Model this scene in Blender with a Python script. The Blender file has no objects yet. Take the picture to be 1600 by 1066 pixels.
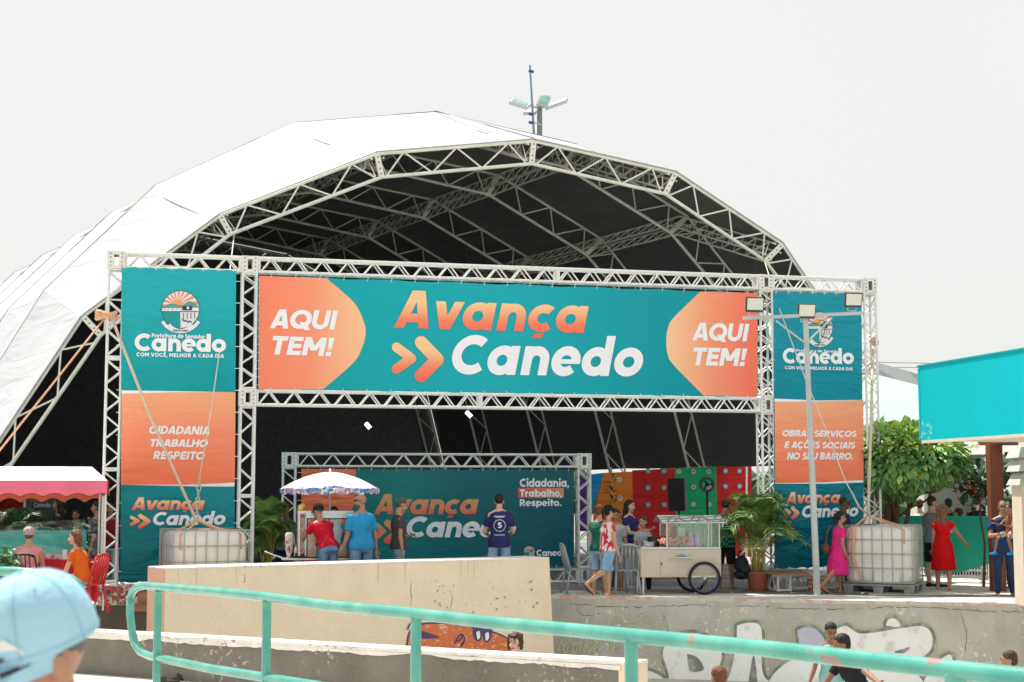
import bpy, bmesh, math, random
from mathutils import Vector, Matrix, noise, bvhtree
random.seed(7)
C = bpy.context.scene.collection
SC = bpy.context.scene
R = math.radians
# ---------------------------------------------------------------- camera
F = 2400.0; PITCH = math.atan(233 / F); EYE = 1.85
cam_d = bpy.data.cameras.new('camera'); cam = bpy.data.objects.new('camera', cam_d); C.objects.link(cam)
cam.location = (0, 0, EYE); cam.rotation_euler = (R(90) + PITCH, 0, 0)
cam_d.sensor_width = 36; cam_d.lens = 54; cam_d.clip_start = .1; cam_d.clip_end = 1500
cam_d.dof.use_dof = True; cam_d.dof.focus_distance = 27.5; cam_d.dof.aperture_fstop = 7.0
SC.camera = cam
# ---------------------------------------------------------------- sky and sun
SUN = Vector((-.30, .36, .92)).normalized()          # direction to the sun: high, behind the stage
w = bpy.data.worlds.new('World'); SC.world = w; w.use_nodes = True
nt = w.node_tree; nt.nodes.clear()
wo = nt.nodes.new('ShaderNodeOutputWorld'); bg = nt.nodes.new('ShaderNodeBackground'); sky = nt.nodes.new('ShaderNodeTexSky')
sky.sky_type = 'NISHITA'; sky.sun_disc = False; sky.sun_elevation = math.asin(SUN.z)
sky.sun_rotation = math.atan2(SUN.x, SUN.y); sky.air_density = 1.2; sky.dust_density = 4.0
sc_ = nt.nodes.new('ShaderNodeVectorMath'); sc_.operation = 'SCALE'; sc_.inputs['Scale'].default_value = .10
nt.links.new(sky.outputs[0], sc_.inputs[0])
tc = nt.nodes.new('ShaderNodeTexCoord'); nz = nt.nodes.new('ShaderNodeTexNoise'); nz.inputs['Scale'].default_value = 1.6; nz.inputs['Detail'].default_value = 3
nt.links.new(tc.outputs['Generated'], nz.inputs['Vector'])
cr = nt.nodes.new('ShaderNodeMapRange'); cr.inputs[1].default_value = .3; cr.inputs[2].default_value = .7; cr.inputs[3].default_value = .90; cr.inputs[4].default_value = .96
nt.links.new(nz.outputs[0], cr.inputs[0])
mx = nt.nodes.new('ShaderNodeMix'); mx.data_type = 'RGBA'
nt.links.new(cr.outputs[0], mx.inputs['Factor']); nt.links.new(sc_.outputs[0], mx.inputs['A'])
mx.inputs['B'].default_value = (.675, .682, .662, 1)   # bright high haze
nt.links.new(mx.outputs['Result'], bg.inputs['Color']); bg.inputs['Strength'].default_value = 1.0
nt.links.new(bg.outputs[0], wo.inputs[0])
sl = bpy.data.lights.new('sun', 'SUN'); sl.energy = 5.0; sl.angle = R(.6); sl.color = (1, .955, .88)
so = bpy.data.objects.new('sun', sl); C.objects.link(so); so.rotation_euler = SUN.to_track_quat('Z', 'Y').to_euler(); so.location = (0, 30, 40)
SC.view_settings.view_transform = 'Standard'; SC.view_settings.look = 'None'; SC.view_settings.gamma = 1
SC.view_settings.exposure = .42; SC.view_settings.use_curve_mapping = False
# ---------------------------------------------------------------- points read off the photograph
FW = Vector((0, math.cos(PITCH), math.sin(PITCH))); UP = Vector((0, -math.sin(PITCH), math.cos(PITCH))); RT = Vector((1, 0, 0)); EY = Vector((0, 0, EYE))
Z = Vector((0, 0, 1))
def ray(x, y): return RT * ((x - 800) / F) + UP * ((533 - y) / F) + FW
def P(x, y, D): d = ray(x, y); return EY + d * (D / d.y)
def G(x, y, z=0.0): d = ray(x, y); return EY + d * ((z - EYE) / d.z)
class Plane:
    def __init__(s, O, u, n=None):
        s.O = Vector(O); s.u = Vector(u).normalized(); s.n = (Vector(n) if n else Vector((s.u.y, -s.u.x, 0))).normalized(); s.v = s.n.cross(s.u).normalized()
        if s.v.z < 0: s.v = -s.v
    def hit(s, x, y):
        d = ray(x, y); return EY + d * ((s.O - EY).dot(s.n) / d.dot(s.n))
    def sz(s, x, y): h = s.hit(x, y) - s.O; return h.dot(s.u), h.dot(s.v)
    def pt(s, a, z, off=0.0): return s.O + s.u * a + s.v * z + s.n * off
    def shift(s, d): return Plane(s.O + s.n * d, s.u, s.n)
# ---------------------------------------------------------------- materials
MATS = {}
def mat(name, col, rough=.7, metal=0, var=.12, scale=8, bump=.0, bscale=None, spec=.35, stretch=None, col2=None, lo=.45, hi=.62, detail=4, trans=0, emis=None, coords='Object'):
    if name in MATS: return MATS[name]
    m = bpy.data.materials.new(name); m.use_nodes = True; t = m.node_tree; b = t.nodes['Principled BSDF']; MATS[name] = m
    b.inputs['Roughness'].default_value = rough; b.inputs['Metallic'].default_value = metal; b.inputs['Specular IOR Level'].default_value = spec
    if trans: b.inputs['Transmission Weight'].default_value = trans
    c4 = (*col, 1)
    co = t.nodes.new('ShaderNodeTexCoord'); mp = t.nodes.new('ShaderNodeMapping'); t.links.new(co.outputs[coords], mp.inputs[0])
    if stretch: mp.inputs['Scale'].default_value = stretch
    n = t.nodes.new('ShaderNodeTexNoise'); n.inputs['Scale'].default_value = scale; n.inputs['Detail'].default_value = detail; t.links.new(mp.outputs[0], n.inputs['Vector'])
    mr = t.nodes.new('ShaderNodeMapRange'); t.links.new(n.outputs[0], mr.inputs[0])
    mr.inputs[1].default_value = lo if col2 else .25; mr.inputs[2].default_value = hi if col2 else .75
    mi = t.nodes.new('ShaderNodeMix'); mi.data_type = 'RGBA'; t.links.new(mr.outputs[0], mi.inputs['Factor'])
    if col2: mi.inputs['A'].default_value = c4; mi.inputs['B'].default_value = (*col2, 1)
    else:
        mi.inputs['A'].default_value = (*[c * (1 - var) for c in col], 1); mi.inputs['B'].default_value = (*[min(1, c * (1 + var)) for c in col], 1)
    t.links.new(mi.outputs['Result'], b.inputs['Base Color'])
    if bump:
        n2 = t.nodes.new('ShaderNodeTexNoise'); n2.inputs['Scale'].default_value = bscale or scale * 3; n2.inputs['Detail'].default_value = 5; t.links.new(mp.outputs[0], n2.inputs['Vector'])
        bu = t.nodes.new('ShaderNodeBump'); bu.inputs['Strength'].default_value = min(1, bump); bu.inputs['Distance'].default_value = .02 * max(1, bump); t.links.new(n2.outputs[0], bu.inputs['Height']); t.links.new(bu.outputs[0], b.inputs['Normal'])
    if emis: b.inputs['Emission Color'].default_value = (*emis[:3], 1); b.inputs['Emission Strength'].default_value = emis[3]
    return m
def vinyl_bump(t, b, amt=.35):
    """creases of a stretched vinyl banner: the same field for the cloth and everything printed on it"""
    g = t.nodes.new('ShaderNodeNewGeometry'); mp = t.nodes.new('ShaderNodeMapping'); mp.inputs['Rotation'].default_value = (0, R(38), 0); mp.inputs['Scale'].default_value = (.9, 1, 3.4)
    t.links.new(g.outputs['Position'], mp.inputs[0])
    n = t.nodes.new('ShaderNodeTexNoise'); n.inputs['Scale'].default_value = .8; n.inputs['Detail'].default_value = 3; n.inputs['Distortion'].default_value = 1.4; t.links.new(mp.outputs[0], n.inputs['Vector'])
    n2 = t.nodes.new('ShaderNodeTexNoise'); n2.inputs['Scale'].default_value = 4; n2.inputs['Detail'].default_value = 2; t.links.new(g.outputs['Position'], n2.inputs['Vector'])
    a = t.nodes.new('ShaderNodeMath'); a.operation = 'MULTIPLY_ADD'; a.inputs[1].default_value = .18; t.links.new(n2.outputs[0], a.inputs[0]); t.links.new(n.outputs[0], a.inputs[2])
    bu = t.nodes.new('ShaderNodeBump'); bu.inputs['Strength'].default_value = amt; bu.inputs['Distance'].default_value = .25
    t.links.new(a.outputs[0], bu.inputs['Height']); t.links.new(bu.outputs[0], b.inputs['Normal'])
def vinyl(name, stops, axis='z', a0=0, a1=1, rough=.33, wave=0, amt=.35):
    """printed vinyl: stops = [(pos, colour)...] along world z or along x"""
    if name in MATS: return MATS[name]
    m = bpy.data.materials.new(name); m.use_nodes = True; t = m.node_tree; b = t.nodes['Principled BSDF']; MATS[name] = m
    b.inputs['Roughness'].default_value = rough; b.inputs['Specular IOR Level'].default_value = .22
    g = t.nodes.new('ShaderNodeNewGeometry'); s = t.nodes.new('ShaderNodeSeparateXYZ'); t.links.new(g.outputs['Position'], s.inputs[0])
    mr = t.nodes.new('ShaderNodeMapRange'); mr.inputs[1].default_value = a0; mr.inputs[2].default_value = a1
    src = s.outputs['Z' if axis == 'z' else 'X']
    if wave:
        n = t.nodes.new('ShaderNodeTexNoise'); n.inputs['Scale'].default_value = .55; n.inputs['Detail'].default_value = 1; t.links.new(g.outputs['Position'], n.inputs['Vector'])
        a = t.nodes.new('ShaderNodeMath'); a.operation = 'MULTIPLY_ADD'; a.inputs[1].default_value = wave; t.links.new(n.outputs[0], a.inputs[0]); t.links.new(src, a.inputs[2]); src = a.outputs[0]
    t.links.new(src, mr.inputs[0]); r = t.nodes.new('ShaderNodeValToRGB'); t.links.new(mr.outputs[0], r.inputs[0])
    e = r.color_ramp.elements
    while len(e) < len(stops): e.new(.5)
    for i, (p_, c_) in enumerate(stops): e[i].position = p_; e[i].color = (*c_, 1)
    t.links.new(r.outputs[0], b.inputs['Base Color']); vinyl_bump(t, b, amt); return m
def srgb(r, g, b):
    f = lambda c: (c / 255 / 12.92) if c / 255 <= .04045 else ((c / 255 + .055) / 1.055) ** 2.4
    return (f(r), f(g), f(b))
# ---------------------------------------------------------------- object helpers
def link(o, parent=None):
    C.objects.link(o)
    if parent: o.parent = parent
    return o
def tag(o, label=None, cat=None, group=None, kind=None):
    if label: o['label'] = label
    if cat: o['category'] = cat
    if group: o['group'] = group
    if kind: o['kind'] = kind
    return o
def thing(name, label, cat, loc=(0, 0, 0), rz=0, group=None):
    o = bpy.data.objects.new(name, None); o.empty_display_size = .1; link(o); o.location = loc; o.rotation_euler = (0, 0, rz)
    return tag(o, label, cat, group)
class MB:
    """collects faces; build() makes ONE object of them"""
    def __init__(s): s.v = []; s.f = []
    def add(s, vs, fs):
        k = len(s.v); s.v += [Vector(v) for v in vs]; s.f += [tuple(i + k for i in f) for f in fs]; return s
    def quad(s, *p): return s.add(p, [tuple(range(len(p)))])
    def box(s, c, d, rz=0, M=None):
        c = Vector(c); x, y, z = [q / 2 for q in d]; m = M or Matrix.Rotation(rz, 3, 'Z')
        vs = [c + m @ Vector(q) for q in ((-x, -y, -z), (x, -y, -z), (x, y, -z), (-x, y, -z), (-x, -y, z), (x, -y, z), (x, y, z), (-x, y, z))]
        return s.add(vs, [(0, 3, 2, 1), (4, 5, 6, 7), (0, 1, 5, 4), (1, 2, 6, 5), (2, 3, 7, 6), (3, 0, 4, 7)])
    def loft(s, rings, cap=True, close=False):
        n = len(rings[0]); k = len(s.v)
        for r_ in rings: s.v += [Vector(q) for q in r_]
        m = len(rings)
        for i in range(m if close else m - 1):
            j = (i + 1) % m
            for a in range(n): b_ = (a + 1) % n; s.f.append((k + i * n + a, k + i * n + b_, k + j * n + b_, k + j * n + a))
        if cap and not close: s.f.append(tuple(k + a for a in range(n))[::-1]); s.f.append(tuple(k + (m - 1) * n + a for a in range(n)))
        return s
    def ring(s, c, ax, r1, r2=None, n=8, ref=None, ph=0):
        ax = Vector(ax).normalized(); r2 = r2 or r1; ref = Vector(ref) if ref else (Vector((0, 0, 1)) if abs(ax.z) < .9 else Vector((1, 0, 0)))
        e1 = ref.cross(ax).normalized(); e2 = ax.cross(e1); c = Vector(c)
        return [c + e1 * math.cos(ph + 2 * math.pi * i / n) * r1 + e2 * math.sin(ph + 2 * math.pi * i / n) * r2 for i in range(n)]
    def tube(s, p0, p1, r0, r1=None, n=8):
        p0, p1 = Vector(p0), Vector(p1); a = p1 - p0
        return s.loft([s.ring(p0, a, r0, n=n), s.ring(p1, a, r1 or r0, n=n)])
    def path(s, pts, r, n=8, close=False):
        pts = [Vector(p) for p in pts]; rr = []; L = len(pts); e1 = None
        for i, p in enumerate(pts):
            a = (pts[(i + 1) % L] - pts[i - 1]) if close else (pts[min(i + 1, L - 1)] - pts[max(i - 1, 0)])
            a.normalize()
            if e1 is None: e1 = (Vector((0, 0, 1)) if abs(a.z) < .9 else Vector((1, 0, 0))).cross(a).normalized()
            e1 = (e1 - a * e1.dot(a)).normalized(); e2 = a.cross(e1); q = r[i] if isinstance(r, (list, tuple)) else r
            rr.append([p + e1 * math.cos(2 * math.pi * k / n) * q + e2 * math.sin(2 * math.pi * k / n) * q for k in range(n)])
        return s.loft(rr, close=close)
    def lathe(s, c, prof, n=16, ax=Z):
        return s.loft([s.ring(Vector(c) + Vector(ax) * z, ax, r, n=n) for r, z in prof])
    def ball(s, c, r, n=10, m=6, M=None):
        r = (r, r, r) if isinstance(r, (int, float)) else r; rings = []; c = Vector(c); M = M or Matrix.Identity(3)
        for i in range(1, m):
            t = math.pi * i / m
            rings.append([c + M @ Vector((math.sin(t) * math.cos(2 * math.pi * k / n) * r[0], math.sin(t) * math.sin(2 * math.pi * k / n) * r[1], -math.cos(t) * r[2])) for k in range(n)])
        k0 = len(s.v); s.loft(rings, cap=False); L = len(s.v)
        s.v += [c + M @ Vector((0, 0, -r[2])), c + M @ Vector((0, 0, r[2]))]
        for a in range(n):
            b_ = (a + 1) % n; s.f.append((L, k0 + b_, k0 + a)); s.f.append((L + 1, k0 + (m - 2) * n + a, k0 + (m - 2) * n + b_))
        return s
    def caps(s, p0, p1, r0, r1, n=10, flat=None):
        """tapered capsule"""
        p0, p1 = Vector(p0), Vector(p1); a = (p1 - p0); 
        if a.length < 1e-5: a = Vector((0, 0, 1e-3))
        d = a.normalized(); rr = []
        for q in (-.95, -.7, 0): rr.append(s.ring(p0 + d * r0 * q, d, r0 * math.sqrt(max(.02, 1 - q * q)), n=n))
        for q in (0, .7, .95): rr.append(s.ring(p1 + d * r1 * q, d, r1 * math.sqrt(max(.02, 1 - q * q)), n=n))
        return s.loft(rr)
    def mesh(s, name, off=None):
        me = bpy.data.meshes.new(name); o = off or Vector((0, 0, 0)); me.from_pydata([v - o for v in s.v], [], s.f); me.validate(); me.update(); return me
    def build(s, name, m, parent=None, world=False, smooth=False, bevel=0):
        me = s.mesh(name, parent_origin(parent) if (world and parent) else None)
        if m: me.materials.append(m)
        if smooth: me.polygons.foreach_set('use_smooth', [True] * len(me.polygons))
        if smooth == 'auto': me.set_sharp_from_angle(angle=R(40))
        o = link(bpy.data.objects.new(name, me), parent)
        if bevel:
            bm = bmesh.new(); bm.from_mesh(me); bmesh.ops.remove_doubles(bm, verts=bm.verts, dist=1e-5)
            bmesh.ops.bevel(bm, geom=[e for e in bm.edges if e.is_manifold and e.calc_face_angle(0) > .5], offset=bevel, segments=2, affect='EDGES'); bm.to_mesh(me); bm.free()
        return o
def parent_origin(p):
    o = Vector((0, 0, 0))
    while p: o += p.location; p = p.parent
    return o
_unit = {}
def bar(name, p0, p1, r, m, parent, n=6):
    """a straight tube as an object of its own that shares its mesh with all others of the material"""
    key = (m.name, n)
    if key not in _unit:
        b = MB(); b.tube((0, 0, 0), (0, 0, 1), 1, 1, n); me = b.mesh('bar'); me.materials.append(m); me.polygons.foreach_set('use_smooth', [len(p_.vertices) == 4 for p_ in me.polygons]); _unit[key] = me
    o = link(bpy.data.objects.new(name, _unit[key]), parent); a = Vector(p1) - Vector(p0)
    o.location = Vector(p0) - parent_origin(parent); o.rotation_mode = 'QUATERNION'; o.rotation_quaternion = a.to_track_quat('Z', 'Y'); o.scale = (r, r, a.length); return o
def copy_tree(o, loc=None, rz=None, label=None, parent=None):
    c = o.copy(); C.objects.link(c); c.parent = parent
    if loc is not None: c.location = loc
    if rz is not None: c.rotation_euler = (0, 0, rz)
    if label: c['label'] = label
    for ch in list(o.children): copy_tree(ch, parent=c)
    return c
# ---------------------------------------------------------------- lettering: heavy geometric sans built from strokes
W = .235
def arc(cx, cy, rx, ry, a0, a1, n=14): return ('P', [(cx + rx * math.cos(R(a0 + (a1 - a0) * i / n)), cy + ry * math.sin(R(a0 + (a1 - a0) * i / n))) for i in range(n + 1)])
def L_(*p): return ('P', [(p[i], p[i + 1]) for i in range(0, len(p), 2)])
def D_(x0, y0, x1, y1, k=1.0): return ('D', x0, y0, x1, y1, k)
h = W / 2; xh = .74
GL = {
 'o': (.80, [arc(.39, .37, .27, .26, 0, 360, 24)]), 'a': (.84, [arc(.37, .37, .255, .26, 0, 360, 24), L_(.665, 0, .665, xh)]),
 'd': (.84, [arc(.37, .37, .255, .26, 0, 360, 24), L_(.665, 0, .665, 1.04)]), 'b': (.84, [arc(.46, .37, .255, .26, 0, 360, 24), L_(.165, 0, .165, 1.04)]),
 'p': (.84, [arc(.46, .37, .255, .26, 0, 360, 24), L_(.165, -.25, .165, xh)]),
 'n': (.78, [L_(.165, 0, .165, xh), arc(.39, .39, .225, .235, 180, 0), L_(.615, .40, .615, 0)]), 'h': (.78, [L_(.165, 0, .165, 1.04), arc(.39, .39, .225, .235, 180, 0), L_(.615, .40, .615, 0)]),
 'u': (.78, [L_(.165, .34, .165, xh), arc(.39, .35, .225, .235, 180, 360), L_(.615, 0, .615, xh)]),
 'r': (.55, [L_(.165, 0, .165, xh), arc(.43, .36, .265, .265, 165, 88)]), 'e': (.78, [arc(.38, .37, .265, .27, 4, 316, 22), ('Q', [(.2, .30), (.755, .30), (.76, .42), (.2, .42)])]),
 'c': (.70, [arc(.38, .37, .265, .26, 48, 312, 20)]), 'ç': (.70, [arc(.38, .37, .265, .26, 48, 312, 20), ('Q', [(.24, -.05), (.48, -.05), (.43, -.17), (.19, -.17)])]),
 'v': (.74, [D_(.13, xh, .36, 0), D_(.61, xh, .38, 0)]), 'i': (.33, [L_(.165, 0, .165, xh), ('Q', [(.04, .83), (.29, .83), (.29, 1.06), (.04, 1.06)])]),
 'l': (.33, [L_(.165, 0, .165, 1.04)]), 't': (.52, [L_(.24, 0, .24, .98), L_(.03, .63, .50, .63)]), 'f': (.52, [L_(.24, 0, .24, .8), arc(.43, .80, .19, .13, 180, 90), L_(.03, .60, .46, .60)]),
 's': (.64, [L_(.56, .60, .36, .64, .18, .60, .16, .50, .22, .42, .42, .34, .50, .24, .46, .13, .28, .10, .06, .15)]),
 'A': (.88, [D_(.13, 0, .40, 1), D_(.75, 0, .48, 1), L_(.24, .27, .64, .27)]), 'C': (.90, [arc(.50, .5, .39, .385, 48, 312, 24)]), 'Ç': (.90, [arc(.50, .5, .39, .385, 48, 312, 24), ('Q', [(.36, -.06), (.60, -.06), (.54, -.22), (.30, -.22)])]),
 'O': (1.0, [arc(.50, .5, .385, .385, 0, 360, 28)]), 'Õ': (1.0, [arc(.50, .5, .385, .385, 0, 360, 28), L_(.26, 1.14, .42, 1.20, .58, 1.14, .74, 1.20)]), 'Q': (1.02, [arc(.50, .5, .385, .385, 0, 360, 28), D_(.60, .36, .90, -.06)]),
 'U': (.84, [L_(.135, 1, .135, .40), arc(.42, .40, .285, .29, 180, 360), L_(.705, .40, .705, 1)]), 'I': (.36, [L_(.18, 0, .18, 1)]), 'T': (.74, [L_(.37, 0, .37, .9), L_(.02, .885, .72, .885)]),
 'E': (.70, [L_(.16, 0, .16, 1), L_(.2, .885, .66, .885), L_(.2, .5, .62, .5), L_(.2, .115, .66, .115)]), 'Ê': (.70, [L_(.16, 0, .16, 1), L_(.2, .885, .66, .885), L_(.2, .5, .62, .5), L_(.2, .115, .66, .115), L_(.2, 1.08, .38, 1.25, .56, 1.08)]),
 'F': (.66, [L_(.16, 0, .16, 1), L_(.2, .885, .64, .885), L_(.2, .48, .6, .48)]), 'L': (.64, [L_(.16, 0, .16, 1), L_(.2, .115, .62, .115)]), 'H': (.86, [L_(.15, 0, .15, 1), L_(.71, 0, .71, 1), L_(.2, .5, .66, .5)]),
 'M': (1.02, [L_(.14, 0, .14, 1), L_(.88, 0, .88, 1), D_(.16, 1, .50, .28), D_(.86, 1, .52, .28)]), 'N': (.88, [L_(.14, 0, .14, 1), L_(.74, 0, .74, 1), D_(.17, 1, .71, 0)]),
 'V': (.88, [D_(.13, 1, .42, 0), D_(.75, 1, .46, 0)]), 'D': (.88, [L_(.15, 0, .15, 1), arc(.36, .5, .38, .385, -90, 90, 18), L_(.15, .115, .37, .115), L_(.15, .885, .37, .885)]),
 'P': (.78, [L_(.15, 0, .15, 1), arc(.40, .67, .24, .215, -90, 90), L_(.15, .455, .41, .455), L_(.15, .885, .41, .885)]), 'R': (.82, [L_(.15, 0, .15, 1), arc(.40, .67, .24, .215, -90, 90), L_(.15, .455, .41, .455), L_(.15, .885, .41, .885), D_(.40, .45, .66, 0)]),
 'B': (.80, [L_(.15, 0, .15, 1), arc(.42, .70, .20, .185, -90, 90), arc(.42, .30, .24, .185, -90, 90), L_(.15, .115, .43, .115), L_(.15, .5, .43, .5), L_(.15, .885, .43, .885)]),
 'S': (.74, [arc(.37, .70, .23, .185, 35, 250, 14), arc(.37, .31, .25, .195, 85, -145, 14)]),
 'K': (.82, [L_(.15, 0, .15, 1), D_(.68, 1, .30, .5), D_(.30, .5, .70, 0)]), '!': (.36, [('Q', [(.06, 1), (.32, 1), (.27, .34), (.11, .34)]), ('Q', [(.06, .0), (.31, .0), (.31, .24), (.06, .24)])]),
 '.': (.30, [('Q', [(.04, 0), (.27, 0), (.27, .23), (.04, .23)])]), ',': (.30, [('Q', [(.06, .20), (.28, .20), (.20, -.16), (.02, -.16)])]), ' ': (.34, []),
 '5': (.70, [L_(.60, .885, .22, .885, .19, .52), arc(.34, .33, .25, .225, 125, -145, 14)]),
}
def stroke_quads(st, w, lay, add):
    if st[0] == 'Q': add([(x, y) for x, y in st[1]], lay); return
    if st[0] == 'D':
        _, x0, y0, x1, y1, k = st; l = math.hypot(x1 - x0, y1 - y0); hw = w * k / 2 * l / max(abs(y1 - y0), 1e-4)
        add([(x0 - hw, y0), (x0 + hw, y0), (x1 + hw, y1), (x1 - hw, y1)], lay); return
    p = st[1]; n = len(p); closed = n > 3 and math.hypot(p[0][0] - p[-1][0], p[0][1] - p[-1][1]) < 1e-4; off = []
    for i in range(n):
        a = p[i - 1] if i else (p[-2] if closed else p[0]); b = p[i + 1] if i < n - 1 else (p[1] if closed else p[-1])
        dx, dy = b[0] - a[0], b[1] - a[1]; l = math.hypot(dx, dy) or 1; k = 1.0
        if 0 < i < n - 1:
            ux, uy = p[i][0] - a[0], p[i][1] - a[1]; ll = math.hypot(ux, uy) or 1; k = 1 / max(.5, abs((ux * dx + uy * dy) / (ll * l)))
        off.append((-dy / l * w / 2 * k, dx / l * w / 2 * k))
    for i in range(n - 1):
        add([(p[i][0] - off[i][0], p[i][1] - off[i][1]), (p[i + 1][0] - off[i + 1][0], p[i + 1][1] - off[i + 1][1]), (p[i + 1][0] + off[i + 1][0], p[i + 1][1] + off[i + 1][1]), (p[i][0] + off[i][0], p[i][1] + off[i][1])], lay)
def text_polys(txt, w=None, tight=1.0):
    polys = []; x = 0
    for ch in txt:
        adv, sts = GL[ch]
        for k, st in enumerate(sts):
            stroke_quads(st, w or W, k, lambda q, lay, x=x: polys.append(([(x + a, b) for a, b in q], lay)))
        x += adv * tight
    return polys, x
def lettering(pl, txt, x0, ytop, ybase, x1, m, parent, off=.02, shear=0, wt=None, yb1=None, tight=1.0, cap=1.0, name='lettering'):
    """text whose outline runs from pixel x0 to x1 on plane pl; ytop and ybase are its top and base line at x0"""
    polys, wd = text_polys(txt, wt, tight); s0, zb = pl.sz(x0, ybase); s1, zb1 = pl.sz(x1, yb1 if yb1 is not None else ybase); zt = pl.sz(x0, ytop)[1]
    H = (zt - zb) / cap
    if yb1 is None: zb1 = zb
    xs = [a + shear * b for q, _ in polys for a, b in q]; mn, mxx = min(xs), max(xs); b_ = MB(); S = (s1 - s0) / (mxx - mn)
    for q, lay in polys:
        pts = [((a + shear * b - mn) * S, b * H) for a, b in q]
        ar = sum(pts[i - 1][0] * pts[i][1] - pts[i][0] * pts[i - 1][1] for i in range(len(pts)))
        if ar < 0: pts = pts[::-1]
        b_.quad(*[pl.pt(s0 + a, zb + (zb1 - zb) * a / (s1 - s0) + b, off + lay * .0007) for a, b in pts])
    return b_.build(name, m, parent, world=True)
def flat(pl, pix, m, parent, off, name='print', dense=False):
    b_ = MB(); pts = [pl.sz(x, y) for x, y in pix]
    ar = sum(pts[i - 1][0] * pts[i][1] - pts[i][0] * pts[i - 1][1] for i in range(len(pts)))
    if ar < 0: pts = pts[::-1]
    b_.quad(*[pl.pt(a, z, off) for a, z in pts]); return b_.build(name, m, parent, world=True)
def smoothcurve(p, n=6):
    """Catmull-Rom through pixel points"""
    out = []; q = [p[0]] + list(p) + [p[-1]]
    for i in range(1, len(q) - 2):
        for k in range(n):
            t = k / n; a, b, c, d = q[i - 1], q[i], q[i + 1], q[i + 2]
            out.append(tuple(.5 * (2 * b[j] + (c[j] - a[j]) * t + (2 * a[j] - 5 * b[j] + 4 * c[j] - d[j]) * t * t + (3 * b[j] - a[j] - 3 * c[j] + d[j]) * t ** 3) for j in range(len(b))))
    return out + [tuple(p[-1])]
def chevron(pl, x0, x1, y0, y1, wpx, m, parent, off, name='chevron'):
    """rounded > between pixels"""
    s0, zt = pl.sz(x0, y0); s1, zb = pl.sz(x1, y1); w_ = abs(pl.sz(x0 + wpx, y0)[0] - s0); r = w_ / 2; b_ = MB()
    A = (s0 + r, zt - r); B = (s1 - r, (zt + zb) / 2); D = (s0 + r, zb + r); k = 0
    for p, q in ((A, B), (B, D)):
        dx, dy = q[0] - p[0], q[1] - p[1]; a = math.atan2(dy, dx); pts = []
        for i in range(9): t = a + math.pi / 2 + math.pi * i / 8; pts.append((p[0] + r * math.cos(t), p[1] + r * math.sin(t)))
        for i in range(9): t = a - math.pi / 2 + math.pi * i / 8; pts.append((q[0] + r * math.cos(t), q[1] + r * math.sin(t)))
        b_.quad(*[pl.pt(x, z, off + k * .001) for x, z in pts]); k += 1
    return b_.build(name, m, parent, world=True)
# ---------------------------------------------------------------- base colours
M_truss = mat('aluminium', (.78, .78, .76), rough=.40, metal=.18, var=.10, scale=20, spec=.5)
M_plate = mat('cast_aluminium', (.74, .74, .71), rough=.45, metal=.15, var=.15, scale=14)
M_steel = mat('galvanised_steel', (.52, .50, .45), rough=.5, metal=.4, var=.2, scale=9)
M_tent_steel = mat('tent_truss_paint', (.80, .78, .70), rough=.5, metal=.1, var=.12, scale=5)
M_bolt = mat('dark_bolt', (.05, .05, .05), rough=.5)
M_black = mat('black_plastic', (.02, .02, .022), rough=.45, var=.2)
M_white = mat('white_paint', (.78, .77, .74), rough=.5, var=.06, bump=.1)
M_red = mat('red_paint', (.42, .06, .045), rough=.6, col2=(.6, .5, .42), lo=.56, hi=.66, scale=18)
# ---------------------------------------------------------------- plan of the place
EL = G(-700, 955); E0 = G(160, 945); EA = G(858, 931); EB = G(1600, 944.5); EC = G(2600, 962)
front = [EL, E0, EA, EB, EC]
def asphalt():
    m = mat('plaza_asphalt', (.19, .19, .19), rough=.9, var=.25, scale=1.1, bump=.5, bscale=60, detail=8); t = m.node_tree; b = t.nodes['Principled BSDF']
    src = b.inputs['Base Color'].links[0].from_socket
    n = t.nodes.new('ShaderNodeTexNoise'); n.inputs['Scale'].default_value = .35; n.inputs['Detail'].default_value = 6
    c = t.nodes.new('ShaderNodeTexCoord'); t.links.new(c.outputs['Object'], n.inputs['Vector'])
    mr = t.nodes.new('ShaderNodeMapRange'); mr.inputs[1].default_value = .5; mr.inputs[2].default_value = .65; t.links.new(n.outputs[0], mr.inputs[0])
    x = t.nodes.new('ShaderNodeMix'); x.data_type = 'RGBA'; x.inputs['B'].default_value = (.42, .40, .37, 1); t.links.new(mr.outputs[0], x.inputs['Factor']); t.links.new(src, x.inputs['A']); t.links.new(x.outputs['Result'], b.inputs['Base Color']); return m
b = MB(); b.quad(*[Vector((p.x, p.y, 0)) for p in front], Vector((500, 500, 0)), Vector((-500, 500, 0)), Vector((-500, EL.y, 0)))
tag(b.build('plaza_ground', asphalt()), kind='structure')
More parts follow.
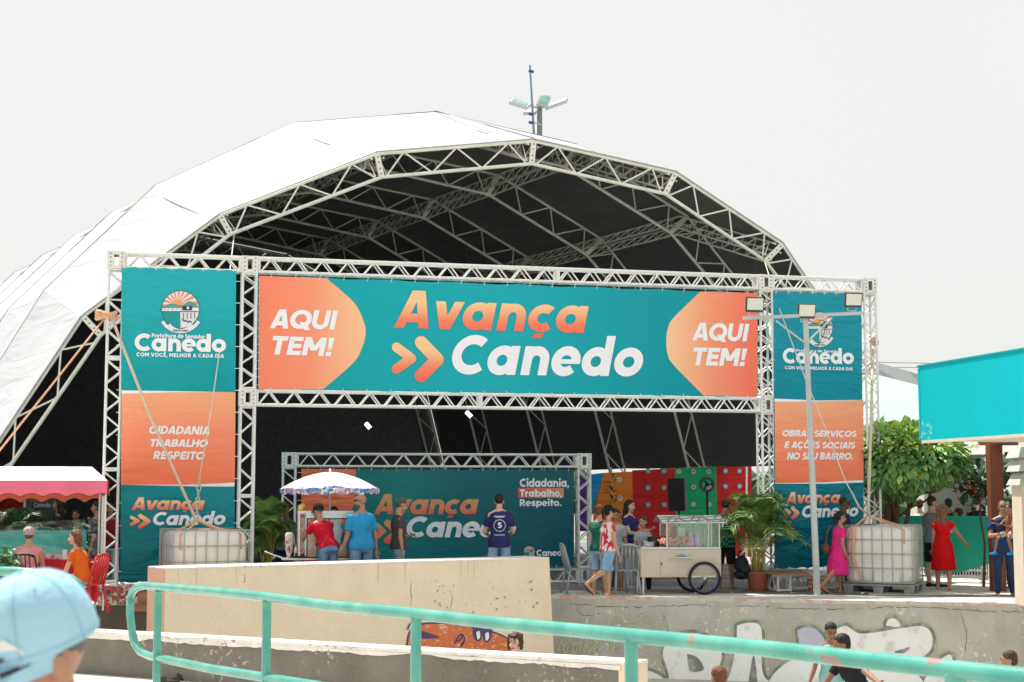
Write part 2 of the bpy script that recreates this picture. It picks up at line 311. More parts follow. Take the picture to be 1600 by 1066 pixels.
def wall_concrete(name, col, dark, white=None, scale=1.2, crack=True):
    """weathered concrete: large stains, drips, fine speckle, lost paint flecks, a crack line or two"""
    m = bpy.data.materials.new(name); m.use_nodes = True; t = m.node_tree; b = t.nodes['Principled BSDF']; b.inputs['Roughness'].default_value = .92; b.inputs['Specular IOR Level'].default_value = .2
    g = t.nodes.new('ShaderNodeNewGeometry'); MATS[name] = m
    def noi(s, d, st=None, dist=0):
        n = t.nodes.new('ShaderNodeTexNoise'); n.inputs['Scale'].default_value = s; n.inputs['Detail'].default_value = d; n.inputs['Distortion'].default_value = dist
        if st:
            mp = t.nodes.new('ShaderNodeMapping'); mp.inputs['Scale'].default_value = st; t.links.new(g.outputs['Position'], mp.inputs[0]); t.links.new(mp.outputs[0], n.inputs['Vector'])
        else: t.links.new(g.outputs['Position'], n.inputs['Vector'])
        return n.outputs[0]
    def rng(s, a, b_, c=0, d=1):
        q = t.nodes.new('ShaderNodeMapRange'); q.inputs[1].default_value = a; q.inputs[2].default_value = b_; q.inputs[3].default_value = c; q.inputs[4].default_value = d; t.links.new(s, q.inputs[0]); return q.outputs[0]
    def mixc(f, A, B):
        q = t.nodes.new('ShaderNodeMix'); q.data_type = 'RGBA'; t.links.new(f, q.inputs['Factor'])
        for v, k in ((A, 'A'), (B, 'B')):
            if isinstance(v, tuple): q.inputs[k].default_value = (*v, 1)
            else: t.links.new(v, q.inputs[k])
        return q.outputs['Result']
    c = mixc(rng(noi(scale, 6), .35, .68), col, dark)
    c = mixc(rng(noi(3, 4, (1.6, 1.6, .25)), .52, .72, 0, .5), c, dark)
    c = mixc(rng(noi(40, 4), .35, .7, 0, .35), c, tuple(q * 1.25 for q in col))
    if white:
        k = t.nodes.new('ShaderNodeMath'); k.operation = 'MULTIPLY'; t.links.new(rng(noi(14, 8, None, .6), .60, .63), k.inputs[0]); t.links.new(rng(noi(1.1, 3), .50, .56), k.inputs[1]); c = mixc(k.outputs[0], c, white)
    t.links.new(c, b.inputs['Base Color'])
    bu = t.nodes.new('ShaderNodeBump'); bu.inputs['Strength'].default_value = .5; bu.inputs['Distance'].default_value = .012; t.links.new(noi(26, 8), bu.inputs['Height']); t.links.new(bu.outputs[0], b.inputs['Normal']); return m
M_bowl = wall_concrete('bowl_concrete', (.50, .485, .43), (.33, .32, .29), (.72, .66, .55))
M_ledge = wall_concrete('ledge_concrete', (.215, .20, .172), (.145, .137, .118), (.42, .38, .32), scale=2)
M_beige = wall_concrete('beige_paint', (.78, .655, .49), (.71, .59, .44), None, scale=2.5)
M_pink = wall_concrete('pink_paint', (.72, .44, .31), (.66, .39, .28), None)  # pinkish copy of the beige; the wall end's different light is in the colour
M_cap = wall_concrete('white_coping', (.78, .75, .70), (.66, .63, .58), (.42, .38, .33), scale=6)
M_floor = wall_concrete('bowl_floor_concrete', (.52, .51, .47), (.44, .43, .40), None)
M_kerb = mat('red_coping_paint', (.60, .36, .30), rough=.85, col2=(.55, .53, .48), lo=.42, hi=.5, scale=6, bump=.3)
# sunken bowl floor out to the horizon under everything in front
b = MB(); b.quad((-500, -300, -1.47), (500, -300, -1.47), (500, 40, -1.47), (-500, 40, -1.47)); tag(b.build('bowl_floor', M_floor), kind='structure')
# near walkway and lower landing
Lq = P(160, 983, 18.0); Rq = P(994, 1030, 14.87); ld = (Rq - Lq).normalized(); Lf = Lq - ld * 16
LZ = .219; nrm = Vector((ld.y, -ld.x, 0)).normalized()        # towards the camera
b = MB(); a0 = Lf.copy(); a1 = Rq.copy()
pts = [Vector((a0.x, a0.y, 0)), Vector((a1.x, a1.y, 0)), Vector((a1.x + 1.0, a1.y - 4.0, 0)), Vector((a1.x + 1, 8.6, 0)), Vector((-30, 8.6, 0))]
b.loft([[q + Z * -1.46 for q in reversed(pts)], [q + Z * -.27 for q in reversed(pts)]]); tag(b.build('lower_landing', mat('landing_concrete', (.64, .60, .54), rough=.9, var=.12, scale=2, bump=.4)), kind='structure')
b = MB(); b.box((0, -5, -.66), (60, 34.4, 1.6)); tag(b.build('walkway_ground', M_floor), kind='structure')
def wallbox(mb, A, B, n, t, z0, z1):
    A = Vector((A.x, A.y, 0)); B = Vector((B.x, B.y, 0)); q = [A, B, B - n * t, A - n * t]
    mb.loft([[p + Z * z0 for p in q], [p + Z * z1 for p in q]])
# grey ledge wall in front, white coping, beige end pier
led = thing('ledge_wall', 'long low grey concrete ledge with a white painted top edge in front of the beige wall', 'wall', Lq * 1)
led.location = (Lq.x, Lq.y, -1.4)
pier = Lq + (Rq - Lq) * .972
b = MB(); wallbox(b, Lf, pier, nrm, .28, -1.45, LZ - .035); b.build('wall_face', M_ledge, led, world=True)
b = MB(); wallbox(b, Lf + nrm * .012, pier + nrm * .012, nrm, .30, LZ - .035, LZ); b.build('coping', M_cap, led, world=True)
b = MB(); wallbox(b, pier + ld * .003, Rq, nrm, .28, -1.45, LZ - .03); b.build('end_pier', M_beige, led, world=True)
b = MB(); wallbox(b, pier + ld * .003 + nrm * .012, Rq + nrm * .012, nrm, .30, LZ - .03, LZ - .002); b.build('end_coping', M_cap, led, world=True)
# beige ramp wall
BL = P(258, 888, 22.0); BR = P(858, 871, 25.8); bd = (BR - BL).normalized(); bn = Vector((bd.y, -bd.x, 0)).normalized(); BZ = (BL.z + BR.z) / 2
bw = thing('ramp_wall', 'tall cream painted block wall with an orange creature graffiti low on its face', 'wall', (BL.x, BL.y, -1.45))
b = MB(); q0 = [Vector((p.x, p.y, 0)) for p in (BL, BR, BR - bn * .65, BL - bn * .65)]
tp = [Vector((p.x, p.y, z)) for p, z in zip(q0, (BL.z - .02, BR.z - .02, BR.z - .02, BL.z - .02))]
bt = [p + Z * -1.47 + bd * (.0 if i in (0, 3) else .13) for i, p in enumerate(q0)]; b.loft([bt, tp]); b.build('wall_face', M_beige, bw, world=True)
b = MB(); c0 = [p + Z * .001 + (bn * .008 if i < 2 else bn * -.005) for i, p in enumerate(tp)]; b.loft([c0, [p + Z * .022 for p in c0]]); b.build('coping', M_cap, bw, world=True)
b = MB(); b.quad(tp[0] - bd * .004, tp[3] - bd * .004, Vector((*(tp[3] - bd * .004).xy, -1.45)), Vector((*(tp[0] - bd * .004).xy, -1.45))); b.build('end_face', M_pink, bw, world=True)  # end face of the same wall, tinted for how light falls on it
# orange block behind-left of it
# bowl wall along the plaza edge
WP = Plane(Vector((EA.x, EA.y, 0)), Vector((EB.x - EA.x, EB.y - EA.y, 0)), None)
tilt = .22; WP.n = (WP.n + Z * tilt).normalized(); WP.v = WP.n.cross(WP.u); WP.v = WP.v if WP.v.z > 0 else -WP.v
wall = thing('bowl_wall', 'sloping grey concrete skate bowl wall covered in white bubble graffiti', 'wall', (EA.x, EA.y, -1.45))
Hn = Vector((WP.n.x, WP.n.y, 0)).normalized(); b = MB()
rows = [(0, 0), (-.06, .016), (-.10, .022)] + [(-.1 - 1.2 * i / 10, .22 * (.1 + 1.2 * i / 10)) for i in range(1, 11)] + [(-1.38, .36), (-1.46, .62)]
for (z0, o0), (z1, o1) in zip(rows, rows[1:]):
    for A, B in ((EA - WP.u * 9, EB), (EB, EC)):
        for k in range(24):
            p = lambda t, z, o: Vector((A.x + (B.x - A.x) * t, A.y + (B.y - A.y) * t, z)) + Hn * o
            b.quad(p(k / 24, z1, o1), p((k + 1) / 24, z1, o1), p((k + 1) / 24, z0, o0), p(k / 24, z0, o0))
b.build('wall_face', M_bowl, wall, world=True)
b = MB()
for A, B in ((EA - WP.u * .2, EB), (EB, EC)):
    wallbox(b, A + Hn * .012 , B + Hn * .012, Hn, .16, -.045, .012)
b.build('coping', M_kerb, wall, world=True)
b = MB()
for A, B in ((EA, EB), (EB, EC)): wallbox(b, A - Hn * .155, B - Hn * .155, Hn, 1.25, -.04, .004)
tag(b.build('plaza_edge_paving', mat('edge_paving', (.62, .60, .56), rough=.9, var=.1, scale=3, bump=.3)), kind='structure')  # edge strip made pale so its colour carries the sunlight
b = MB(); A = G(840, 905); B = G(1180, 903)
dv = (B - A).normalized(); nn = Vector((dv.y, -dv.x, 0)); b.quad(A + nn * .35, B + nn * .35, B - nn * .2, A - nn * .2); o = b.build('red_court_line', mat('red_line_paint', (.36, .10, .09), rough=.9, col2=(.16, .15, .15), lo=.5, hi=.6, scale=5)); o.location.z = .004; tag(o, kind='structure')
b = MB(); b.quad(*[G(*q, .004) for q in ((1360, 930), (1700, 930), (1640, 889), (1300, 893))]); tag(b.build('light_paving', mat('light_paving', (.56, .53, .47), rough=.9, var=.12, scale=2, bump=.3)), kind='structure')  # paler sheet over the asphalt, sunlit ground put into the colour
# left retaining wall
rw = thing('retaining_wall', 'short grey retaining wall with white top edge left of the pink wall end', 'wall', (E0.x, E0.y, -1.45)); dl = (EA - E0).normalized(); nl = Vector((dl.y, -dl.x, 0))
b = MB(); wallbox(b, EL, EA, nl, .3, -1.45, -.03); b.build('wall_face', M_ledge, rw, world=True)
b = MB(); wallbox(b, EL + nl * .012, E0 + (EA - E0) * .4 + nl * .012, nl, .3, -.03, .006); b.build('coping', M_cap, rw, world=True)
# cracks along the bowl wall (opened joints, a thin recessed dark line)
M_crack = mat('crack_dark', (.07, .065, .06), rough=1)
random.seed(3); b = MB(); x = 890
pp = []
while x < 1598: pp.append((x, 944.5 + 9 * (x - 890) / 700 + random.uniform(-1.6, 1.6) + 2.5 * math.sin(x * .021))); x += random.uniform(5, 12)
for i in range(len(pp) - 1):
    if random.random() < .16: continue
    w0 = random.uniform(.15, .55); w1 = random.uniform(.15, .55)
    b.quad(*[WP.shift(.004).hit(*q) for q in ((pp[i][0], pp[i][1] + w0), (pp[i + 1][0], pp[i + 1][1] + w1), (pp[i + 1][0], pp[i + 1][1] - w1), (pp[i][0], pp[i][1] - w0))])
b.build('crack', M_crack, wall, world=True)
# ---------------------------------------------------------------- graffiti
M_gw = mat('graffiti_white', (.82, .82, .81), rough=.8, col2=(.56, .55, .52), lo=.56, hi=.74, scale=5, detail=9)
M_gl = mat('graffiti_lilac', (.50, .48, .58), rough=.8, var=.1, scale=9)
M_gd = mat('graffiti_dark', (.20, .22, .21), rough=.85, col2=(.42, .41, .37), lo=.46, hi=.66, scale=7, detail=8)
M_gy = mat('graffiti_lime', (.52, .62, .25), rough=.85, col2=(.42, .42, .36), lo=.52, hi=.62, scale=14)
def grow(poly, k):
    cx = sum(p[0] for p in poly) / len(poly); cy = sum(p[1] for p in poly) / len(poly); out = []
    n = len(poly)
    for i in range(n):
        a, b_ = poly[i - 1], poly[(i + 1) % n]; dx, dy = b_[0] - a[0], b_[1] - a[1]; l = math.hypot(dx, dy) or 1; out.append((poly[i][0] + dy / l * k, poly[i][1] - dx / l * k))
    return out
def closed(p, n=5): return smoothcurve(list(p) + [p[0]], n)[:-1]
def cw(p):
    a = sum(p[i - 1][0] * p[i][1] - p[i][0] * p[i - 1][1] for i in range(len(p))); return p if a > 0 else p[::-1]
shapes = [([(1046, 1000), (1062, 992), (1090, 990), (1118, 1004), (1128, 1026), (1118, 1056), (1100, 1090), (1056, 1090), (1044, 1050), (1036, 1020)], M_gw),
          ([(1152, 978), (1166, 974), (1186, 976), (1191, 996), (1190, 1030), (1196, 1060), (1230, 1092), (1130, 1096), (1142, 1050), (1150, 1010)], M_gw),
          ([(1246, 985), (1264, 980), (1282, 990), (1292, 1010), (1300, 1040), (1262, 1046), (1250, 1010)], M_gl),
          ([(1300, 990), (1320, 978), (1342, 990), (1372, 988), (1408, 982), (1442, 979), (1456, 992), (1455, 1014), (1440, 1030), (1430, 1046), (1438, 1096), (1210, 1096), (1205, 1060), (1240, 1030), (1282, 1020)], M_gw),
          ([(1384, 978), (1388, 969), (1398, 967), (1406, 975), (1404, 980)], M_gw), ([(990, 1048), (1010, 1048), (1028, 1054), (1040, 1066), (1040, 1090), (985, 1090)], M_gw),
          ([(1470, 1030), (1486, 1024), (1490, 1050), (1500, 1092), (1440, 1092), (1448, 1056)], M_gw)]
for k, (p, m_) in enumerate(shapes):
    p = cw(closed(p)); o3 = .004 + k * .0006
    b = MB()
    def sheet(pp, off, mm): flat(WP, pp, mm, wall, off, 'graffiti_print')
    sheet(grow(p, 6.6), .010 + k * .0007, M_gy); sheet(grow(p, 5.2), .016 + k * .0007, M_gd); sheet(p, .023 + k * .0007, m_)
for k, p in enumerate(([(1074, 1022), (1090, 1028), (1100, 1046), (1082, 1050), (1076, 1040)], [(1398, 1018), (1410, 1015), (1421, 1012), (1414, 1020), (1400, 1021)], [(1176, 1028), (1180, 1030), (1184, 1090), (1168, 1090)])):
    flat(WP, cw(closed(p)), M_gd, wall, .030 + k * .001, 'graffiti_print')
def scribble(pl, pts, wpx, m_, par, off, name='graffiti_line'):
    pts = smoothcurve(pts, 5) if len(pts) > 2 else pts; pol = [pl.sz(*p) for p in pts]; ww = abs(pl.sz(pts[0][0] + wpx, pts[0][1])[0] - pol[0][0]); b_ = MB()
    def add(q, lay):
        ar = sum(q[i - 1][0] * q[i][1] - q[i][0] * q[i - 1][1] for i in range(4)); q = q if ar > 0 else q[::-1]; b_.quad(*[pl.pt(a_, z_, off) for a_, z_ in q])
    stroke_quads(('P', pol), ww, 0, add); return b_.build(name, m_, par, world=True)
for i, pts in enumerate(([(874, 1018), (878, 1000), (884, 1022), (892, 998)], [(896, 1004), (896, 1018), (902, 1018), (903, 1003)], [(907, 1019), (908, 1004), (914, 1018), (916, 1003)], [(927, 1004), (919, 1006), (919, 1017), (926, 1017)], [(929, 1018), (933, 1003), (938, 1018)], [(941, 1000), (962, 999)], [(951, 1000), (950, 1018)], [(958, 1020), (963, 1001), (968, 1019)], [(960, 1012), (967, 1012)], [(930, 1013), (937, 1012)])):
    scribble(WP, pts, 1.8, M_gy, wall, .036)
for pts in ([(950, 966), (965, 962), (985, 972), (1000, 964), (1014, 960), (1022, 968), (1010, 978), (1030, 976)], [(1004, 986), (1012, 970), (1036, 966), (1040, 975), (1026, 980)], [(960, 985), (990, 978), (1010, 992), (1000, 1010)], [(1200, 960), (1212, 972), (1216, 990)]):
    scribble(WP, pts, 1.2, M_gy, wall, .036)
# orange creature with purple outline on the cream wall
BP = Plane(Vector((BL.x, BL.y, 0)), bd, None)
M_go = mat('graffiti_orange', (.62, .17, .07), rough=.85, col2=(.74, .50, .34), lo=.57, hi=.68, scale=12, stretch=(1, 1, 2))
M_gp = mat('graffiti_purple', (.10, .065, .17), rough=.85, var=.2)
body_ = cw(closed([(636, 1014), (640, 990), (655, 977), (690, 975), (730, 979), (770, 989), (795, 1001), (806, 1022), (806, 1050), (640, 1050)], 6))
flat(BP, grow(body_, 2.5), M_gp, bw, .006, 'graffiti_print'); flat(BP, body_, M_go, bw, .011, 'graffiti_print')
for q in ([(655, 985), (672, 990), (686, 996), (668, 998), (654, 996)], [(738, 970), (742, 966), (748, 970), (752, 996), (744, 1002), (738, 990)], [(754, 974), (762, 970), (768, 974), (767, 996), (758, 1004), (752, 990)]): flat(BP, cw(closed(q)), M_gp, bw, .016, 'graffiti_print')
for q in ([(743, 988), (748, 986), (749, 996), (745, 999)], [(757, 990), (762, 988), (763, 997), (758, 1001)]): flat(BP, cw(closed(q)), M_gw, bw, .021, 'graffiti_print')
for q in ([(709, 1006), (716, 994), (722, 992), (718, 1000), (712, 1002)], [(722, 992), (725, 1000), (719, 1010), (724, 1004)], [(636, 984), (642, 974), (660, 976)]): scribble(BP, q, 2.4, M_gp, bw, .018)
# small pits and scars in the cream paint
M_scar = mat('bare_cement', (.36, .31, .23), rough=1, var=.2); random.seed(11)
for k in range(44):
    x = random.choice([random.gauss(690, 10), random.gauss(765, 22), random.uniform(640, 850), random.gauss(832, 6)]); y = random.choice([random.gauss(916, 4), random.gauss(946, 4), random.uniform(905, 960)]); r = random.uniform(.5, 3.4) * random.uniform(.5, 1)
    p = [(x + math.cos(a_) * r * random.uniform(.4, 1.2), y + math.sin(a_) * r * random.uniform(.3, 1.3)) for a_ in [i * 6.283 / 8 for i in range(8)]]
    flat(BP, cw(p), M_scar, bw, .005 + k * .0003, 'paint_scar')

# ragged lower edge of the white coping paint, hairline cracks and patches on the grey ledge
LPl = Plane(Vector((Lq.x, Lq.y, 0)) + nrm * .013, ld); random.seed(41)
b = MB(); s0 = LPl.sz(-60, 980)[0]; s1 = LPl.sz(962, 1028)[0]; x = s0; z_ = LZ - .04; zz_ = [.0, 0]
while x < s1:
    x2 = x + random.uniform(.03, .10); d0, d1 = zz_[1], max(.004, min(.045, zz_[1] + random.uniform(-.016, .016)))
    b.quad(LPl.pt(x, LZ - .036 - d0, 0), LPl.pt(x2, LZ - .036 - d1, 0), LPl.pt(x2, LZ - .034, 0), LPl.pt(x, LZ - .034, 0)); zz_ = [d0, d1]; x = x2
b.build('coping_paint_run', M_cap, led, world=True)
M_crack_soft = mat('hairline_crack', (.13, .12, .10), rough=1)
def crack(pl, pts, par, off, w0=.38, jit=1.3):
    q = smoothcurve(pts, 7); b = MB(); q = [(x_ + random.uniform(-jit, jit), y_ + random.uniform(-jit, jit)) for x_, y_ in q]; n = len(q)
    for i in range(n - 1):
        a, c = q[i], q[i + 1]; dx, dy = c[0] - a[0], c[1] - a[1]; l = math.hypot(dx, dy) or 1; w_ = w0 * random.uniform(.3, 1.2) * math.sin(math.pi * (i + .5) / n); nx, ny = -dy / l * w_, dx / l * w_
        P4 = [pl.shift(off).hit(a[0] + nx, a[1] + ny), pl.shift(off).hit(c[0] + nx, c[1] + ny), pl.shift(off).hit(c[0] - nx, c[1] - ny), pl.shift(off).hit(a[0] - nx, a[1] - ny)]; b.quad(*P4)
    b.build('crack', M_crack_soft, par, world=True)
for pts in ([(508, 1010), (530, 1008), (548, 1012), (566, 1010)], [(350, 1000), (354, 1008), (350, 1016)], [(700, 1021), (730, 1026), (760, 1024)], [(880, 1034), (884, 1050), (880, 1062)], [(250, 994), (270, 999), (286, 998)]): crack(LPl, pts, led, .003)
for pts in ([(381, 896), (383, 904), (381, 912)], [(640, 892), (642, 930), (640, 960)], [(700, 962), (706, 940), (704, 920)]): crack(BP, pts, bw, .004, .35)
for pts in ([(1030, 950), (1042, 975), (1040, 1010)], [(1500, 955), (1510, 990), (1506, 1030)], [(900, 950), (912, 962), (940, 958)]): crack(WP, pts, wall, .006, .5)
# rain streaks and knocks along the top of the cream wall
M_streak = mat('rain_streak', (.67, .555, .41), rough=1, var=.1, scale=12, stretch=(1, 1, .1)); random.seed(77)
for k in range(11):
    x = random.uniform(262, 850); yt = 889 - 17 * (x - 258) / 600; l = random.uniform(8, 60); w_ = random.uniform(.6, 1.8)
    flat(BP, cw([(x - w_, yt + 1.5), (x + w_, yt + 1.5), (x + w_ * .7, yt + l * .6), (x, yt + l), (x - w_ * .6, yt + l * .5)]), M_streak, bw, .0022 + k * .00004, 'rain_streak')
# ---------------------------------------------------------------- the planes of gantry, inner frame and tent
A1 = P(175, 900, 26.2); A2 = P(1358, 900, 29.55); gu = Vector((A2.x - A1.x, A2.y - A1.y, 0))
GP = Plane(Vector((A1.x, A1.y, 0)), gu)                        # centre plane of the gantry trusses
TP = Plane(Vector((A1.x, A1.y, 0)) - GP.n * 2.7, Vector((math.cos(R(16)), math.sin(R(16)), 0)))
tent = thing('tunnel_tent', 'huge white arched event tent with black lining behind the banners', 'tent', TP.pt(7, 0))
NO = [(-160, 930), (130, 495), (344, 337), (589, 241), (834, 221), (1055, 271), (1222, 382), (1315, 520), (1352, 905)]
NI = [(-122, 930), (157, 524), (360, 366), (596, 277), (830, 256), (1039, 303), (1196, 408), (1288, 532), (1326, 905)]
def ontent(pl, px): h_ = pl.hit(*px); h_.z = max(h_.z, 0); return h_
O1 = [ontent(TP, p) for p in NO]; I1 = [ontent(TP, p) for p in NI]
for L in (O1, I1): L[0].z = 0; L[-1].z = 0
# second arch: taller, 3.2 m further back; measured where its outline shows over the first
T2 = TP.shift(-3.3)
O2 = [T2.hit(*p) for p in ((-215, 900), (72, 455), (245, 292), (460, 195), (680, 178), (899, 228), (1074, 338), (1190, 486), (1288, 895))]
I2 = [T2.hit(*p) for p in ((-180, 900), (99, 484), (262, 320), (466, 229), (678, 212), (883, 261), (1048, 364), (1165, 503), (1262, 895))]
for L in (O2, I2): L[0].z = 0; L[-1].z = 0
V = Vector((-1.62, 2.95, 0)) * 1.12
arches = [(O1, I1)] + [([p + V * k for p in O2], [p + V * k for p in I2]) for k in range(6)]
def arch(O, I, name, label_idx):
    cen = MB(); a = tent
    for L, r in ((O, .032), (I, .038)):
        for p, q in zip(L, L[1:]): cen.tube(p, q, r, n=8)
    part = cen.build('arch_truss', M_tent_steel, a, world=True, smooth='auto')
    nb = 6
    for i in range(8):
        k = nb if i not in (0, 7) else 8
        # W bracing between plates
        for j in range(k):
            t0 = (j + .0) / k; t1 = (j + 1.0) / k
            po = lambda t: O[i].lerp(O[i + 1], t); pi = lambda t: I[i].lerp(I[i + 1], t)
            e = .03
            p0, p1 = (pi(max(t0, e)), po(min(t1, 1 - e))) if j % 2 == 0 else (po(t0), pi(min(t1, 1 - e)))
            bar('brace', p0, p1, .019, M_tent_steel, part)
        if i: # bolted plate across the joint
            o_, i_ = O[i], I[i]; d = (i_ - o_).normalized(); u_ = TP.u - d * TP.u.dot(d); u_.normalize(); pl = MB(); w_ = .055
            c0 = [o_ - u_ * w_ + TP.n * .035, o_ + u_ * w_ + TP.n * .035, i_ + u_ * w_ + TP.n * .035, i_ - u_ * w_ + TP.n * .035]
            pl.loft([c0, [p - TP.n * .07 for p in c0]])
            g_ = pl.build('joint_plate', M_tent_steel, part, world=True)
            if label_idx == 0:
                for t in (.14, .36, .64, .86):
                    c = o_.lerp(i_, t) + TP.n * .036; bl = MB(); bl.tube(c, c + TP.n * .012, .014, n=6); 
                    bar('bolt', c, c + TP.n * .012, .015, M_bolt, part)
    return part
for k, (O, I) in enumerate(arches): arch(O, I, 'arch', k)
# longitudinal box trusses joining the arches at each joint
def ladder(parent, p, q, hvec, wvec, n, r=.022, name='purlin_truss'):
    cen = MB(); h2 = hvec / 2; w2 = wvec / 2
    for a_ in (1, -1):
        for b_ in (1, -1): cen.tube(p + h2 * a_ + w2 * b_, q + h2 * a_ + w2 * b_, r, n=6)
    part = cen.build(name, M_tent_steel, parent, world=True)
    br = MB()
    for j in range(n):
        s0 = p.lerp(q, j / n); s1 = p.lerp(q, (j + .5) / n); s2 = p.lerp(q, (j + 1) / n)
        for b_ in (1, -1): br.tube(s0 - h2 + w2 * b_, s1 + h2 + w2 * b_, .012, n=4); br.tube(s1 + h2 + w2 * b_, s2 - h2 + w2 * b_, .012, n=4)
    tag(br.build('purlin_brace', M_tent_steel, part, world=False), kind='stuff')
    br_o = part.children[0]; br_o.location = -parent_origin(part)
    return part
for k in range(len(arches) - 1):
    for i in (2, 3, 4, 5, 6):
        p = arches[k][0][i].lerp(arches[k][1][i], .55); q = arches[k + 1][0][i].lerp(arches[k + 1][1][i], .55); d = (q - p).normalized()
        hv = (arches[k][0][i] - arches[k][1][i]).normalized() * .34; wv = d.cross(hv).normalized() * .26
        ladder(tent, p, q, hv, wv, 8)
# membrane: white outside, black inside
mm = bpy.data.materials.new('tent_membrane'); mm.use_nodes = True; t = mm.node_tree; bs = t.nodes['Principled BSDF']; bs.inputs['Roughness'].default_value = .38
g = t.nodes.new('ShaderNodeNewGeometry'); x = t.nodes.new('ShaderNodeMix'); x.data_type = 'RGBA'; t.links.new(g.outputs['Backfacing'], x.inputs['Factor'])
n1 = t.nodes.new('ShaderNodeTexNoise'); n1.inputs['Scale'].default_value = .9; n1.inputs['Detail'].default_value = 5; t.links.new(g.outputs['Position'], n1.inputs['Vector'])
w1 = t.nodes.new('ShaderNodeMix'); w1.data_type = 'RGBA'; w1.inputs['A'].default_value = (.50, .52, .54, 1); w1.inputs['B'].default_value = (.43, .475, .49, 1)
r1 = t.nodes.new('ShaderNodeMapRange'); r1.inputs[1].default_value = .5; r1.inputs[2].default_value = .8; t.links.new(n1.outputs[0], r1.inputs[0]); t.links.new(r1.outputs[0], w1.inputs['Factor'])
t.links.new(w1.outputs['Result'], x.inputs['A']); x.inputs['B'].default_value = (.12, .115, .12, 1); t.links.new(x.outputs['Result'], bs.inputs['Base Color'])
mp = t.nodes.new('ShaderNodeMapping'); mp.inputs['Rotation'].default_value = (0, R(-50), 0); mp.inputs['Scale'].default_value = (.35, .8, 3.0); t.links.new(g.outputs['Position'], mp.inputs[0])
n2 = t.nodes.new('ShaderNodeTexNoise'); n2.inputs['Scale'].default_value = 1.1; n2.inputs['Detail'].default_value = 2; n2.inputs['Distortion'].default_value = .5; t.links.new(mp.outputs[0], n2.inputs['Vector'])
bu = t.nodes.new('ShaderNodeBump'); bu.inputs['Strength'].default_value = .30; bu.inputs['Distance'].default_value = .20; t.links.new(n2.outputs[0], bu.inputs['Height']); t.links.new(bu.outputs[0], bs.inputs['Normal'])
M_mem = mm
def panel(a0, a1, b0, b1, sag, seedv, nu=10, nv=8):
    """sheet between two arches; sags between them and creases at the ends"""
    mb_ = MB(); nrm_ = (a1 - a0).cross(b0 - a0).normalized(); vs = []
    for i in range(nu + 1):
        for j in range(nv + 1):
            u_, v_ = i / nu, j / nv; p = a0.lerp(a1, u_).lerp(b0.lerp(b1, u_), v_)
            s_ = sag * 4 * v_ * (1 - v_); wr = noise.noise(Vector((u_ * 3 + seedv, v_ * 9, seedv))) * .05 * min(1, 6 * v_ * (1 - v_)) * min(1, 8 * u_ * (1 - u_))
            vs.append(p + nrm_ * (wr - s_ * 1.0))
    fs = [(i * (nv + 1) + j, (i + 1) * (nv + 1) + j, (i + 1) * (nv + 1) + j + 1, i * (nv + 1) + j + 1) for i in range(nu) for j in range(nv)]
    return mb_.add(vs, fs), nrm_
seam = []
for k in range(len(arches) - 1):
    for i in range(8):
        off = lambda p, c: p + (p - Vector((c.x, c.y, 2.0))).normalized() * .05
        c0 = (arches[k][0][3] + arches[k][0][5]) / 2; c1 = (arches[k + 1][0][3] + arches[k + 1][0][5]) / 2
        a0, a1 = off(arches[k][0][i], c0), off(arches[k][0][i + 1], c0); b0, b1 = off(arches[k + 1][0][i], c1), off(arches[k + 1][0][i + 1], c1)
        if i == 7:
            if k == 0: continue
            cut = lambda p, q: p.lerp(q, max(0, min(1, (p.z - 2.45) / (p.z - q.z + 1e-6)))); a1 = cut(a0, a1); b1 = cut(b0, b1)
        mb_, nr = panel(a0, a1, b0, b1, .10, k * 7.1 + i * 2.3)
        mid = (a0 + a1 + b0 + b1) / 4; cc = (c0 + c1) / 2; out = mid - Vector((cc.x, cc.y, 2))
        if nr.dot(out) < 0:
            mb_.f = [tuple(reversed(f_)) for f_ in mb_.f]
            mb_2, _ = panel(a0, a1, b0, b1, -.10, k * 7.1 + i * 2.3); mb_.v = mb_2.v
        mb_.build('roof_panel', M_mem, tent, world=True, smooth=True)
# dark edge ropes sewn over the arches where the panels meet (the thin dark lines on the roof)
M_rope = mat('dark_seam', (.14, .16, .24), rough=.7, col2=(.55, .55, .55), lo=.44, hi=.50, scale=.55)
for k in range(1, len(arches)):
    s_ = MB(); c0 = (arches[k][0][3] + arches[k][0][5]) / 2
    pts = [p + (p - Vector((c0.x, c0.y, 2.0))).normalized() * .055 for p in arches[k][0]]; s_.path(pts[:7], .010, n=5); s_.build('seam_rope', M_rope, tent, world=True)
s_ = MB(); ap = [arches[k][0][4] + Z * .07 for k in range(2)]; s_.path(ap, .012, n=5); s_.build('ridge_rope', M_rope, tent, world=True)
# front hem pipe following the first arch
s_ = MB(); s_.path([p + Z * .045 + TP.n * .03 for p in O1[:8]], .016, n=6); s_.build('hem_pipe', mat('hem_grey', (.42, .41, .40), rough=.6), tent, world=True)
# back closure
bk = arches[-1][0]; s_ = MB(); s_.quad(*[p - V * -.02 for p in bk]); o = s_.build('back_wall', mat('black_lining', (.10, .097, .10), rough=.6, var=.3, bump=.6, bscale=2), tent, world=True)
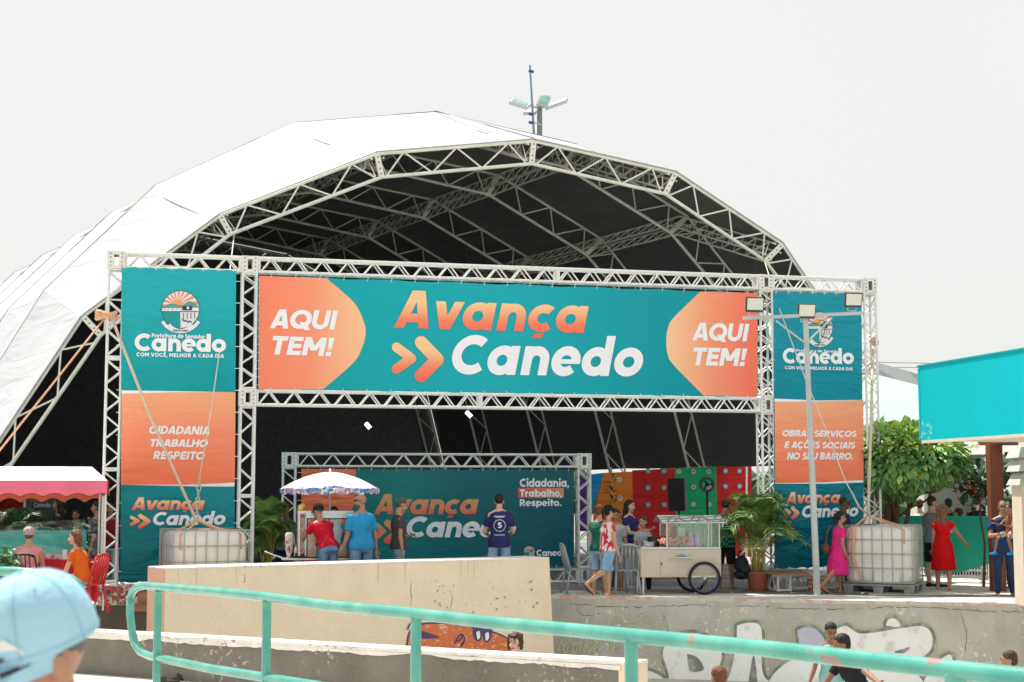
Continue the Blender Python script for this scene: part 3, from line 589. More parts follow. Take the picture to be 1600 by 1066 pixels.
# hanging tube lamps inside
M_led = mat('led_tube', (.9, .95, 1), emis=(.85, .93, 1, 2.5))
for (x0, y0, x1, y1, D) in ((572, 662, 579, 670, 34.5), (729, 644, 737, 652, 35)):
    p = P(x0, y0, D); q = P(x1, y1, D - .05); L = thing('ceiling_lamp', 'lit white tube lamp hanging in the dark tent ' + ('above the middle of the inner banner' if x0 > 600 else 'above the parasol'), 'lamp', p, group='lit tube lamps inside the tent')
    bar('tube', p, q, .048, M_led, L, 10); e_ = (q - p).normalized(); bar('end_cap', p - e_ * .03, p, .05, M_black, L, 10); bar('end_cap', q, q + e_ * .03, .05, M_black, L, 10); top = p + Z * 4.5; bar('cord', p + Z * .06, top, .006, M_black, L)
# ---------------------------------------------------------------- box truss with separate braces
budget = {'n': 0}
def box_truss(root, A, B, up, n, s=.29, pitch=.45, r=.0245, name='truss_segment', ends=True, rb=.014):
    """square truss; up = one transverse axis, n = the axis towards the viewer"""
    A, B = Vector(A), Vector(B); d = (B - A); Lg = d.length; d.normalize(); up = (Vector(up) - d * Vector(up).dot(d)).normalized(); n = d.cross(up).normalized() * (1 if d.cross(up).dot(Vector(n)) > 0 else -1)
    hs = s / 2 - r; mb_ = MB()
    for a_ in (1, -1):
        for b_ in (1, -1): mb_.tube(A + up * hs * a_ + n * hs * b_, B + up * hs * a_ + n * hs * b_, r, n=8)
    if ends:
        for E_, sg in ((A, 1), (B, -1)):
            e = E_ + d * .015 * sg
            for a_ in (1, -1):
                mb_.tube(e + up * hs * a_ - n * hs, e + up * hs * a_ + n * hs, r * .8, n=6); mb_.tube(e + n * hs * a_ - up * hs, e + n * hs * a_ + up * hs, r * .8, n=6)
    part = mb_.build(name, M_truss, root, world=True, smooth='auto'); k = max(2, round(Lg / pitch)); stuff = MB()
    for j in range(k):
        t0, t1, t2 = (j + .08) / k, (j + .5) / k, (j + .92) / k; q = lambda t: A.lerp(B, t)
        for face in (0, 1, 2, 3):
            nn_, uu = ((n, up), (-n, up), (up, n), (-up, n))[face]
            for s0, s1, e0, e1 in ((t0, t1, -1, 1), (t1, t2, 1, -1)):
                if face >= 2: e0, e1 = -e0, -e1
                p0 = q(s0) + nn_ * hs + uu * hs * e0; p1 = q(s1) + nn_ * hs + uu * hs * e1
                if face == 0 and budget['n'] < 300: bar('brace', p0, p1, rb, M_truss, part); budget['n'] += 1
                else: stuff.tube(p0, p1, rb, n=5)
    if stuff.v:
        o_ = stuff.build('far_brace', M_truss, part, world=True); tag(o_, kind='stuff')
    return part
def corner(root, c, s=.30, m=None, name='corner_block', n=None, u=None):
    """bolted cube joining trusses: frame plates with a slot and bolts"""
    c = Vector(c); n = n or GP.n; u = u or GP.u; mb_ = MB(); M3 = Matrix((u, -n, Z)).transposed(); hs = s / 2; th = .018
    for a_ in (1, -1):
        mb_.box(c + n * (hs - th / 2) * a_ + u * (-hs * .62), (s * .36, th, s), M=M3); mb_.box(c + n * (hs - th / 2) * a_ + u * (hs * .62), (s * .36, th, s), M=M3)
        mb_.box(c + n * (hs - th / 2) * a_ + Z * hs * .78, (s * .27, th * .9, s * .2), M=M3); mb_.box(c + n * (hs - th / 2) * a_ - Z * hs * .78, (s * .27, th * .9, s * .2), M=M3)
        mb_.box(c + u * (hs - th / 2) * a_, (th, s - .04, s - .01), M=M3); mb_.box(c + Z * (hs - th / 2) * a_, (s - .04, s - .04, th), M=M3)
    o_ = mb_.build(name, m or M_plate, root, world=True); 
    bb = MB()
    for x_ in (-.62, .62):
        for z_ in (-.7, -.25, .25, .7): p = c + u * hs * x_ + Z * hs * z_ + n * hs; bb.tube(p, p + n * .008, .011, n=6)
    tag(bb.build('bolts', M_bolt, o_, world=True), kind='stuff'); return o_
gan = thing('banner_gantry', 'tall aluminium truss gantry spanning the tent mouth and holding the three big banners', 'truss gantry', GP.O)
S1, S2, S3, S4 = [GP.sz(x_, 650)[0] for x_ in (176, 386, 1196, 1359)]
ZT = 5.78; ZM = 3.45; cs = .30; up = Z
for s_ in (S1, S2, S3, S4):
    corner(gan, GP.pt(s_, ZT))
    segs = [(.30, 2.2), (2.2, 4.1), (4.1, ZT - cs / 2)] if s_ in (S1, S4) else [(.30, 1.75), (1.75, ZM - cs / 2), (ZM + cs / 2, ZT - cs / 2)]
    for z0, z1 in segs: box_truss(gan, GP.pt(s_, z0), GP.pt(s_, z1), GP.u, GP.n)
for s_ in (S2, S3): corner(gan, GP.pt(s_, ZM))
for a_, b_, z_ in ((S1, S2, ZT), (S2, (S2 + S3) * .5 + .75, ZT), ((S2 + S3) * .5 + .75, S3, ZT), (S3, S4, ZT), (S2, (S2 + S3) / 2 - .7, ZM), ((S2 + S3) / 2 - .7, S3, ZM)):
    e0 = cs / 2 if a_ in (S1, S2, S3, S4) else 0; e1 = cs / 2 if b_ in (S1, S2, S3, S4) else 0
    box_truss(gan, GP.pt(a_ + e0, z_), GP.pt(b_ - e1, z_), Z, GP.n, r=.024)
# feet: short trusses on the ground running towards the viewer, red-and-white end blocks
M_redblock = mat('chipped_red_plate', (.50, .10, .07), rough=.6, col2=(.70, .66, .60), lo=.50, hi=.54, scale=16)
for s_ in (S1, S2, S3, S4):
    corner(gan, GP.pt(s_, .15), name='base_block')
    if s_ in (S1, S4):
        sg = 1 if s_ == S1 else -1
        box_truss(gan, GP.pt(s_ + .16 * sg, .15, .0), GP.pt(s_ + 1.0 * sg, .15, .0), Z, GP.n, name='foot_truss')
    if s_ != S4: box_truss(gan, GP.pt(s_, .15, .16), GP.pt(s_, .15, .75 if s_ != S1 else .8), GP.u, Z, name='foot_truss')
    s_ != S3 and corner(gan, GP.pt(s_, .15, .92 if s_ != S4 else .32), m=M_redblock if s_ == S1 else None, name='foot_block')
corner(gan, GP.pt(S1 + .33, .15, .75), m=M_redblock, name='foot_block'); box_truss(gan, GP.pt(S3 + .2, .15, .35), GP.pt(S3 + 1.15, .15, .35), Z, GP.n, name='foot_truss'); 
corner(gan, GP.pt(S3 + .62, .12, .75), s=.24, m=M_redblock, name='foot_block')
# ---------------------------------------------------------------- banners
FP = GP.shift(.16)                                              # the face the banners hang on
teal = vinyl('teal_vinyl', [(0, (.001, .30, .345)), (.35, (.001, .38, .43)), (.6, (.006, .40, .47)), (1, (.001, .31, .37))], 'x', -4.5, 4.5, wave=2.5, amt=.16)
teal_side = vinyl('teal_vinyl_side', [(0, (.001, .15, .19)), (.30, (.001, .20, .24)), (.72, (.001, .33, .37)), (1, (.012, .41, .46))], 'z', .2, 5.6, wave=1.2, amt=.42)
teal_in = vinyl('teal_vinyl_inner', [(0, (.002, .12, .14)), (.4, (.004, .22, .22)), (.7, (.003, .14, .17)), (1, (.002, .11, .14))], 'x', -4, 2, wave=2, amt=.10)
orange_side = vinyl('orange_vinyl_side', [(0, (.92, .20, .10)), (.55, (.94, .29, .16)), (1, (.95, .42, .23))], 'z', 1.95, 3.5, amt=.42)
orangeL = vinyl('orange_vinyl_left', [(0, (.94, .24, .14)), (.45, (.94, .31, .18)), (1, (.95, .60, .34))], 'x', -4.4, -2.5, amt=.12)
orangeR = vinyl('orange_vinyl_right', [(0, (.95, .60, .34)), (.5, (.94, .33, .19)), (1, (.92, .19, .12))], 'x', 2.9, 4.5, amt=.12)
whitev = vinyl('white_vinyl', [(0, (.88, .88, .93)), (1, (.88, .88, .93))], amt=.2)
def letter_grad(name, z0, z1, lo=(.92, .12, .08), hi=(.95, .60, .33)): return vinyl(name, [(0, lo), (.35, (.93, .23, .13)), (.75, hi), (1, hi)], 'z', z0, z1, amt=.15)
M_hem = mat('hem_tape', (.02, .30, .31), rough=.5)
def banner(name, label, pl, corners_px, m, parent=None, sag=0):
    (x0, y0), (x1, y1), (x2, y2), (x3, y3) = corners_px; b_ = MB(); nu, nv = 24, 16
    bn_ = thing(name, label, 'banner', pl.hit(x3, y3)); s0, za = pl.sz(x0, y0); s1, zb = pl.sz(x1, y1); s2, zc = pl.sz(x2, y2); s3, zd = pl.sz(x3, y3); vs = []
    for th in (0, -.004):
        for i in range(nu + 1):
            for j in range(nv + 1):
                u_, v_ = i / nu, j / nv; s = (s0 + (s1 - s0) * u_) * (1 - v_) + (s3 + (s2 - s3) * u_) * v_; z = (za + (zb - za) * u_) * (1 - v_) + (zd + (zc - zd) * u_) * v_
                e = .012 * math.sin(u_ * 46) * (1 if j in (0, nv) else 0)
                vs.append(pl.pt(s, z + e * (-1 if j == 0 else 1), th))
    N = (nu + 1) * (nv + 1); fs = []
    for i in range(nu):
        for j in range(nv):
            a = i * (nv + 1) + j; fs.append((a, a + 1, a + nv + 2, a + nv + 1)); fs.append((a + N, a + nv + 1 + N, a + nv + 2 + N, a + 1 + N))
    b_.add(vs, fs); b_.build('cloth', m, bn_, world=True)
    # eyelets and lashings to the truss all round
    for k in range(22):
        u_ = (k + .5) / 22; 
        for z0_, z1_, s_, t_, dz in ((za, zb, s0, s1, 1), (zd, zc, s3, s2, -1)):
            if abs(s1 - s0) < 3 and k % 3: continue
            p = pl.pt(s_ + (t_ - s_) * u_, z0_ + (z1_ - z0_) * u_ - .03 * dz, .003); bar('lashing', p, p + Z * .085 * dz + pl.n * .012 + pl.u * .02, .006, M_lash, bn_, 4)
    for k in range(14):
        v_ = (k + .5) / 14
        for s_, t_, z_, w_, du in ((s0, s3, za, zd, -1), (s1, s2, zb, zc, 1)):
            if name == 'inner_banner' and k % 2: continue
            p = pl.pt(s_ + (t_ - s_) * v_ - .02 * du, z_ + (w_ - z_) * v_, .003); bar('lashing', p, p + pl.u * .10 * du + pl.n * .01, .005, M_lash, bn_, 4)
    return bn_
M_lash = mat('white_lashing', (.75, .75, .73), rough=.6)
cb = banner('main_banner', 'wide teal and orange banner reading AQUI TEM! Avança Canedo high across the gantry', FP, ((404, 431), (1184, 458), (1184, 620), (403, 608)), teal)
cx_ = lambda px, py: FP.sz(px, py)[1]
lc = smoothcurve([(510, 435), (553, 473), (569, 505), (571, 523), (565, 545), (551, 568), (504, 609)], 8); flat(FP, [(405, 431)] + lc + [(404, 608)], orangeL, cb, .004)
rc = smoothcurve([(1094, 456), (1052, 497), (1043, 515), (1041, 533), (1043, 553), (1052, 570), (1099, 618)], 8); flat(FP, rc + [(1183, 620), (1183, 458)], orangeR, cb, .004)
lettering(FP, 'AQUI', 421, 483, 513, 528, whitev, cb, .010, .18, yb1=515.5); lettering(FP, 'TEM!', 425, 525, 554, 523, whitev, cb, .010, .18, yb1=557)
lettering(FP, 'AQUI', 1081, 504, 532, 1171, whitev, cb, .010, .18, yb1=534); lettering(FP, 'TEM!', 1083, 543, 571, 1168, whitev, cb, .010, .18, yb1=572.5)
zz = cx_(615, 513), cx_(615, 454); g1 = letter_grad('print_gradient_main', zz[0] - .14, zz[1])
lettering(FP, 'Avança', 615, 453, 512, 920, g1, cb, .010, .20, yb1=521, tight=1.03)
lettering(FP, 'Canedo', 706, 523, 585, 1005, whitev, cb, .010, .20, yb1=588.5, tight=1.03)
g2 = letter_grad('print_gradient_chevron', cx_(650, 600), cx_(650, 528)); chevron(FP, 612, 650, 535, 585, 15, g2, cb, .012); chevron(FP, 648, 693, 525, 598, 20, g2, cb, .014)
def emblem(pl, cx, cy, r, par, off=.010, sx=1.0, text=True):
    """round town crest: sun with rays over hills, a bridge, a teal field and a pale field, ribbon below"""
    X = lambda a_: cx + a_ * r * sx; Y = lambda b_: cy - b_ * r; pk = lambda l: [(X(a_), Y(b_)) for a_, b_ in l]; circ = lambda a0, a1, q=1, n=20: [(q * math.cos(R(a0 + (a1 - a0) * i / n)), q * math.sin(R(a0 + (a1 - a0) * i / n))) for i in range(n + 1)]
    c = lambda nm, col: vinyl('crest_' + nm, [(0, col), (1, col)], amt=.1)
    wh, dk, cor, gr, te, or_ = c('white', (.80, .79, .82)), c('dark', (.06, .04, .13)), c('coral', (.80, .30, .20)), c('green', (.10, .34, .30)), c('teal', (.01, .33, .35)), c('sun', (.85, .36, .13))
    f = lambda l, m_, k, nm='crest': flat(pl, pk(l), m_, par, off + k * .0015, nm)
    f(circ(0, 360, 1.03)[:-1], dk, 0); f(circ(0, 360, 1.0)[:-1], wh, 1)
    sc_x, sc_y = -.15, .28
    for i in range(11):
        a0 = -20 + i * 20; a1 = a0 + 10; l = [(sc_x, sc_y)]
        for a_ in (a0, a1):
            d_ = 2.0
            while True:
                x_, y_ = sc_x + d_ * math.cos(R(a_)), sc_y + d_ * math.sin(R(a_))
                if x_ * x_ + y_ * y_ < .985 or d_ < .1: break
                d_ -= .02
            l.append((x_, max(y_, .17)))
        f(l, cor, 2)
    f([(sc_x + .30 * math.cos(R(t_)), sc_y + .26 * math.sin(R(t_))) for t_ in range(0, 360, 20)], or_, 3)
    f([(-.97, .17), (-.8, .22), (-.55, .32), (-.3, .30), (-.1, .24), (.1, .22), (.2, .26), (.35, .42), (.5, .46), (.7, .40), (.96, .16), (1.0, .02), (-1, .02)], gr, 4)
    f([(-1, .08), (.98, .08), (1, -.1), (-1, -.1)], wh, 5)
    for i in range(5): f([(-.95 + i * .23, -.06), (-.93 + i * .23, -.06), (-.83 + i * .23, .07), (-.85 + i * .23, .07)], dk, 6)
    f([(.10, .20), (.62, .20), (.62, -.05), (.10, -.05)], dk, 6); f([(.66, .10), (.94, .10), (.94, -.05), (.66, -.05)], wh, 6); f([(.34, .16), (.46, .16), (.46, .02), (.34, .02)], wh, 7); f([(-1, -.09), (1, -.09), (1, -.13), (-1, -.13)], dk, 7)
    f([(-.02, -.14)] + circ(270, 188, .99, 12), te, 6)
    for i in range(4): f([(.14 + i * .2, -.17), (.18 + i * .2, -.17), (.18 + i * .2, -.50), (.14 + i * .2, -.50)], dk, 7)
    for l in ([(.1, -.5), (.2, -.62), (.3, -.6), (.4, -.68), (.5, -.62), (.6, -.7)], ): scribble(pl, pk(l), r * .06, dk, par, off + .012, 'crest')
    rb = [(x_, y_ - .05) for x_, y_ in circ(212, 328, 1.06, 16)] + [(x_, y_ - .05) for x_, y_ in circ(328, 212, 1.24, 16)]; f([(x_, y_ + .02) for x_, y_ in rb], wh, 8); f([(a_[0] * .78, a_[1] * .99) for a_ in circ(225, 315, 1.24, 12)] + [(a_[0] * .78, a_[1] * .99) for a_ in circ(315, 225, 1.06, 12)], wh, 9)
    if text:
        q = pk([(-.42, -1.10), (.42, -1.10)]); lettering(pl, 'SENADOR CANEDO', q[0][0], Y(-1.08), Y(-1.17), q[1][0], dk, par, off + .016, name='crest')
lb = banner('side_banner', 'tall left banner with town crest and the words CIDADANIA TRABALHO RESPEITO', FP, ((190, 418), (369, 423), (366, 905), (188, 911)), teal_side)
flat(FP, [(190, 610), (280, 611.5), (367, 613), (367, 616), (190, 616)], whitev, lb, .004); flat(FP, [(190, 757), (300, 757), (367, 754), (366, 760.5), (300, 760), (190, 757.5)], whitev, lb, .004)
flat(FP, [(190, 615.5), (280, 613), (368, 613), (367, 754), (290, 757.5), (189, 757.5)], orange_side, lb, .007)
emblem(FP, 282, 484, 29, lb)
lettering(FP, 'Prefeitura de Senador', 237, 521, 527.5, 320, whitev, lb, .012, tight=1.1, yb1=529.5); lettering(FP, 'Canedo', 210, 521, 548.5, 353, whitev, lb, .010, wt=.24, yb1=550.5)
lettering(FP, 'COM VOCÊ, MELHOR A CADA DIA', 213, 551, 557, 350, whitev, lb, .010, tight=1.08, yb1=559.5)
lettering(FP, 'CIDADANIA', 233, 665, 678, 327, whitev, lb, .012, .2, yb1=679.5); lettering(FP, 'TRABALHO', 235, 686, 698, 325, whitev, lb, .012, .2, yb1=699); lettering(FP, 'RESPEITO', 239, 705, 717.5, 320, whitev, lb, .012, .2, yb1=718.5)
g3 = letter_grad('print_gradient_low', cx_(205, 801), cx_(205, 778)); lettering(FP, 'Avança', 205, 777, 797, 320, g3, lb, .010, .2, tight=.98); lettering(FP, 'Canedo', 239, 800, 821, 352, whitev, lb, .010, .2, tight=.98, yb1=820)
g4 = letter_grad('print_gradient_low_chevron', cx_(205, 825), cx_(205, 804)); chevron(FP, 203, 218, 806, 822, 5.5, g4, lb, .012); chevron(FP, 216, 235, 803, 826, 7, g4, lb, .014)
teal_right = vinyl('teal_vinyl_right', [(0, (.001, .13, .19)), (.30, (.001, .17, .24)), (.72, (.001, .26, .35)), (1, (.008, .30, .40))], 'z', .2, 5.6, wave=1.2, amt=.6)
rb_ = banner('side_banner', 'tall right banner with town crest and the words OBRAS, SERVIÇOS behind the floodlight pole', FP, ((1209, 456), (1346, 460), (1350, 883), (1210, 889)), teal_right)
flat(FP, [(1210, 623), (1280, 626), (1349, 625), (1349, 628), (1210, 629)], whitev, rb_, .004); flat(FP, [(1211, 754), (1290, 753), (1349, 749), (1349, 754), (1290, 756), (1211, 756)], whitev, rb_, .004)
flat(FP, [(1210, 628), (1280, 627.5), (1349, 625.5), (1349, 750), (1290, 753.5), (1211, 755)], orange_side, rb_, .007)
emblem(FP, 1280, 512, 24, rb_, sx=.84)
lettering(FP, 'Prefeitura de Senador', 1244, 545.5, 550, 1312, whitev, rb_, .012, tight=1.1); lettering(FP, 'Canedo', 1223, 544, 568, 1334, whitev, rb_, .010, wt=.24, yb1=569); lettering(FP, 'COM VOCÊ, MELHOR A CADA DIA', 1226, 572, 577, 1332, whitev, rb_, .010, tight=1.08)
lettering(FP, 'OBRAS SERVIÇOS', 1222, 672, 682, 1338, whitev, rb_, .012, .2); lettering(FP, 'E AÇÕES SOCIAIS', 1225, 690, 700.5, 1336, whitev, rb_, .012, .2); lettering(FP, 'NO SEU BAIRRO.', 1229, 707, 718, 1332, whitev, rb_, .012, .2)
g5 = letter_grad('print_gradient_low_right', cx_(1228, 790), cx_(1228, 769)); lettering(FP, 'Avança', 1228, 769, 787, 1313, g5, rb_, .010, .2, tight=.98, yb1=786); lettering(FP, 'Canedo', 1253, 790, 809, 1341, whitev, rb_, .010, .2, tight=.98, yb1=807)
g6 = letter_grad('print_gradient_low_chevron_right', cx_(1226, 813), cx_(1226, 792)); chevron(FP, 1225, 1236, 794, 808, 5, g6, rb_, .012); chevron(FP, 1235, 1249, 791, 812, 6, g6, rb_, .014)
# ---------------------------------------------------------------- inner frame with its banner
q0 = P(452, 890, 30.3); q1 = P(911, 890, 31.2); IP = Plane(Vector((q0.x, q0.y, 0)), Vector((q1.x - q0.x, q1.y - q0.y, 0)))
inn = thing('truss_stand', 'smaller aluminium truss frame standing on the plaza inside the tent', 'truss frame', IP.O); T1, T2_ = IP.sz(452, 720)[0], IP.sz(911, 720)[0]; ZI = IP.sz(452, 719)[1]
budget['n'] = 0
for s_ in (T1, T2_):
    corner(inn, IP.pt(s_, ZI), n=IP.n, u=IP.u); corner(inn, IP.pt(s_, .15), name='base_block', n=IP.n, u=IP.u); box_truss(inn, IP.pt(s_, .30), IP.pt(s_, ZI - .15), IP.u, IP.n)
box_truss(inn, IP.pt(T1 + .15, ZI), IP.pt(T2_ - .15, ZI), Z, IP.n); box_truss(inn, IP.pt(T1 + .15, .15), IP.pt(T2_ - .15, .15), Z, IP.n)
IF = IP.shift(.16)
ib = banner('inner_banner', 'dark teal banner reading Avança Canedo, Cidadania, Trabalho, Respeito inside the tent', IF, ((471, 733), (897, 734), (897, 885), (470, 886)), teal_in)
zi = lambda y: IF.sz(640, y)[1]
flat(IF, [(471, 733), (556, 733), (556, 780), (520, 870), (471, 870)], orange_side, ib, .004)
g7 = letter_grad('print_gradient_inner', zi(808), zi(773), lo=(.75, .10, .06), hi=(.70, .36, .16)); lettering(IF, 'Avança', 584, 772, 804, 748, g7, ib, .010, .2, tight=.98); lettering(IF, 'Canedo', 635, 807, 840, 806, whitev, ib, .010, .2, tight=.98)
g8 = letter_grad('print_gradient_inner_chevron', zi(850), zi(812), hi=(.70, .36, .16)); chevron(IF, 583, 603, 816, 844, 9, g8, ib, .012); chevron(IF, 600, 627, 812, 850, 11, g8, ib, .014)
lettering(IF, 'Cidadania,', 812, 748, 761, 889, whitev, ib, .010); flat(IF, [(809.5, 762.5), (880.5, 762.5), (880.5, 778), (809.5, 778)], vinyl('trabalho_box', [(0, (.75, .10, .07)), (1, (.80, .32, .15))], 'x', .2, 1.1, amt=.1), ib, .008)
lettering(IF, 'Trabalho,', 812, 765, 776.5, 878, whitev, ib, .012); lettering(IF, 'Respeito.', 812, 780, 791, 877, whitev, ib, .010)
emblem(IF, 827, 862, 8.5, ib, text=False); lettering(IF, 'Canedo', 838, 859, 869, 886, whitev, ib, .010, wt=.24)
# ---------------------------------------------------------------- people
pending = []            # (object, voxel, noise amount, noise scale) remeshed together at the end
def soft(mb, name, m, parent, vox=.013, amp=0, ns=12, smooth=4):
    o = mb.build(name, m, parent); pending.append((o, vox, amp, ns, smooth)); return o
def finish_soft():
    for o, vox, amp, ns, sm in pending:
        r = o.modifiers.new('r', 'REMESH'); r.mode = 'VOXEL'; r.voxel_size = vox; s = o.modifiers.new('s', 'SMOOTH'); s.iterations = sm; s.factor = .5
    bpy.context.view_layer.update(); dg = bpy.context.evaluated_depsgraph_get()
    for o, vox, amp, ns, sm in pending:
        me = bpy.data.meshes.new_from_object(o.evaluated_get(dg)); old = o.data; o.modifiers.clear(); o.data = me; bpy.data.meshes.remove(old)
        if amp:
            vn = [v.normal.copy() for v in me.vertices]
            for v, n_ in zip(me.vertices, vn): v.co += n_ * amp * noise.noise(v.co * ns + Vector((len(o.name), 3, 1)))
        me.polygons.foreach_set('use_smooth', [True] * len(me.polygons))
    pending.clear()
SK = {k: mat('skin_' + k, c, rough=.5, var=.08, scale=25, spec=.3) for k, c in dict(light=(.66, .40, .29), mid=(.52, .29, .19), tan=(.42, .22, .14), brown=(.28, .145, .09), dark=(.12, .065, .04)).items()}
HR = {k: mat('hair_' + k, c, rough=.55, var=.5, scale=60, bump=.5, bscale=110, stretch=(1, 1, .25)) for k, c in dict(black=(.012, .010, .009), brown=(.07, .035, .02), grey=(.10, .095, .09), light=(.22, .11, .055), auburn=(.17, .055, .03)).items()}
M_eye = mat('eye_white', (.6, .58, .55), rough=.3); M_iris = mat('eye_dark', (.015, .01, .008), rough=.2); M_lip = mat('lips', (.30, .10, .08), rough=.5); M_brow = HR['black']
def cloth(name, col, **k):
    k.setdefault('rough', .85); k.setdefault('var', .13); k.setdefault('scale', 9); k.setdefault('bump', 1.6); k.setdefault('bscale', 7); k.setdefault('stretch', (1, 1, .55)); k.setdefault('spec', .15); return mat('fabric_' + name, col, **k)
jeans = cloth('jeans_blue', (.10, .20, .37), col2=(.20, .33, .50), lo=.40, hi=.70, scale=7); jeans_l = cloth('jeans_light', (.20, .34, .52), col2=(.36, .50, .66), lo=.42, hi=.68, scale=8)
def dirv(f, o, sx): return Vector((sx * math.sin(R(o)), math.sin(R(f)) * math.cos(R(o)), -math.cos(R(f)) * math.cos(R(o))))
def person(label, loc, yaw, H=1.7, skin='tan', shirt=None, sleeve=.55, pants=None, ptype='long', legs=((0, 3, 0), (0, 3, 0)), arms=((0, 8, 12, 0), (0, 8, 12, 0)), lean=0, side=0, head=(0, 0), g=1.0, belly=0,
           hair='short', hc='black', shoes=None, face=True, child=0, seat=None, female=False, group=None, brow=True, vox=.013, glasses=False, collar=None, hem=-.07, tw=0, beard=False, nolegs=False):
    """yaw: 0 = facing away from the camera (+Y), 180 = facing it. arms: (forward, out, elbow bend, inward) left, right. legs: (forward, out, knee bend)"""
    k = H / 1.70; rt = thing('person', label, 'person', loc, R(yaw), group); m_ = SK[skin]
    hipz = max(.41 * math.cos(R(a)) + .41 * math.cos(R(a - b_)) for a, o_, b_ in legs) + .075
    if seat: hipz = seat / k + .10
    Pv = Vector((0, 0, hipz)); S = Vector((math.sin(R(side)), math.sin(R(lean)) * math.cos(R(side)), math.cos(R(lean)))).normalized()
    X = Vector((1, 0, 0)); X = (X - S * X.dot(S)).normalized(); Yf = S.cross(X).normalized(); shw = (.155 if female else .18) * (1 if not child else .93)
    hd = 1.0 + .28 * child; at = lambda z: Pv + S * z; q = lambda v: v * k
    body = MB(); shb = MB(); pb = MB()
    def ring_at(mb, z, rx, ry, fy=0): c = at(z) + Yf * fy; return [q(c + X * math.cos(2 * math.pi * i / 16) * rx + Yf * math.sin(2 * math.pi * i / 16) * ry) for i in range(16)]
    prof = [(-.10, .145, .105), (-.02, .165, .12), (.08, .145, .108), (.17, .132, .10), (.28, .152, .112), (.38, .165, .108), (.44, .150, .088), (.485, .09, .066), (.52, .052, .055), (.58, .048, .052)]
    if female: prof = [(-.10, .155, .112), (-.02, .17, .125), (.08, .14, .105), (.17, .118, .092), (.28, .135, .118), (.36, .145, .115), (.43, .135, .08), (.475, .08, .06), (.52, .045, .048), (.58, .042, .046)]
    body.loft([ring_at(body, z, rx * g, ry * g) for z, rx, ry in prof])
    if belly: body.ball(q(at(.12) + Yf * .07), tuple(k * v for v in (.14 * g, .12 + belly, .15)), 12, 8)
    # legs
    feet = []
    for sx, (a, o_, b_) in zip((-1, 1), legs):
        hp = Pv + Vector((sx * .088 * g, 0, -.02)); kn = hp + dirv(a, o_, sx) * .41; an = kn + dirv(a - b_, o_ * .6, sx) * .41; fw = Vector((sx * .12, 1, 0)).normalized(); fz = -.02
        ft_up = math.sin(R(max(0, b_ - a))); toe = an + (fw * math.cos(R(max(0, b_ - a) * .8)) + Vector((0, 0, -ft_up))) * .17 + Vector((0, 0, -.045))
        if nolegs: continue
        body.caps(q(hp), q(kn), .083 * g * k, .054 * k, 12); body.caps(q(kn), q(kn.lerp(an, .35) - fw * .012), .054 * k, .055 * k, 12); body.caps(q(kn.lerp(an, .3) - fw * .01), q(an), .054 * k, .034 * k, 12)
        heel = an - fw * .035 + Vector((0, 0, -.035)); body.caps(q(heel), q(toe), .034 * k, .028 * k, 10); body.caps(q(an), q(heel), .036 * k, .034 * k, 8); feet.append((heel, toe, an, fw))
    # arms
    hands = []; shoulder = []
    for sx, (a, o_, e_, inw) in zip((-1, 1), arms):
        sh = at(.408) + X * sx * shw * (1 + (g - 1) * .6); ua = dirv(a, o_, sx); ua = X * ua.x + Yf * ua.y + S * ua.z if lean < 30 else ua
        fa = dirv(a + e_, o_ - inw, sx); fa = X * fa.x + Yf * fa.y + S * fa.z if lean < 30 else fa
        el = sh + ua * .285; wr = el + fa * .245; body.ball(q(sh), .050 * k * g, 10, 6); body.caps(q(at(.50) + X * sx * .02), q(sh + S * .012), .05 * k, .040 * k, 8); body.caps(q(sh), q(el), .046 * g * k, .037 * k, 10); body.caps(q(el), q(el.lerp(wr, .3)), .038 * k, .038 * k, 10); body.caps(q(el.lerp(wr, .3)), q(wr), .038 * k, .024 * k, 10)
        nrm_ = fa.cross(X * -sx).normalized(); sd = nrm_.cross(fa).normalized(); pc = wr + fa * .05; mrot = Matrix((sd, nrm_, fa)).transposed(); body.ball(q(pc), (.038 * k, .019 * k, .055 * k), 10, 6, mrot); hands.append((wr, fa, sd, nrm_, pc)); shoulder.append((sh, ua, el, fa, wr))
    # head
    ny = R(head[0]); npi = R(head[1]); nb = at(.57); hf = Vector((-math.sin(ny), math.cos(ny) * math.cos(npi), -math.sin(npi))).normalized(); hx = hf.cross(Z).normalized(); hu = hx.cross(hf).normalized(); HM = Matrix((hx, hf, hu)).transposed()
    hc_ = nb + hu * (.105 * (1 + .6 * (hd - 1))) + hf * .018; hp_ = lambda x, y, z: q(hc_ + (hx * x + hf * y + hu * z) * hd)
    body.caps(q(at(.50)), q(nb + hu * .05 + hf * .0), .052 * k * (1.08 if not female else .92), .050 * k * (1 if not female else .9), 10)
    body.ball(hp_(0, -.012, .025), (.074 * k * hd, .092 * k * hd, .088 * k * hd), 14, 10, HM); body.ball(hp_(0, .022, -.042), (.056 * k * hd, .062 * k * hd, .068 * k * hd), 12, 8, HM); body.ball(hp_(0, .062, -.085), (.026 * k * hd, .022 * k * hd, .022 * k * hd), 8, 6, HM)
    body.caps(hp_(0, .085, .008), hp_(0, .100, -.032), .009 * k, .016 * k, 8); body.ball(hp_(-.03, .066, -.03), .024 * k * hd, 8, 6); body.ball(hp_(.03, .066, -.03), .024 * k * hd, 8, 6)
    for sx in (-1, 1): body.ball(hp_(.076 * sx, -.005, -.01), (.010 * k * hd, .020 * k * hd, .031 * k * hd), 8, 6, HM)
    bo = soft(body, 'body', m_, rt, vox=vox * .85)
    # fingers (own small mesh joined to the hand by overlap)
    fb = MB()
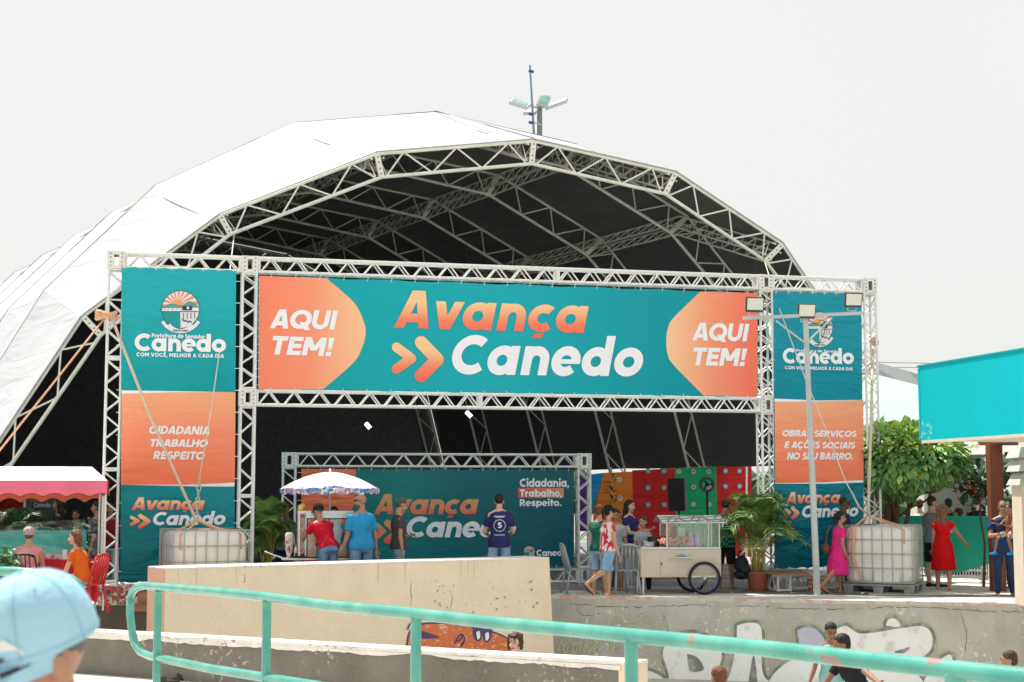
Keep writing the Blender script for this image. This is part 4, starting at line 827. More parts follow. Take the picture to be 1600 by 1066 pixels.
    for (wr, fa, sd, nr_, pc), sx in zip(hands, (-1, 1)):
        for i, (dx, ln, cu) in enumerate(((-.027, .060, 22), (-.009, .070, 26), (.009, .066, 32), (.026, .052, 38))):
            p0 = pc + fa * .035 + sd * dx; d1 = (fa * math.cos(R(cu)) + nr_ * math.sin(R(cu)) * -1).normalized(); d2 = (fa * math.cos(R(cu * 2.1)) + nr_ * math.sin(R(cu * 2.1)) * -1).normalized()
            fb.caps(q(p0), q(p0 + d1 * ln * .55), .0088 * k, .0082 * k, 6); fb.caps(q(p0 + d1 * ln * .55), q(p0 + d1 * ln * .55 + d2 * ln * .5), .0082 * k, .0068 * k, 6)
        t0 = wr + fa * .03 + sd * (-.030); t1 = t0 + (fa * .7 - sd * .6 - nr_ * .35).normalized() * .035; fb.caps(q(t0), q(t1), .0115 * k, .010 * k, 6); fb.caps(q(t1), q(t1 + (fa * .95 - sd * .15 - nr_ * .4).normalized() * .028), .010 * k, .008 * k, 6)
    fo = fb.build('fingers', m_, rt, smooth=True)
    # shirt
    if shirt:
        pr = [(hem, .193, .146), (0, .190, .143), (.05, .178, .135)] + [(z, rx + .016, ry + .016) for z, rx, ry in prof[2:7]] + [(.487, .092, .072)]
        if female: pr = [(hem, .188, .142), (0, .185, .138), (.05, .165, .125)] + [(z, rx + .012, ry + .012) for z, rx, ry in prof[2:7]] + [(.475, .085, .065)]
        pr = [(z, rx * g, ry * g) for z, rx, ry in pr]; shb.loft([ring_at(shb, z, rx, ry) for z, rx, ry in pr])
        if belly: shb.ball(q(at(.10) + Yf * .07), tuple(k * v for v in (.155 * g, .13 + belly, .165)), 12, 8)
        for sh, ua, el, fa, wr in shoulder:
            shb.ball(q(sh), (.058 if sleeve else .048) * k * g, 10, 6); shb.caps(q(at(.47) + X * sx * .03), q(sh + S * .012), .056 * k, .048 * k, 8)
            if sleeve:
                if sleeve <= 1: e_ = sh + ua * .285 * sleeve; shb.loft([shb.ring(q(sh), ua, .054 * g * k, n=12), shb.ring(q(e_), ua, (.060 if sleeve < .8 else .050) * g * k, n=12)])
                else: shb.caps(q(sh), q(el), .058 * g * k, .05 * k, 12); shb.caps(q(el), q(wr), .05 * k, .036 * k, 12)
        so_ = soft(shb, 'shirt', shirt, rt, vox=vox, amp=.016, ns=9, smooth=3)
    # lower garment
    if pants and not nolegs:
        if ptype in ('skirt', 'dress'):
            top = .15 if ptype == 'dress' else .08; ln = .50 if ptype == 'dress' else .40
            kk = max(abs(l[0]) for l in legs) / 60; rg = []
            for i in range(7):
                t_ = i / 6; z_ = top - (top + ln) * t_; rx = (.125 + .075 * min(1, t_ * 1.8) + .03 * t_) * g; ry = (.10 + .06 * min(1, t_ * 1.8) + (.03 + kk * .1) * t_) * g; rg.append([q(Pv + Vector((0, 0, z_)) + Vector((math.cos(2 * math.pi * j / 24) * rx * (1 + .03 * math.cos(j * 2.1) * t_), math.sin(2 * math.pi * j / 24) * ry * (1 + .05 * math.sin(j * 3.3) * t_), 0))) for j in range(24)])
            pb.loft(rg)
        else:
            pb.loft([ring_at(pb, z, rx * g, ry * g) for z, rx, ry in ((-.13, .15, .115), (-.04, .172, .126), (.05, .152, .114), (.09, .138, .104))])
            for sx, (a, o_, b_) in zip((-1, 1), legs):
                hp = Pv + Vector((sx * .088 * g, 0, -.02)); kn = hp + dirv(a, o_, sx) * .41; an = kn + dirv(a - b_, o_ * .6, sx) * .41
                if ptype == 'long': pb.caps(q(hp), q(kn), .096 * g * k, .071 * k, 14); pb.caps(q(kn), q(kn.lerp(an, .93)), .070 * k, .058 * k, 12)
                elif ptype == 'shorts': e_ = hp.lerp(kn, .62); pb.loft([pb.ring(q(hp), kn - hp, .094 * g * k, n=14), pb.ring(q(e_), kn - hp, .096 * g * k, n=14)])
                elif ptype == 'bermuda': pb.loft([pb.ring(q(hp), kn - hp, .096 * g * k, n=14), pb.ring(q(kn), kn - hp, .085 * g * k, n=14)])
        soft(pb, {'skirt': 'skirt', 'dress': 'skirt', 'long': 'trousers', 'shorts': 'shorts', 'bermuda': 'shorts'}[ptype], pants, rt, vox=vox, amp=.012, ns=11, smooth=3)
    # shoes
    for heel, toe, an, fw in feet:
        if shoes is None: continue
        sb = MB(); kind, sm_ = shoes
        d = (toe - heel).normalized(); upv = (Z - d * Z.dot(d)).normalized(); sdv = d.cross(upv)
        if kind == 'sandal':
            M3 = Matrix((sdv, d, upv)).transposed(); c = (heel + toe) / 2; pts = []; 
            for z_ in (-.040, -.026): pts.append([q(c - d * .005 + upv * z_ + sdv * (.040 - .008 * math.cos(t_)) * math.cos(t_) + d * .135 * math.sin(t_)) for t_ in [2 * math.pi * i / 14 for i in range(14)]])
            sb.loft(pts); sb.path([q(toe + sdv * .036 + upv * -.02 - d * .05), q(toe + upv * .034 - d * .02), q(toe - sdv * .036 - upv * .02 - d * .05)], .007 * k, 5)
        else: sb.caps(q(heel + upv * .0), q(toe + upv * .004), .043 * k, .037 * k, 10); sb.caps(q(an - upv * .0), q(heel), .044 * k, .043 * k, 10)
        sb.build('shoe' if kind != 'sandal' else 'sandal', sm_, rt, smooth=(kind != 'sandal'))
    # face details
    if face:
        for sx in (-1, 1):
            e = MB(); e.ball(hp_(.030 * sx, .082, .012), (.013 * k * hd, .006 * k, .0065 * k * hd), 8, 6, HM); e.build('eye', M_iris, rt, smooth=True)
            e = MB(); e.caps(hp_(.014 * sx, .086, .031), hp_(.047 * sx, .074, .033), .0045 * k, .0035 * k, 6); e.build('eyebrow', HR[hc] if hc in ('black', 'brown', 'grey') else M_brow, rt, smooth=True)
        e = MB(); e.caps(hp_(-.020, .083, -.062), hp_(.020, .083, -.062), .0065 * k, .0065 * k, 6); e.build('mouth', M_lip, rt, smooth=True)
    if beard: e = MB(); e.ball(hp_(0, .042, -.072), (.052 * k, .052 * k, .045 * k), 10, 8, HM); e.build('beard', HR['grey'], rt, smooth=True)
    if glasses:
        e = MB()
        for sx in (-1, 1): e.ball(hp_(.032 * sx, .095, .010), (.024 * k, .006 * k, .017 * k), 10, 6, HM); e.tube(hp_(.056 * sx, .088, .014), hp_(.078 * sx, -.01, .012), .004 * k, n=5)
        e.tube(hp_(-.01, .10, .014), hp_(.01, .10, .014), .003 * k, n=5); e.build('glasses', M_black, rt, smooth=True)
    # hair
    hb = MB(); B_ = lambda x, y, z, rx, ry, rz: hb.ball(hp_(x, y, z), (rx * k * hd, ry * k * hd, rz * k * hd), 14, 10, HM)
    if hair in ('short', 'curly', 'bun', 'ponytail', 'long', 'longcurl', 'net', 'shaggy', 'bob'):
        B_(0, -.024, .048, .081, .093, .080); B_(0, -.050, .005, .075, .063, .078)
        if hair in ('curly', 'shaggy'):
            random.seed(hash(label) % 1000 if False else len(label))
            for i in range(26): t_ = random.uniform(0, 6.28); z_ = random.uniform(-.03, .10); B_(.078 * math.cos(t_), -.03 + .082 * math.sin(t_) * (1 if math.sin(t_) < .3 else .8), z_ if math.sin(t_) < .2 else max(z_, .07), .024, .024, .026)
        if hair == 'shaggy':
            for sx in (-1, 1):
                for z_ in (.04, .0, -.04, -.07): B_(.082 * sx, .0, z_, .022, .035, .03)
            B_(0, .055, .085, .06, .03, .02)
        if hair == 'bun': B_(0, -.135, .07, .040, .040, .040)
        if hair == 'ponytail': hb.caps(hp_(0, -.12, .05), hp_(0, -.15, -.03), .028 * k, .032 * k, 8); hb.caps(hp_(0, -.15, -.03), hp_(0, -.125, -.16), .030 * k, .014 * k, 8)
        if hair in ('long', 'longcurl', 'bob'):
            ln = -.12 if hair == 'bob' else -.26
            for sx in (-1, 0, 1): hb.caps(hp_(.045 * sx, -.06, .03), hp_(.060 * sx, -.085, ln), .055 * k, (.045 if hair != 'bob' else .036) * k, 10)
            for sx in (-1, 1): hb.caps(hp_(.066 * sx, -.01, .05), hp_(.072 * sx, -.02, ln + .05), .026 * k, .024 * k, 8)
        if hair == 'longcurl':
            random.seed(5)
            for i in range(40): t_ = random.uniform(2.6, 6.8); z_ = random.uniform(-.30, .09); B_(.095 * math.cos(t_), -.05 + .085 * math.sin(t_), z_, .028, .026, .03)
        soft(hb, 'hair', HR[hc], rt, vox=vox * .8, amp=.006 if hair not in ('curly', 'longcurl', 'shaggy') else .012, ns=38, smooth=1)
    elif hair == 'buzz':
        B_(0, -.024, .038, .077, .090, .082); soft(hb, 'hair', HR[hc], rt, vox=vox * .8, smooth=1)
    rt['_x'] = 0; del rt['_x']
    rt_info = dict(hp=hp_, HM=HM, k=k * hd, rt=rt, hands=hands, q=q, shirt=locals().get('so_'), at=at, X=X, Yf=Yf, S=S); return rt_info
def cap_hat(I, m, back=False, peak=1.0):
    hp, HM, k, rt = I['hp'], I['HM'], I['k'], I['rt']; b_ = MB(); n = 24; rg = []
    for i in range(9):
        t_ = math.pi / 2 * i / 8; rg.append([hp(.088 * math.cos(t_) ** .8 * math.cos(a) , -.020 + .108 * math.cos(t_) ** .8 * math.sin(a), .020 + .118 * math.sin(t_) ** .9) for a in [2 * math.pi * j / n for j in range(n)]] if i < 8 else [hp(.004 * math.cos(2 * math.pi * j / n), -.02 + .004 * math.sin(2 * math.pi * j / n), .138) for j in range(n)])
    b_.loft(rg); b_.build('hat_crown', m, rt, smooth='auto')
    b_ = MB(); sg = -1 if back else 1; r0 = []; r1 = []; rr = []
    for i in range(11):
        t_ = math.pi * (i / 10); c_, s_ = math.cos(t_), math.sin(t_)
        rr.append([hp(.080 * c_, sg * (.060 * s_ ** .6) - .012, .030), hp(.078 * c_, sg * (.060 + .085 * peak) * s_ ** .75 - .005 if s_ > .01 else -.012, .012 - .016 * abs(c_)), hp(.078 * c_, sg * (.060 + .085 * peak) * s_ ** .75 - .005 if s_ > .01 else -.012, .007 - .016 * abs(c_)), hp(.080 * c_, sg * (.060 * s_ ** .6) - .012, .022)])
    b_.loft(rr); b_.build('hat_brim', m, rt, smooth='auto')
    b_ = MB(); b_.ball(hp(0, -.02, .137), .006 * k, 8, 6); b_.build('hat_button', m, rt, smooth=True)
def at_px(x, yf): p = G(x, yf); return (p.x, p.y, 0)
def at_d(x, D): p = P(x, 800, D); return (p.x, p.y, 0)
# ---------------------------------------------------------------- materials of things
M_chair = mat('grey_plastic', (.30, .345, .36), rough=.5, var=.08, scale=4)
M_aqua = mat('aqua_rail_paint', (.13, .50, .40), rough=.34, var=.07, scale=3, col2=None, spec=.5)
def rail_paint():
    m = bpy.data.materials.new('worn_rail_paint'); m.use_nodes = True; t = m.node_tree; b = t.nodes['Principled BSDF']; b.inputs['Roughness'].default_value = .24; b.inputs['Specular IOR Level'].default_value = .7
    g = t.nodes.new('ShaderNodeNewGeometry')
    def noi(s, d, st=None):
        n = t.nodes.new('ShaderNodeTexNoise'); n.inputs['Scale'].default_value = s; n.inputs['Detail'].default_value = d
        if st: mp = t.nodes.new('ShaderNodeMapping'); mp.inputs['Scale'].default_value = st; t.links.new(g.outputs['Position'], mp.inputs[0]); t.links.new(mp.outputs[0], n.inputs['Vector'])
        else: t.links.new(g.outputs['Position'], n.inputs['Vector'])
        return n.outputs[0]
    def rng(s, a, b_, c=0, d=1): q = t.nodes.new('ShaderNodeMapRange'); q.inputs[1].default_value = a; q.inputs[2].default_value = b_; q.inputs[3].default_value = c; q.inputs[4].default_value = d; t.links.new(s, q.inputs[0]); return q.outputs[0]
    def mixc(f, A, B):
        q = t.nodes.new('ShaderNodeMix'); q.data_type = 'RGBA'; t.links.new(f, q.inputs['Factor'])
        for v, k in ((A, 'A'), (B, 'B')):
            if isinstance(v, tuple): q.inputs[k].default_value = (*v, 1)
            else: t.links.new(v, q.inputs[k])
        return q.outputs['Result']
    c = mixc(rng(noi(5, 5), .4, .7), (.055, .33, .265), (.13, .44, .355))
    c = mixc(rng(noi(30, 6), .66, .70), c, (.16, .12, .09))
    # bare primer where the coat has come off, more of it along the right-hand run
    sx = t.nodes.new('ShaderNodeSeparateXYZ'); t.links.new(g.outputs['Position'], sx.inputs[0])
    k = t.nodes.new('ShaderNodeMath'); k.operation = 'MULTIPLY_ADD'; t.links.new(rng(sx.outputs['X'], .3, 1.6), k.inputs[0]); k.inputs[1].default_value = .145; t.links.new(noi(3.2, 8, (1, 1, 3)), k.inputs[2])
    c = mixc(rng(k.outputs[0], .715, .73), c, (.33, .22, .18)); t.links.new(c, b.inputs['Base Color'])
    bu = t.nodes.new('ShaderNodeBump'); bu.inputs['Strength'].default_value = .3; bu.inputs['Distance'].default_value = .003; t.links.new(noi(40, 5), bu.inputs['Height']); t.links.new(bu.outputs[0], b.inputs['Normal']); return m
M_rail = rail_paint()
# ---------------------------------------------------------------- near railing
def RD(x): return 1 / (.0855 + 9.13e-5 * (x - 237))
rl = thing('handrail', 'aqua green painted tube railing with peeling paint crossing the foreground', 'railing', P(640, 950, RD(640)) - Z * 1.2)
tr = [(204, 934), (207, 924), (214, 917.5), (226, 915), (245, 917), (330, 924), (412, 932), (512, 946), (640, 958), (760, 972), (985, 993), (1200, 1014), (1400, 1037), (1640, 1063), (1900, 1092)]
lr = [(204, 934), (204, 934), (203, 955), (206, 985), (210, 1004), (219, 1018), (234, 1025), (330, 1045), (412, 1058), (650, 1098), (985, 1165), (1640, 1330)]
b = MB(); b.path([P(x, y, RD(x)) for x, y in tr], .031, 14); b.build('top_rail', M_rail, rl, world=True, smooth=True)
b = MB(); b.path([P(x, y, RD(x)) for x, y in lr[1:]], .031, 14); b.build('lower_rail', M_rail, rl, world=True, smooth=True)
yl = lambda x: next(a[1] + (b_[1] - a[1]) * (x - a[0]) / (b_[0] - a[0]) for a, b_ in zip(tr[4:], tr[5:]) if a[0] <= x <= b_[0])
for x in (247, 417, 650, 986, 1490):
    p = P(x, yl(x) + 6, RD(x)); q_ = Vector((p.x + .004, p.y, .0)); b = MB(); b.tube(p, q_, .029, n=14); b.build('post', M_rail, rl, world=True, smooth='auto')
    b = MB(); b.ball(P(x, yl(x) + 8, RD(x)), (.034, .034, .014), 12, 6); b.build('weld', M_rail, rl, world=True, smooth=True)
# ---------------------------------------------------------------- far-left second rail end
r2 = thing('handrail', 'short pale aqua rail entering from the left edge behind the blue cap', 'railing', P(20, 900, 9.4) - Z * .9)
b = MB(); b.path([P(-160, 893, 9.8), P(20, 893, 9.6), P(75, 898, 9.5), P(110, 905, 9.5), P(128, 918, 9.45)], .03, 10); b.build('top_rail', M_rail, r2, world=True, smooth=True)
p = P(100, 903, 9.5); b = MB(); b.tube(p, (p.x, p.y, .1), .028, n=10); b.build('post', M_rail, r2, world=True)
# sandals lying on the landing
for i, (x, y, rz, lb) in enumerate(((264, 1055, 2.1, 'dark strapped sandal lying on its own nearest the railing post'), (293, 1051, 1.4, 'dark sandal with raised strap lying right of the other'))):
    p = G(x, y + 8, -.27) + Vector((.03, -.25, 0)); t_ = thing('sandal', lb, 'sandal', (p.x, p.y, -.27), rz, 'pair of sandals on the landing'); t_.scale = (1.15,) * 3; b = MB()
    pt = [[(.045 * math.cos(a) * (1 + .15 * math.sin(a)), .13 * math.sin(a), z_) for a in [2 * math.pi * k / 16 for k in range(16)]] for z_ in (0, .022)]; b.loft(pt); b.build('sole', M_black, t_)
    b = MB(); rr = []
    for k in range(9):
        a = math.pi * k / 8; rr.append([(.048 * math.cos(a), .015 + dy, .02 + .06 * math.sin(a)) for dy in (0, .06)] + [(.043 * math.cos(a), .015 + dy, .02 + .055 * math.sin(a)) for dy in (.06, 0)])
    b.loft(rr); b.build('strap', mat('brown_leather', (.045, .035, .03), rough=.4), t_)
# ---------------------------------------------------------------- floodlight pole
M_pole = mat('pole_grey_paint', (.50, .53, .53), rough=.5, var=.12, scale=3)
pb0 = G(1277, 930); pole = thing('floodlight_pole', 'leaning grey steel pole carrying three square floodlights in front of the right banner', 'lamp post', pb0)
D0 = pb0.y; top = P(1258, 482, D0 - .15); b = MB(); b.loft([b.ring(pb0, top - pb0, .062, n=12), b.ring(pb0.lerp(top, .45), top - pb0, .056, n=12), b.ring(pb0.lerp(top, .46), top - pb0, .050, n=12), b.ring(top, top - pb0, .046, n=12)]); b.build('pole', M_pole, pole, world=True, smooth='auto')
la, ra = P(1161, 498, D0 - .6), P(1348, 490, D0 + .3); ad = (ra - la).normalized(); b = MB(); M3 = Matrix((ad, ad.cross(Z).normalized() * -1, Z)).transposed(); b.box((la + ra) / 2 + Vector((0, -.06, 0)), ((ra - la).length, .06, .06), M=M3); b.build('crossarm', M_pole, pole, world=True)
for x, y in ((1213, 502), (1300, 497)): bar('brace', P(1259, 537, D0 - .12), P(x, y, D0 - .2), .016, M_pole, pole)
M_lens = mat('floodlight_glass', (.70, .71, .62), rough=.15, var=.05, scale=60)
for x, y, w_, dd in ((1179, 476, .32, -.55), (1260, 486, .32, -.12), (1333, 469, .32, .25)):
    c = P(x, y, D0 + dd - .13); h_ = bpy.data.objects.new('floodlight', None); link(h_, pole); h_.location = c - pb0; h_.rotation_euler = (R(12), 0, R(8))
    b = MB(); b.box((0, 0, 0), (w_, .07, .27)); b.build('casing', mat('lamp_casing', (.07, .075, .075), rough=.5), h_, bevel=.01); b = MB(); b.box((0, -.037, .012), (w_ - .035, .008, .205)); b.build('lamp_glass', M_lens, h_)
    b = MB(); b.path([(-.08, .04, -.13), (-.08, .04, -.2), (.08, .04, -.2), (.08, .04, -.13)], .010, 6); b.build('bracket', M_pole, h_)
b = MB(); b.path(smoothcurve([tuple(P(x, y, D0 - .1)) for x, y in ((1262, 499), (1275, 506), (1285, 500), (1290, 512), (1278, 540), (1262, 560))], 5), .006, 5); b.build('cable', M_black, pole, world=True)
# ---------------------------------------------------------------- mast with lights behind the tent
mp0 = P(845, 200, 53); ms = thing('lighting_mast', 'slim grey mast with floodlights rising behind the tent ridge', 'lamp post', (mp0.x, mp0.y, 0)); b = MB()
b.tube((mp0.x, mp0.y, 0), P(843, 158, 53), .12, .09, 12); b.build('pole', mat('mast_concrete', (.20, .22, .21), rough=.8), ms, world=True, smooth='auto')
ant = thing('antenna_rod', 'thin blue vertical antenna rod standing beside the mast top', 'antenna', P(834, 215, 52.6)); 
b = MB(); b.tube(P(836, 240, 52.6), P(828, 102, 52.6), .045, .03, 8); b.build('rod', mat('antenna_blue', (.14, .24, .38), rough=.5), ant, world=True)
for y in (111, 178, 191): b = MB(); b.tube(P(826, y, 52.6), P(834, y + 1.5, 52.6), .05, n=6); b.build('clamp', mat('antenna_clamp', (.05, .06, .15)), ant, world=True)
bar('brace', P(833, 191, 52.6), P(847, 196, 53), .03, M_pole, ms)
M_lg = mat('lamp_green_glass', (.20, .42, .36), rough=.2, var=.1)
def head_lamp(corners, glass, D):
    p = [P(x, y, D + dz) for (x, y, dz) in corners]; n_ = (p[1] - p[0]).cross(p[2] - p[0]).normalized() * .12; b = MB(); b.loft([p, [q_ + n_ for q_ in p]]); o_ = b.build('lamp_head', M_pole, ms, world=True)
    if glass:
        c = sum(p, Vector()) / 4; q2 = [c.lerp(q_, .8) - n_ * .12 for q_ in p]; b = MB(); b.quad(*q2); b.build('lamp_glass', M_lg, o_, world=True)
head_lamp([(796, 158, 0), (801, 152.5, .5), (829, 162, .3), (824, 167, -.2)], True, 52.2); head_lamp([(838, 162, 0), (844, 148.5, .3), (861, 148.5, .3), (856, 163, 0)], True, 52.6); head_lamp([(851, 168, 0), (855, 165, .3), (886, 152, .6), (884, 156, .3)], False, 53); head_lamp([(818, 175, 0), (826, 170, .3), (840, 171, .3), (836, 175, 0)], False, 53)
for x, y in ((828, 165), (853, 166)): bar('arm', P(844, 170, 53), P(x, y, 52.7), .04, M_pole, ms)
# ---------------------------------------------------------------- water tanks in cages (counterweights)
M_tank = mat('cloudy_plastic', (.80, .78, .75), rough=.35, var=.06, scale=2, spec=.5); M_cage = mat('cage_wire', (.42, .42, .39), rough=.45, metal=.35, var=.15)
M_pallet = mat('pallet_steel', (.30, .32, .31), rough=.6, metal=.2, var=.3)
def water_tank(label, loc, rz):
    t_ = thing('water_tank', label, 'water tank', loc, rz, 'caged water tanks used as counterweights'); t_.scale = (1.07, 1.07, 1.07); Wd, Dp, z0, z1 = 1.16, .98, .16, 1.10
    b = MB(); rr = []
    def sq(wx, wy, z_, rad=.13): 
        out = []
        for cx, cy, a0 in ((1, 1, 0), (-1, 1, 90), (-1, -1, 180), (1, -1, 270)):
            for i in range(5): a = R(a0 + 22.5 * i); out.append((cx * (wx / 2 - rad) + rad * math.cos(a), cy * (wy / 2 - rad) + rad * math.sin(a), z_))
        return out
    for f_, z_ in ((.90, z0), (.97, z0 + .03), (1, z0 + .08), (1, .45), (.985, .47), (.985, .50), (1, .52), (1, z1 - .10), (.97, z1 - .03), (.90, z1), (.5, z1 + .015)): rr.append(sq(Wd * f_ - .05, Dp * f_ - .05, z_))
    b.loft(rr); b.build('tank_body', M_tank, t_, smooth='auto'); b = MB(); b.lathe((0, 0, z1), [(.09, 0), (.09, .04), (.07, .045)]); b.build('tank_lid', M_white, t_)
    b = MB(); b.box((.15, -Dp / 2 + .005, .28), (.42, .03, .17)); b.build('lower_plate', M_white, t_, bevel=.01)
    for i in range(5):
        z_ = .19 + i * .235; b = MB(); hw, hd = Wd / 2, Dp / 2; b.path([(-hw, -hd, z_), (hw, -hd, z_), (hw, hd, z_), (-hw, hd, z_)], .011 if i not in (0, 4) else .015, 6, close=True); b.build('cage_ring', M_cage, t_, smooth=True)
    for i in range(8):
        x_ = -Wd / 2 + Wd * i / 7
        for y_ in (-Dp / 2 - .012, Dp / 2 + .012): bar('cage_bar', (x_, y_, .19) + Vector(loc) if False else Vector((x_, y_, .19)) , Vector((x_, y_, 1.14)), .009, M_cage, t_) if False else _bar_local('cage_bar', (x_, y_, .19), (x_, y_, 1.14), .009, M_cage, t_)
    for i in range(1, 7):
        y_ = -Dp / 2 + Dp * i / 7
        for x_ in (-Wd / 2 - .012, Wd / 2 + .012): _bar_local('cage_bar', (x_, y_, .19), (x_, y_, 1.14), .009, M_cage, t_)
    b = MB(); b.box((0, 0, .145), (Wd + .02, Dp + .02, .03)); b.build('pallet_deck', M_pallet, t_)
    for x_ in (-.50, 0, .50):
        for y_ in (-.42, 0, .42): b = MB(); b.loft([[(x_ + sx * .07, y_ + sy * .055, 0) for sx, sy in ((-1, -1), (1, -1), (1, 1), (-1, 1))], [(x_ + sx * .085, y_ + sy * .065, .13) for sx, sy in ((-1, -1), (1, -1), (1, 1), (-1, 1))]]); b.build('pallet_foot', M_pallet, t_)
    for y_ in (-.42, .42): _bar_local('runner', (-.56, y_, .012), (.56, y_, .012), .014, M_pallet, t_)
    return t_
def _bar_local(name, p0, p1, r, m, parent, n=6):
    o = bar(name, (0, 0, 0), (0, 0, 1), r, m, parent, n); a = Vector(p1) - Vector(p0); o.location = p0; o.rotation_quaternion = a.to_track_quat('Z', 'Y'); o.scale = (r, r, a.length); return o
M_web = mat('orange_webbing', (.74, .42, .26), rough=.8, var=.12, scale=20); M_webw = mat('cream_webbing', (.66, .55, .42), rough=.8, var=.15); M_cordw = mat('white_rope', (.68, .66, .58), rough=.8)
k1 = P(319, 880, 25.3); tk1 = water_tank('caged white water tank standing behind the cream wall at the left banner foot', (k1.x, k1.y, 0), R(24))
k2 = G(1376, 921); k2 = P(1379, 850, 28.3); k2.z = 0; tk2 = water_tank('caged white water tank in full view on the plaza left of the woman in red', k2, R(-24))
def sling(t_, kz=1.42, w_=.03):
    """yellow sling legs gathered above the tank"""
    s_ = thing('lifting_sling', 'orange webbing sling over the ' + ('left caged tank behind the cream wall' if t_ is tk1 else 'right caged tank by the floodlight pole'), 'strap', t_.location, 0); M = Matrix.Rotation(t_.rotation_euler.z, 3, 'Z'); apx = Vector((-.1 if t_ is tk1 else -.28, -.1, kz))
    for i, (x_, y_) in enumerate(((-.5, -.49), (.48, -.49), (-.5, .49), (.5, .49))):
        p = M @ Vector((x_, y_, 1.14)); b = MB(); b.path([apx, (apx + p) / 2 + Z * -.02, p, M @ Vector((x_, y_ * 1.04, .9))], .016, 5); b.build('webbing', M_web, s_)
    return s_
sling(tk1, 1.36); sling(tk2, 1.40)
sd = thing('ratchet_strap', 'loose tan webbing hanging down the near face of the right tank', 'strap', k2); M = Matrix.Rotation(R(-24), 3, 'Z'); b = MB()
for (x0_, z0_), (x1_, z1_) in (((-.40, 1.16), (-.41, .9)), ((-.41, .9), (-.44, .62)), ((-.44, .62), (-.26, .2))):
    b.loft([[M @ Vector((x0_ - .03, -.53, z0_)), M @ Vector((x0_ + .03, -.53, z0_)), M @ Vector((x0_ + .03, -.515, z0_)), M @ Vector((x0_ - .03, -.515, z0_))], [M @ Vector((x1_ - .025, -.53, z1_)), M @ Vector((x1_ + .025, -.53, z1_)), M @ Vector((x1_ + .025, -.515, z1_)), M @ Vector((x1_ - .025, -.515, z1_))]])
b.build('webbing', M_web, sd)
def line_thing(name, label, cat, pts, r, m, extra=None, flatw=0):
    t_ = thing(name, label, cat, pts[0]); b = MB()
    b.path(pts, r, 6); b.build('line', m, t_, world=True, smooth=True); return t_
KN = GP.shift(.22).hit(168, 492)
a1_ = tk1.location + Vector((-.12, -.12, 1.36)); line_thing('tie_strap', 'cream webbing strap running from the gantry corner down to the left tank', 'strap', [KN + Vector((.05, 0, 0)), a1_.lerp(KN, .5) + Z * -.04, a1_], .024, M_webw)
line_thing('tie_strap', 'orange webbing strap running from the knot down past the left edge', 'strap', [KN, P(84, 598, 25.5), P(-60, 778, 25.0)], .018, M_web)
b = MB(); kn = thing('strap_knot', 'bulky orange knot of webbing tied round the left gantry leg', 'knot', KN)
for i in range(4): b.path([KN + Vector((-.17 + .17 * math.cos(a) * 1.0 + .12, -.02 - .16 * math.sin(a) + .12, .03 * i - .05 + .03 * math.sin(a * 2 + i))) for a in [j * .6283 for j in range(10)]], .026, 5, close=True)
b.build('webbing', M_web, kn, world=True)
sh_ = P(312, 745, 25.9); line_thing('stay_rope', 'thin pale rope dropping from the tent arch to the left tank shackle', 'rope', [TP.shift(.1).hit(366, 366), P(350, 500, 26.6), P(330, 640, 26.2), sh_], .010, M_cordw)
chn = thing('shackle_chain', 'steel shackle and chain linking the thin rope to the left tank sling', 'chain', sh_)
for i in range(6):
    c = sh_.lerp(a1_, (i + .5) / 6); b = MB(); ax = Vector((1, 0, 0)) if i % 2 else Vector((0, 1, 0)); b.path([c + ax * .035 * math.cos(a) + Z * .075 * math.sin(a) for a in [j * .785 for j in range(8)]], .013, 5, close=True); b.build('link', M_steel, chn, world=True)
a2_ = tk2.location + Vector((-.28, -.12, 1.40)); r_ = GP.shift(.3)
line_thing('stay_rope', 'thin pale rope from the tent arch down across the right banner', 'rope', [TP.shift(.1).hit(1192, 400), r_.hit(1219, 486), P(1257, 588, 28.6), P(1290, 670, 28), P(1321, 752, 27.6), P(1330, 768, 27.6)], .010, M_cordw)
line_thing('rope_tackle', 'grey green rope tackle between thin rope and right tank sling', 'rope', [P(1330, 768, 27.6), P(1342, 792, 27.5), a2_], .020, M_steel)
kr = GP.shift(.05).hit(1365, 531); line_thing('tie_strap', 'cream webbing strap from the right gantry leg down to the right tank', 'strap', [kr, kr.lerp(a2_, .5), a2_], .028, M_webw)
b = MB(); kn = thing('strap_knot', 'small orange buckle knot on the right gantry leg', 'knot', kr); b.ball(kr, (.09, .07, .06), 8, 6); b.ball(kr + Vector((.05, -.02, -.06)), (.05, .05, .07), 8, 6); b.build('webbing', M_web, kn, world=True)
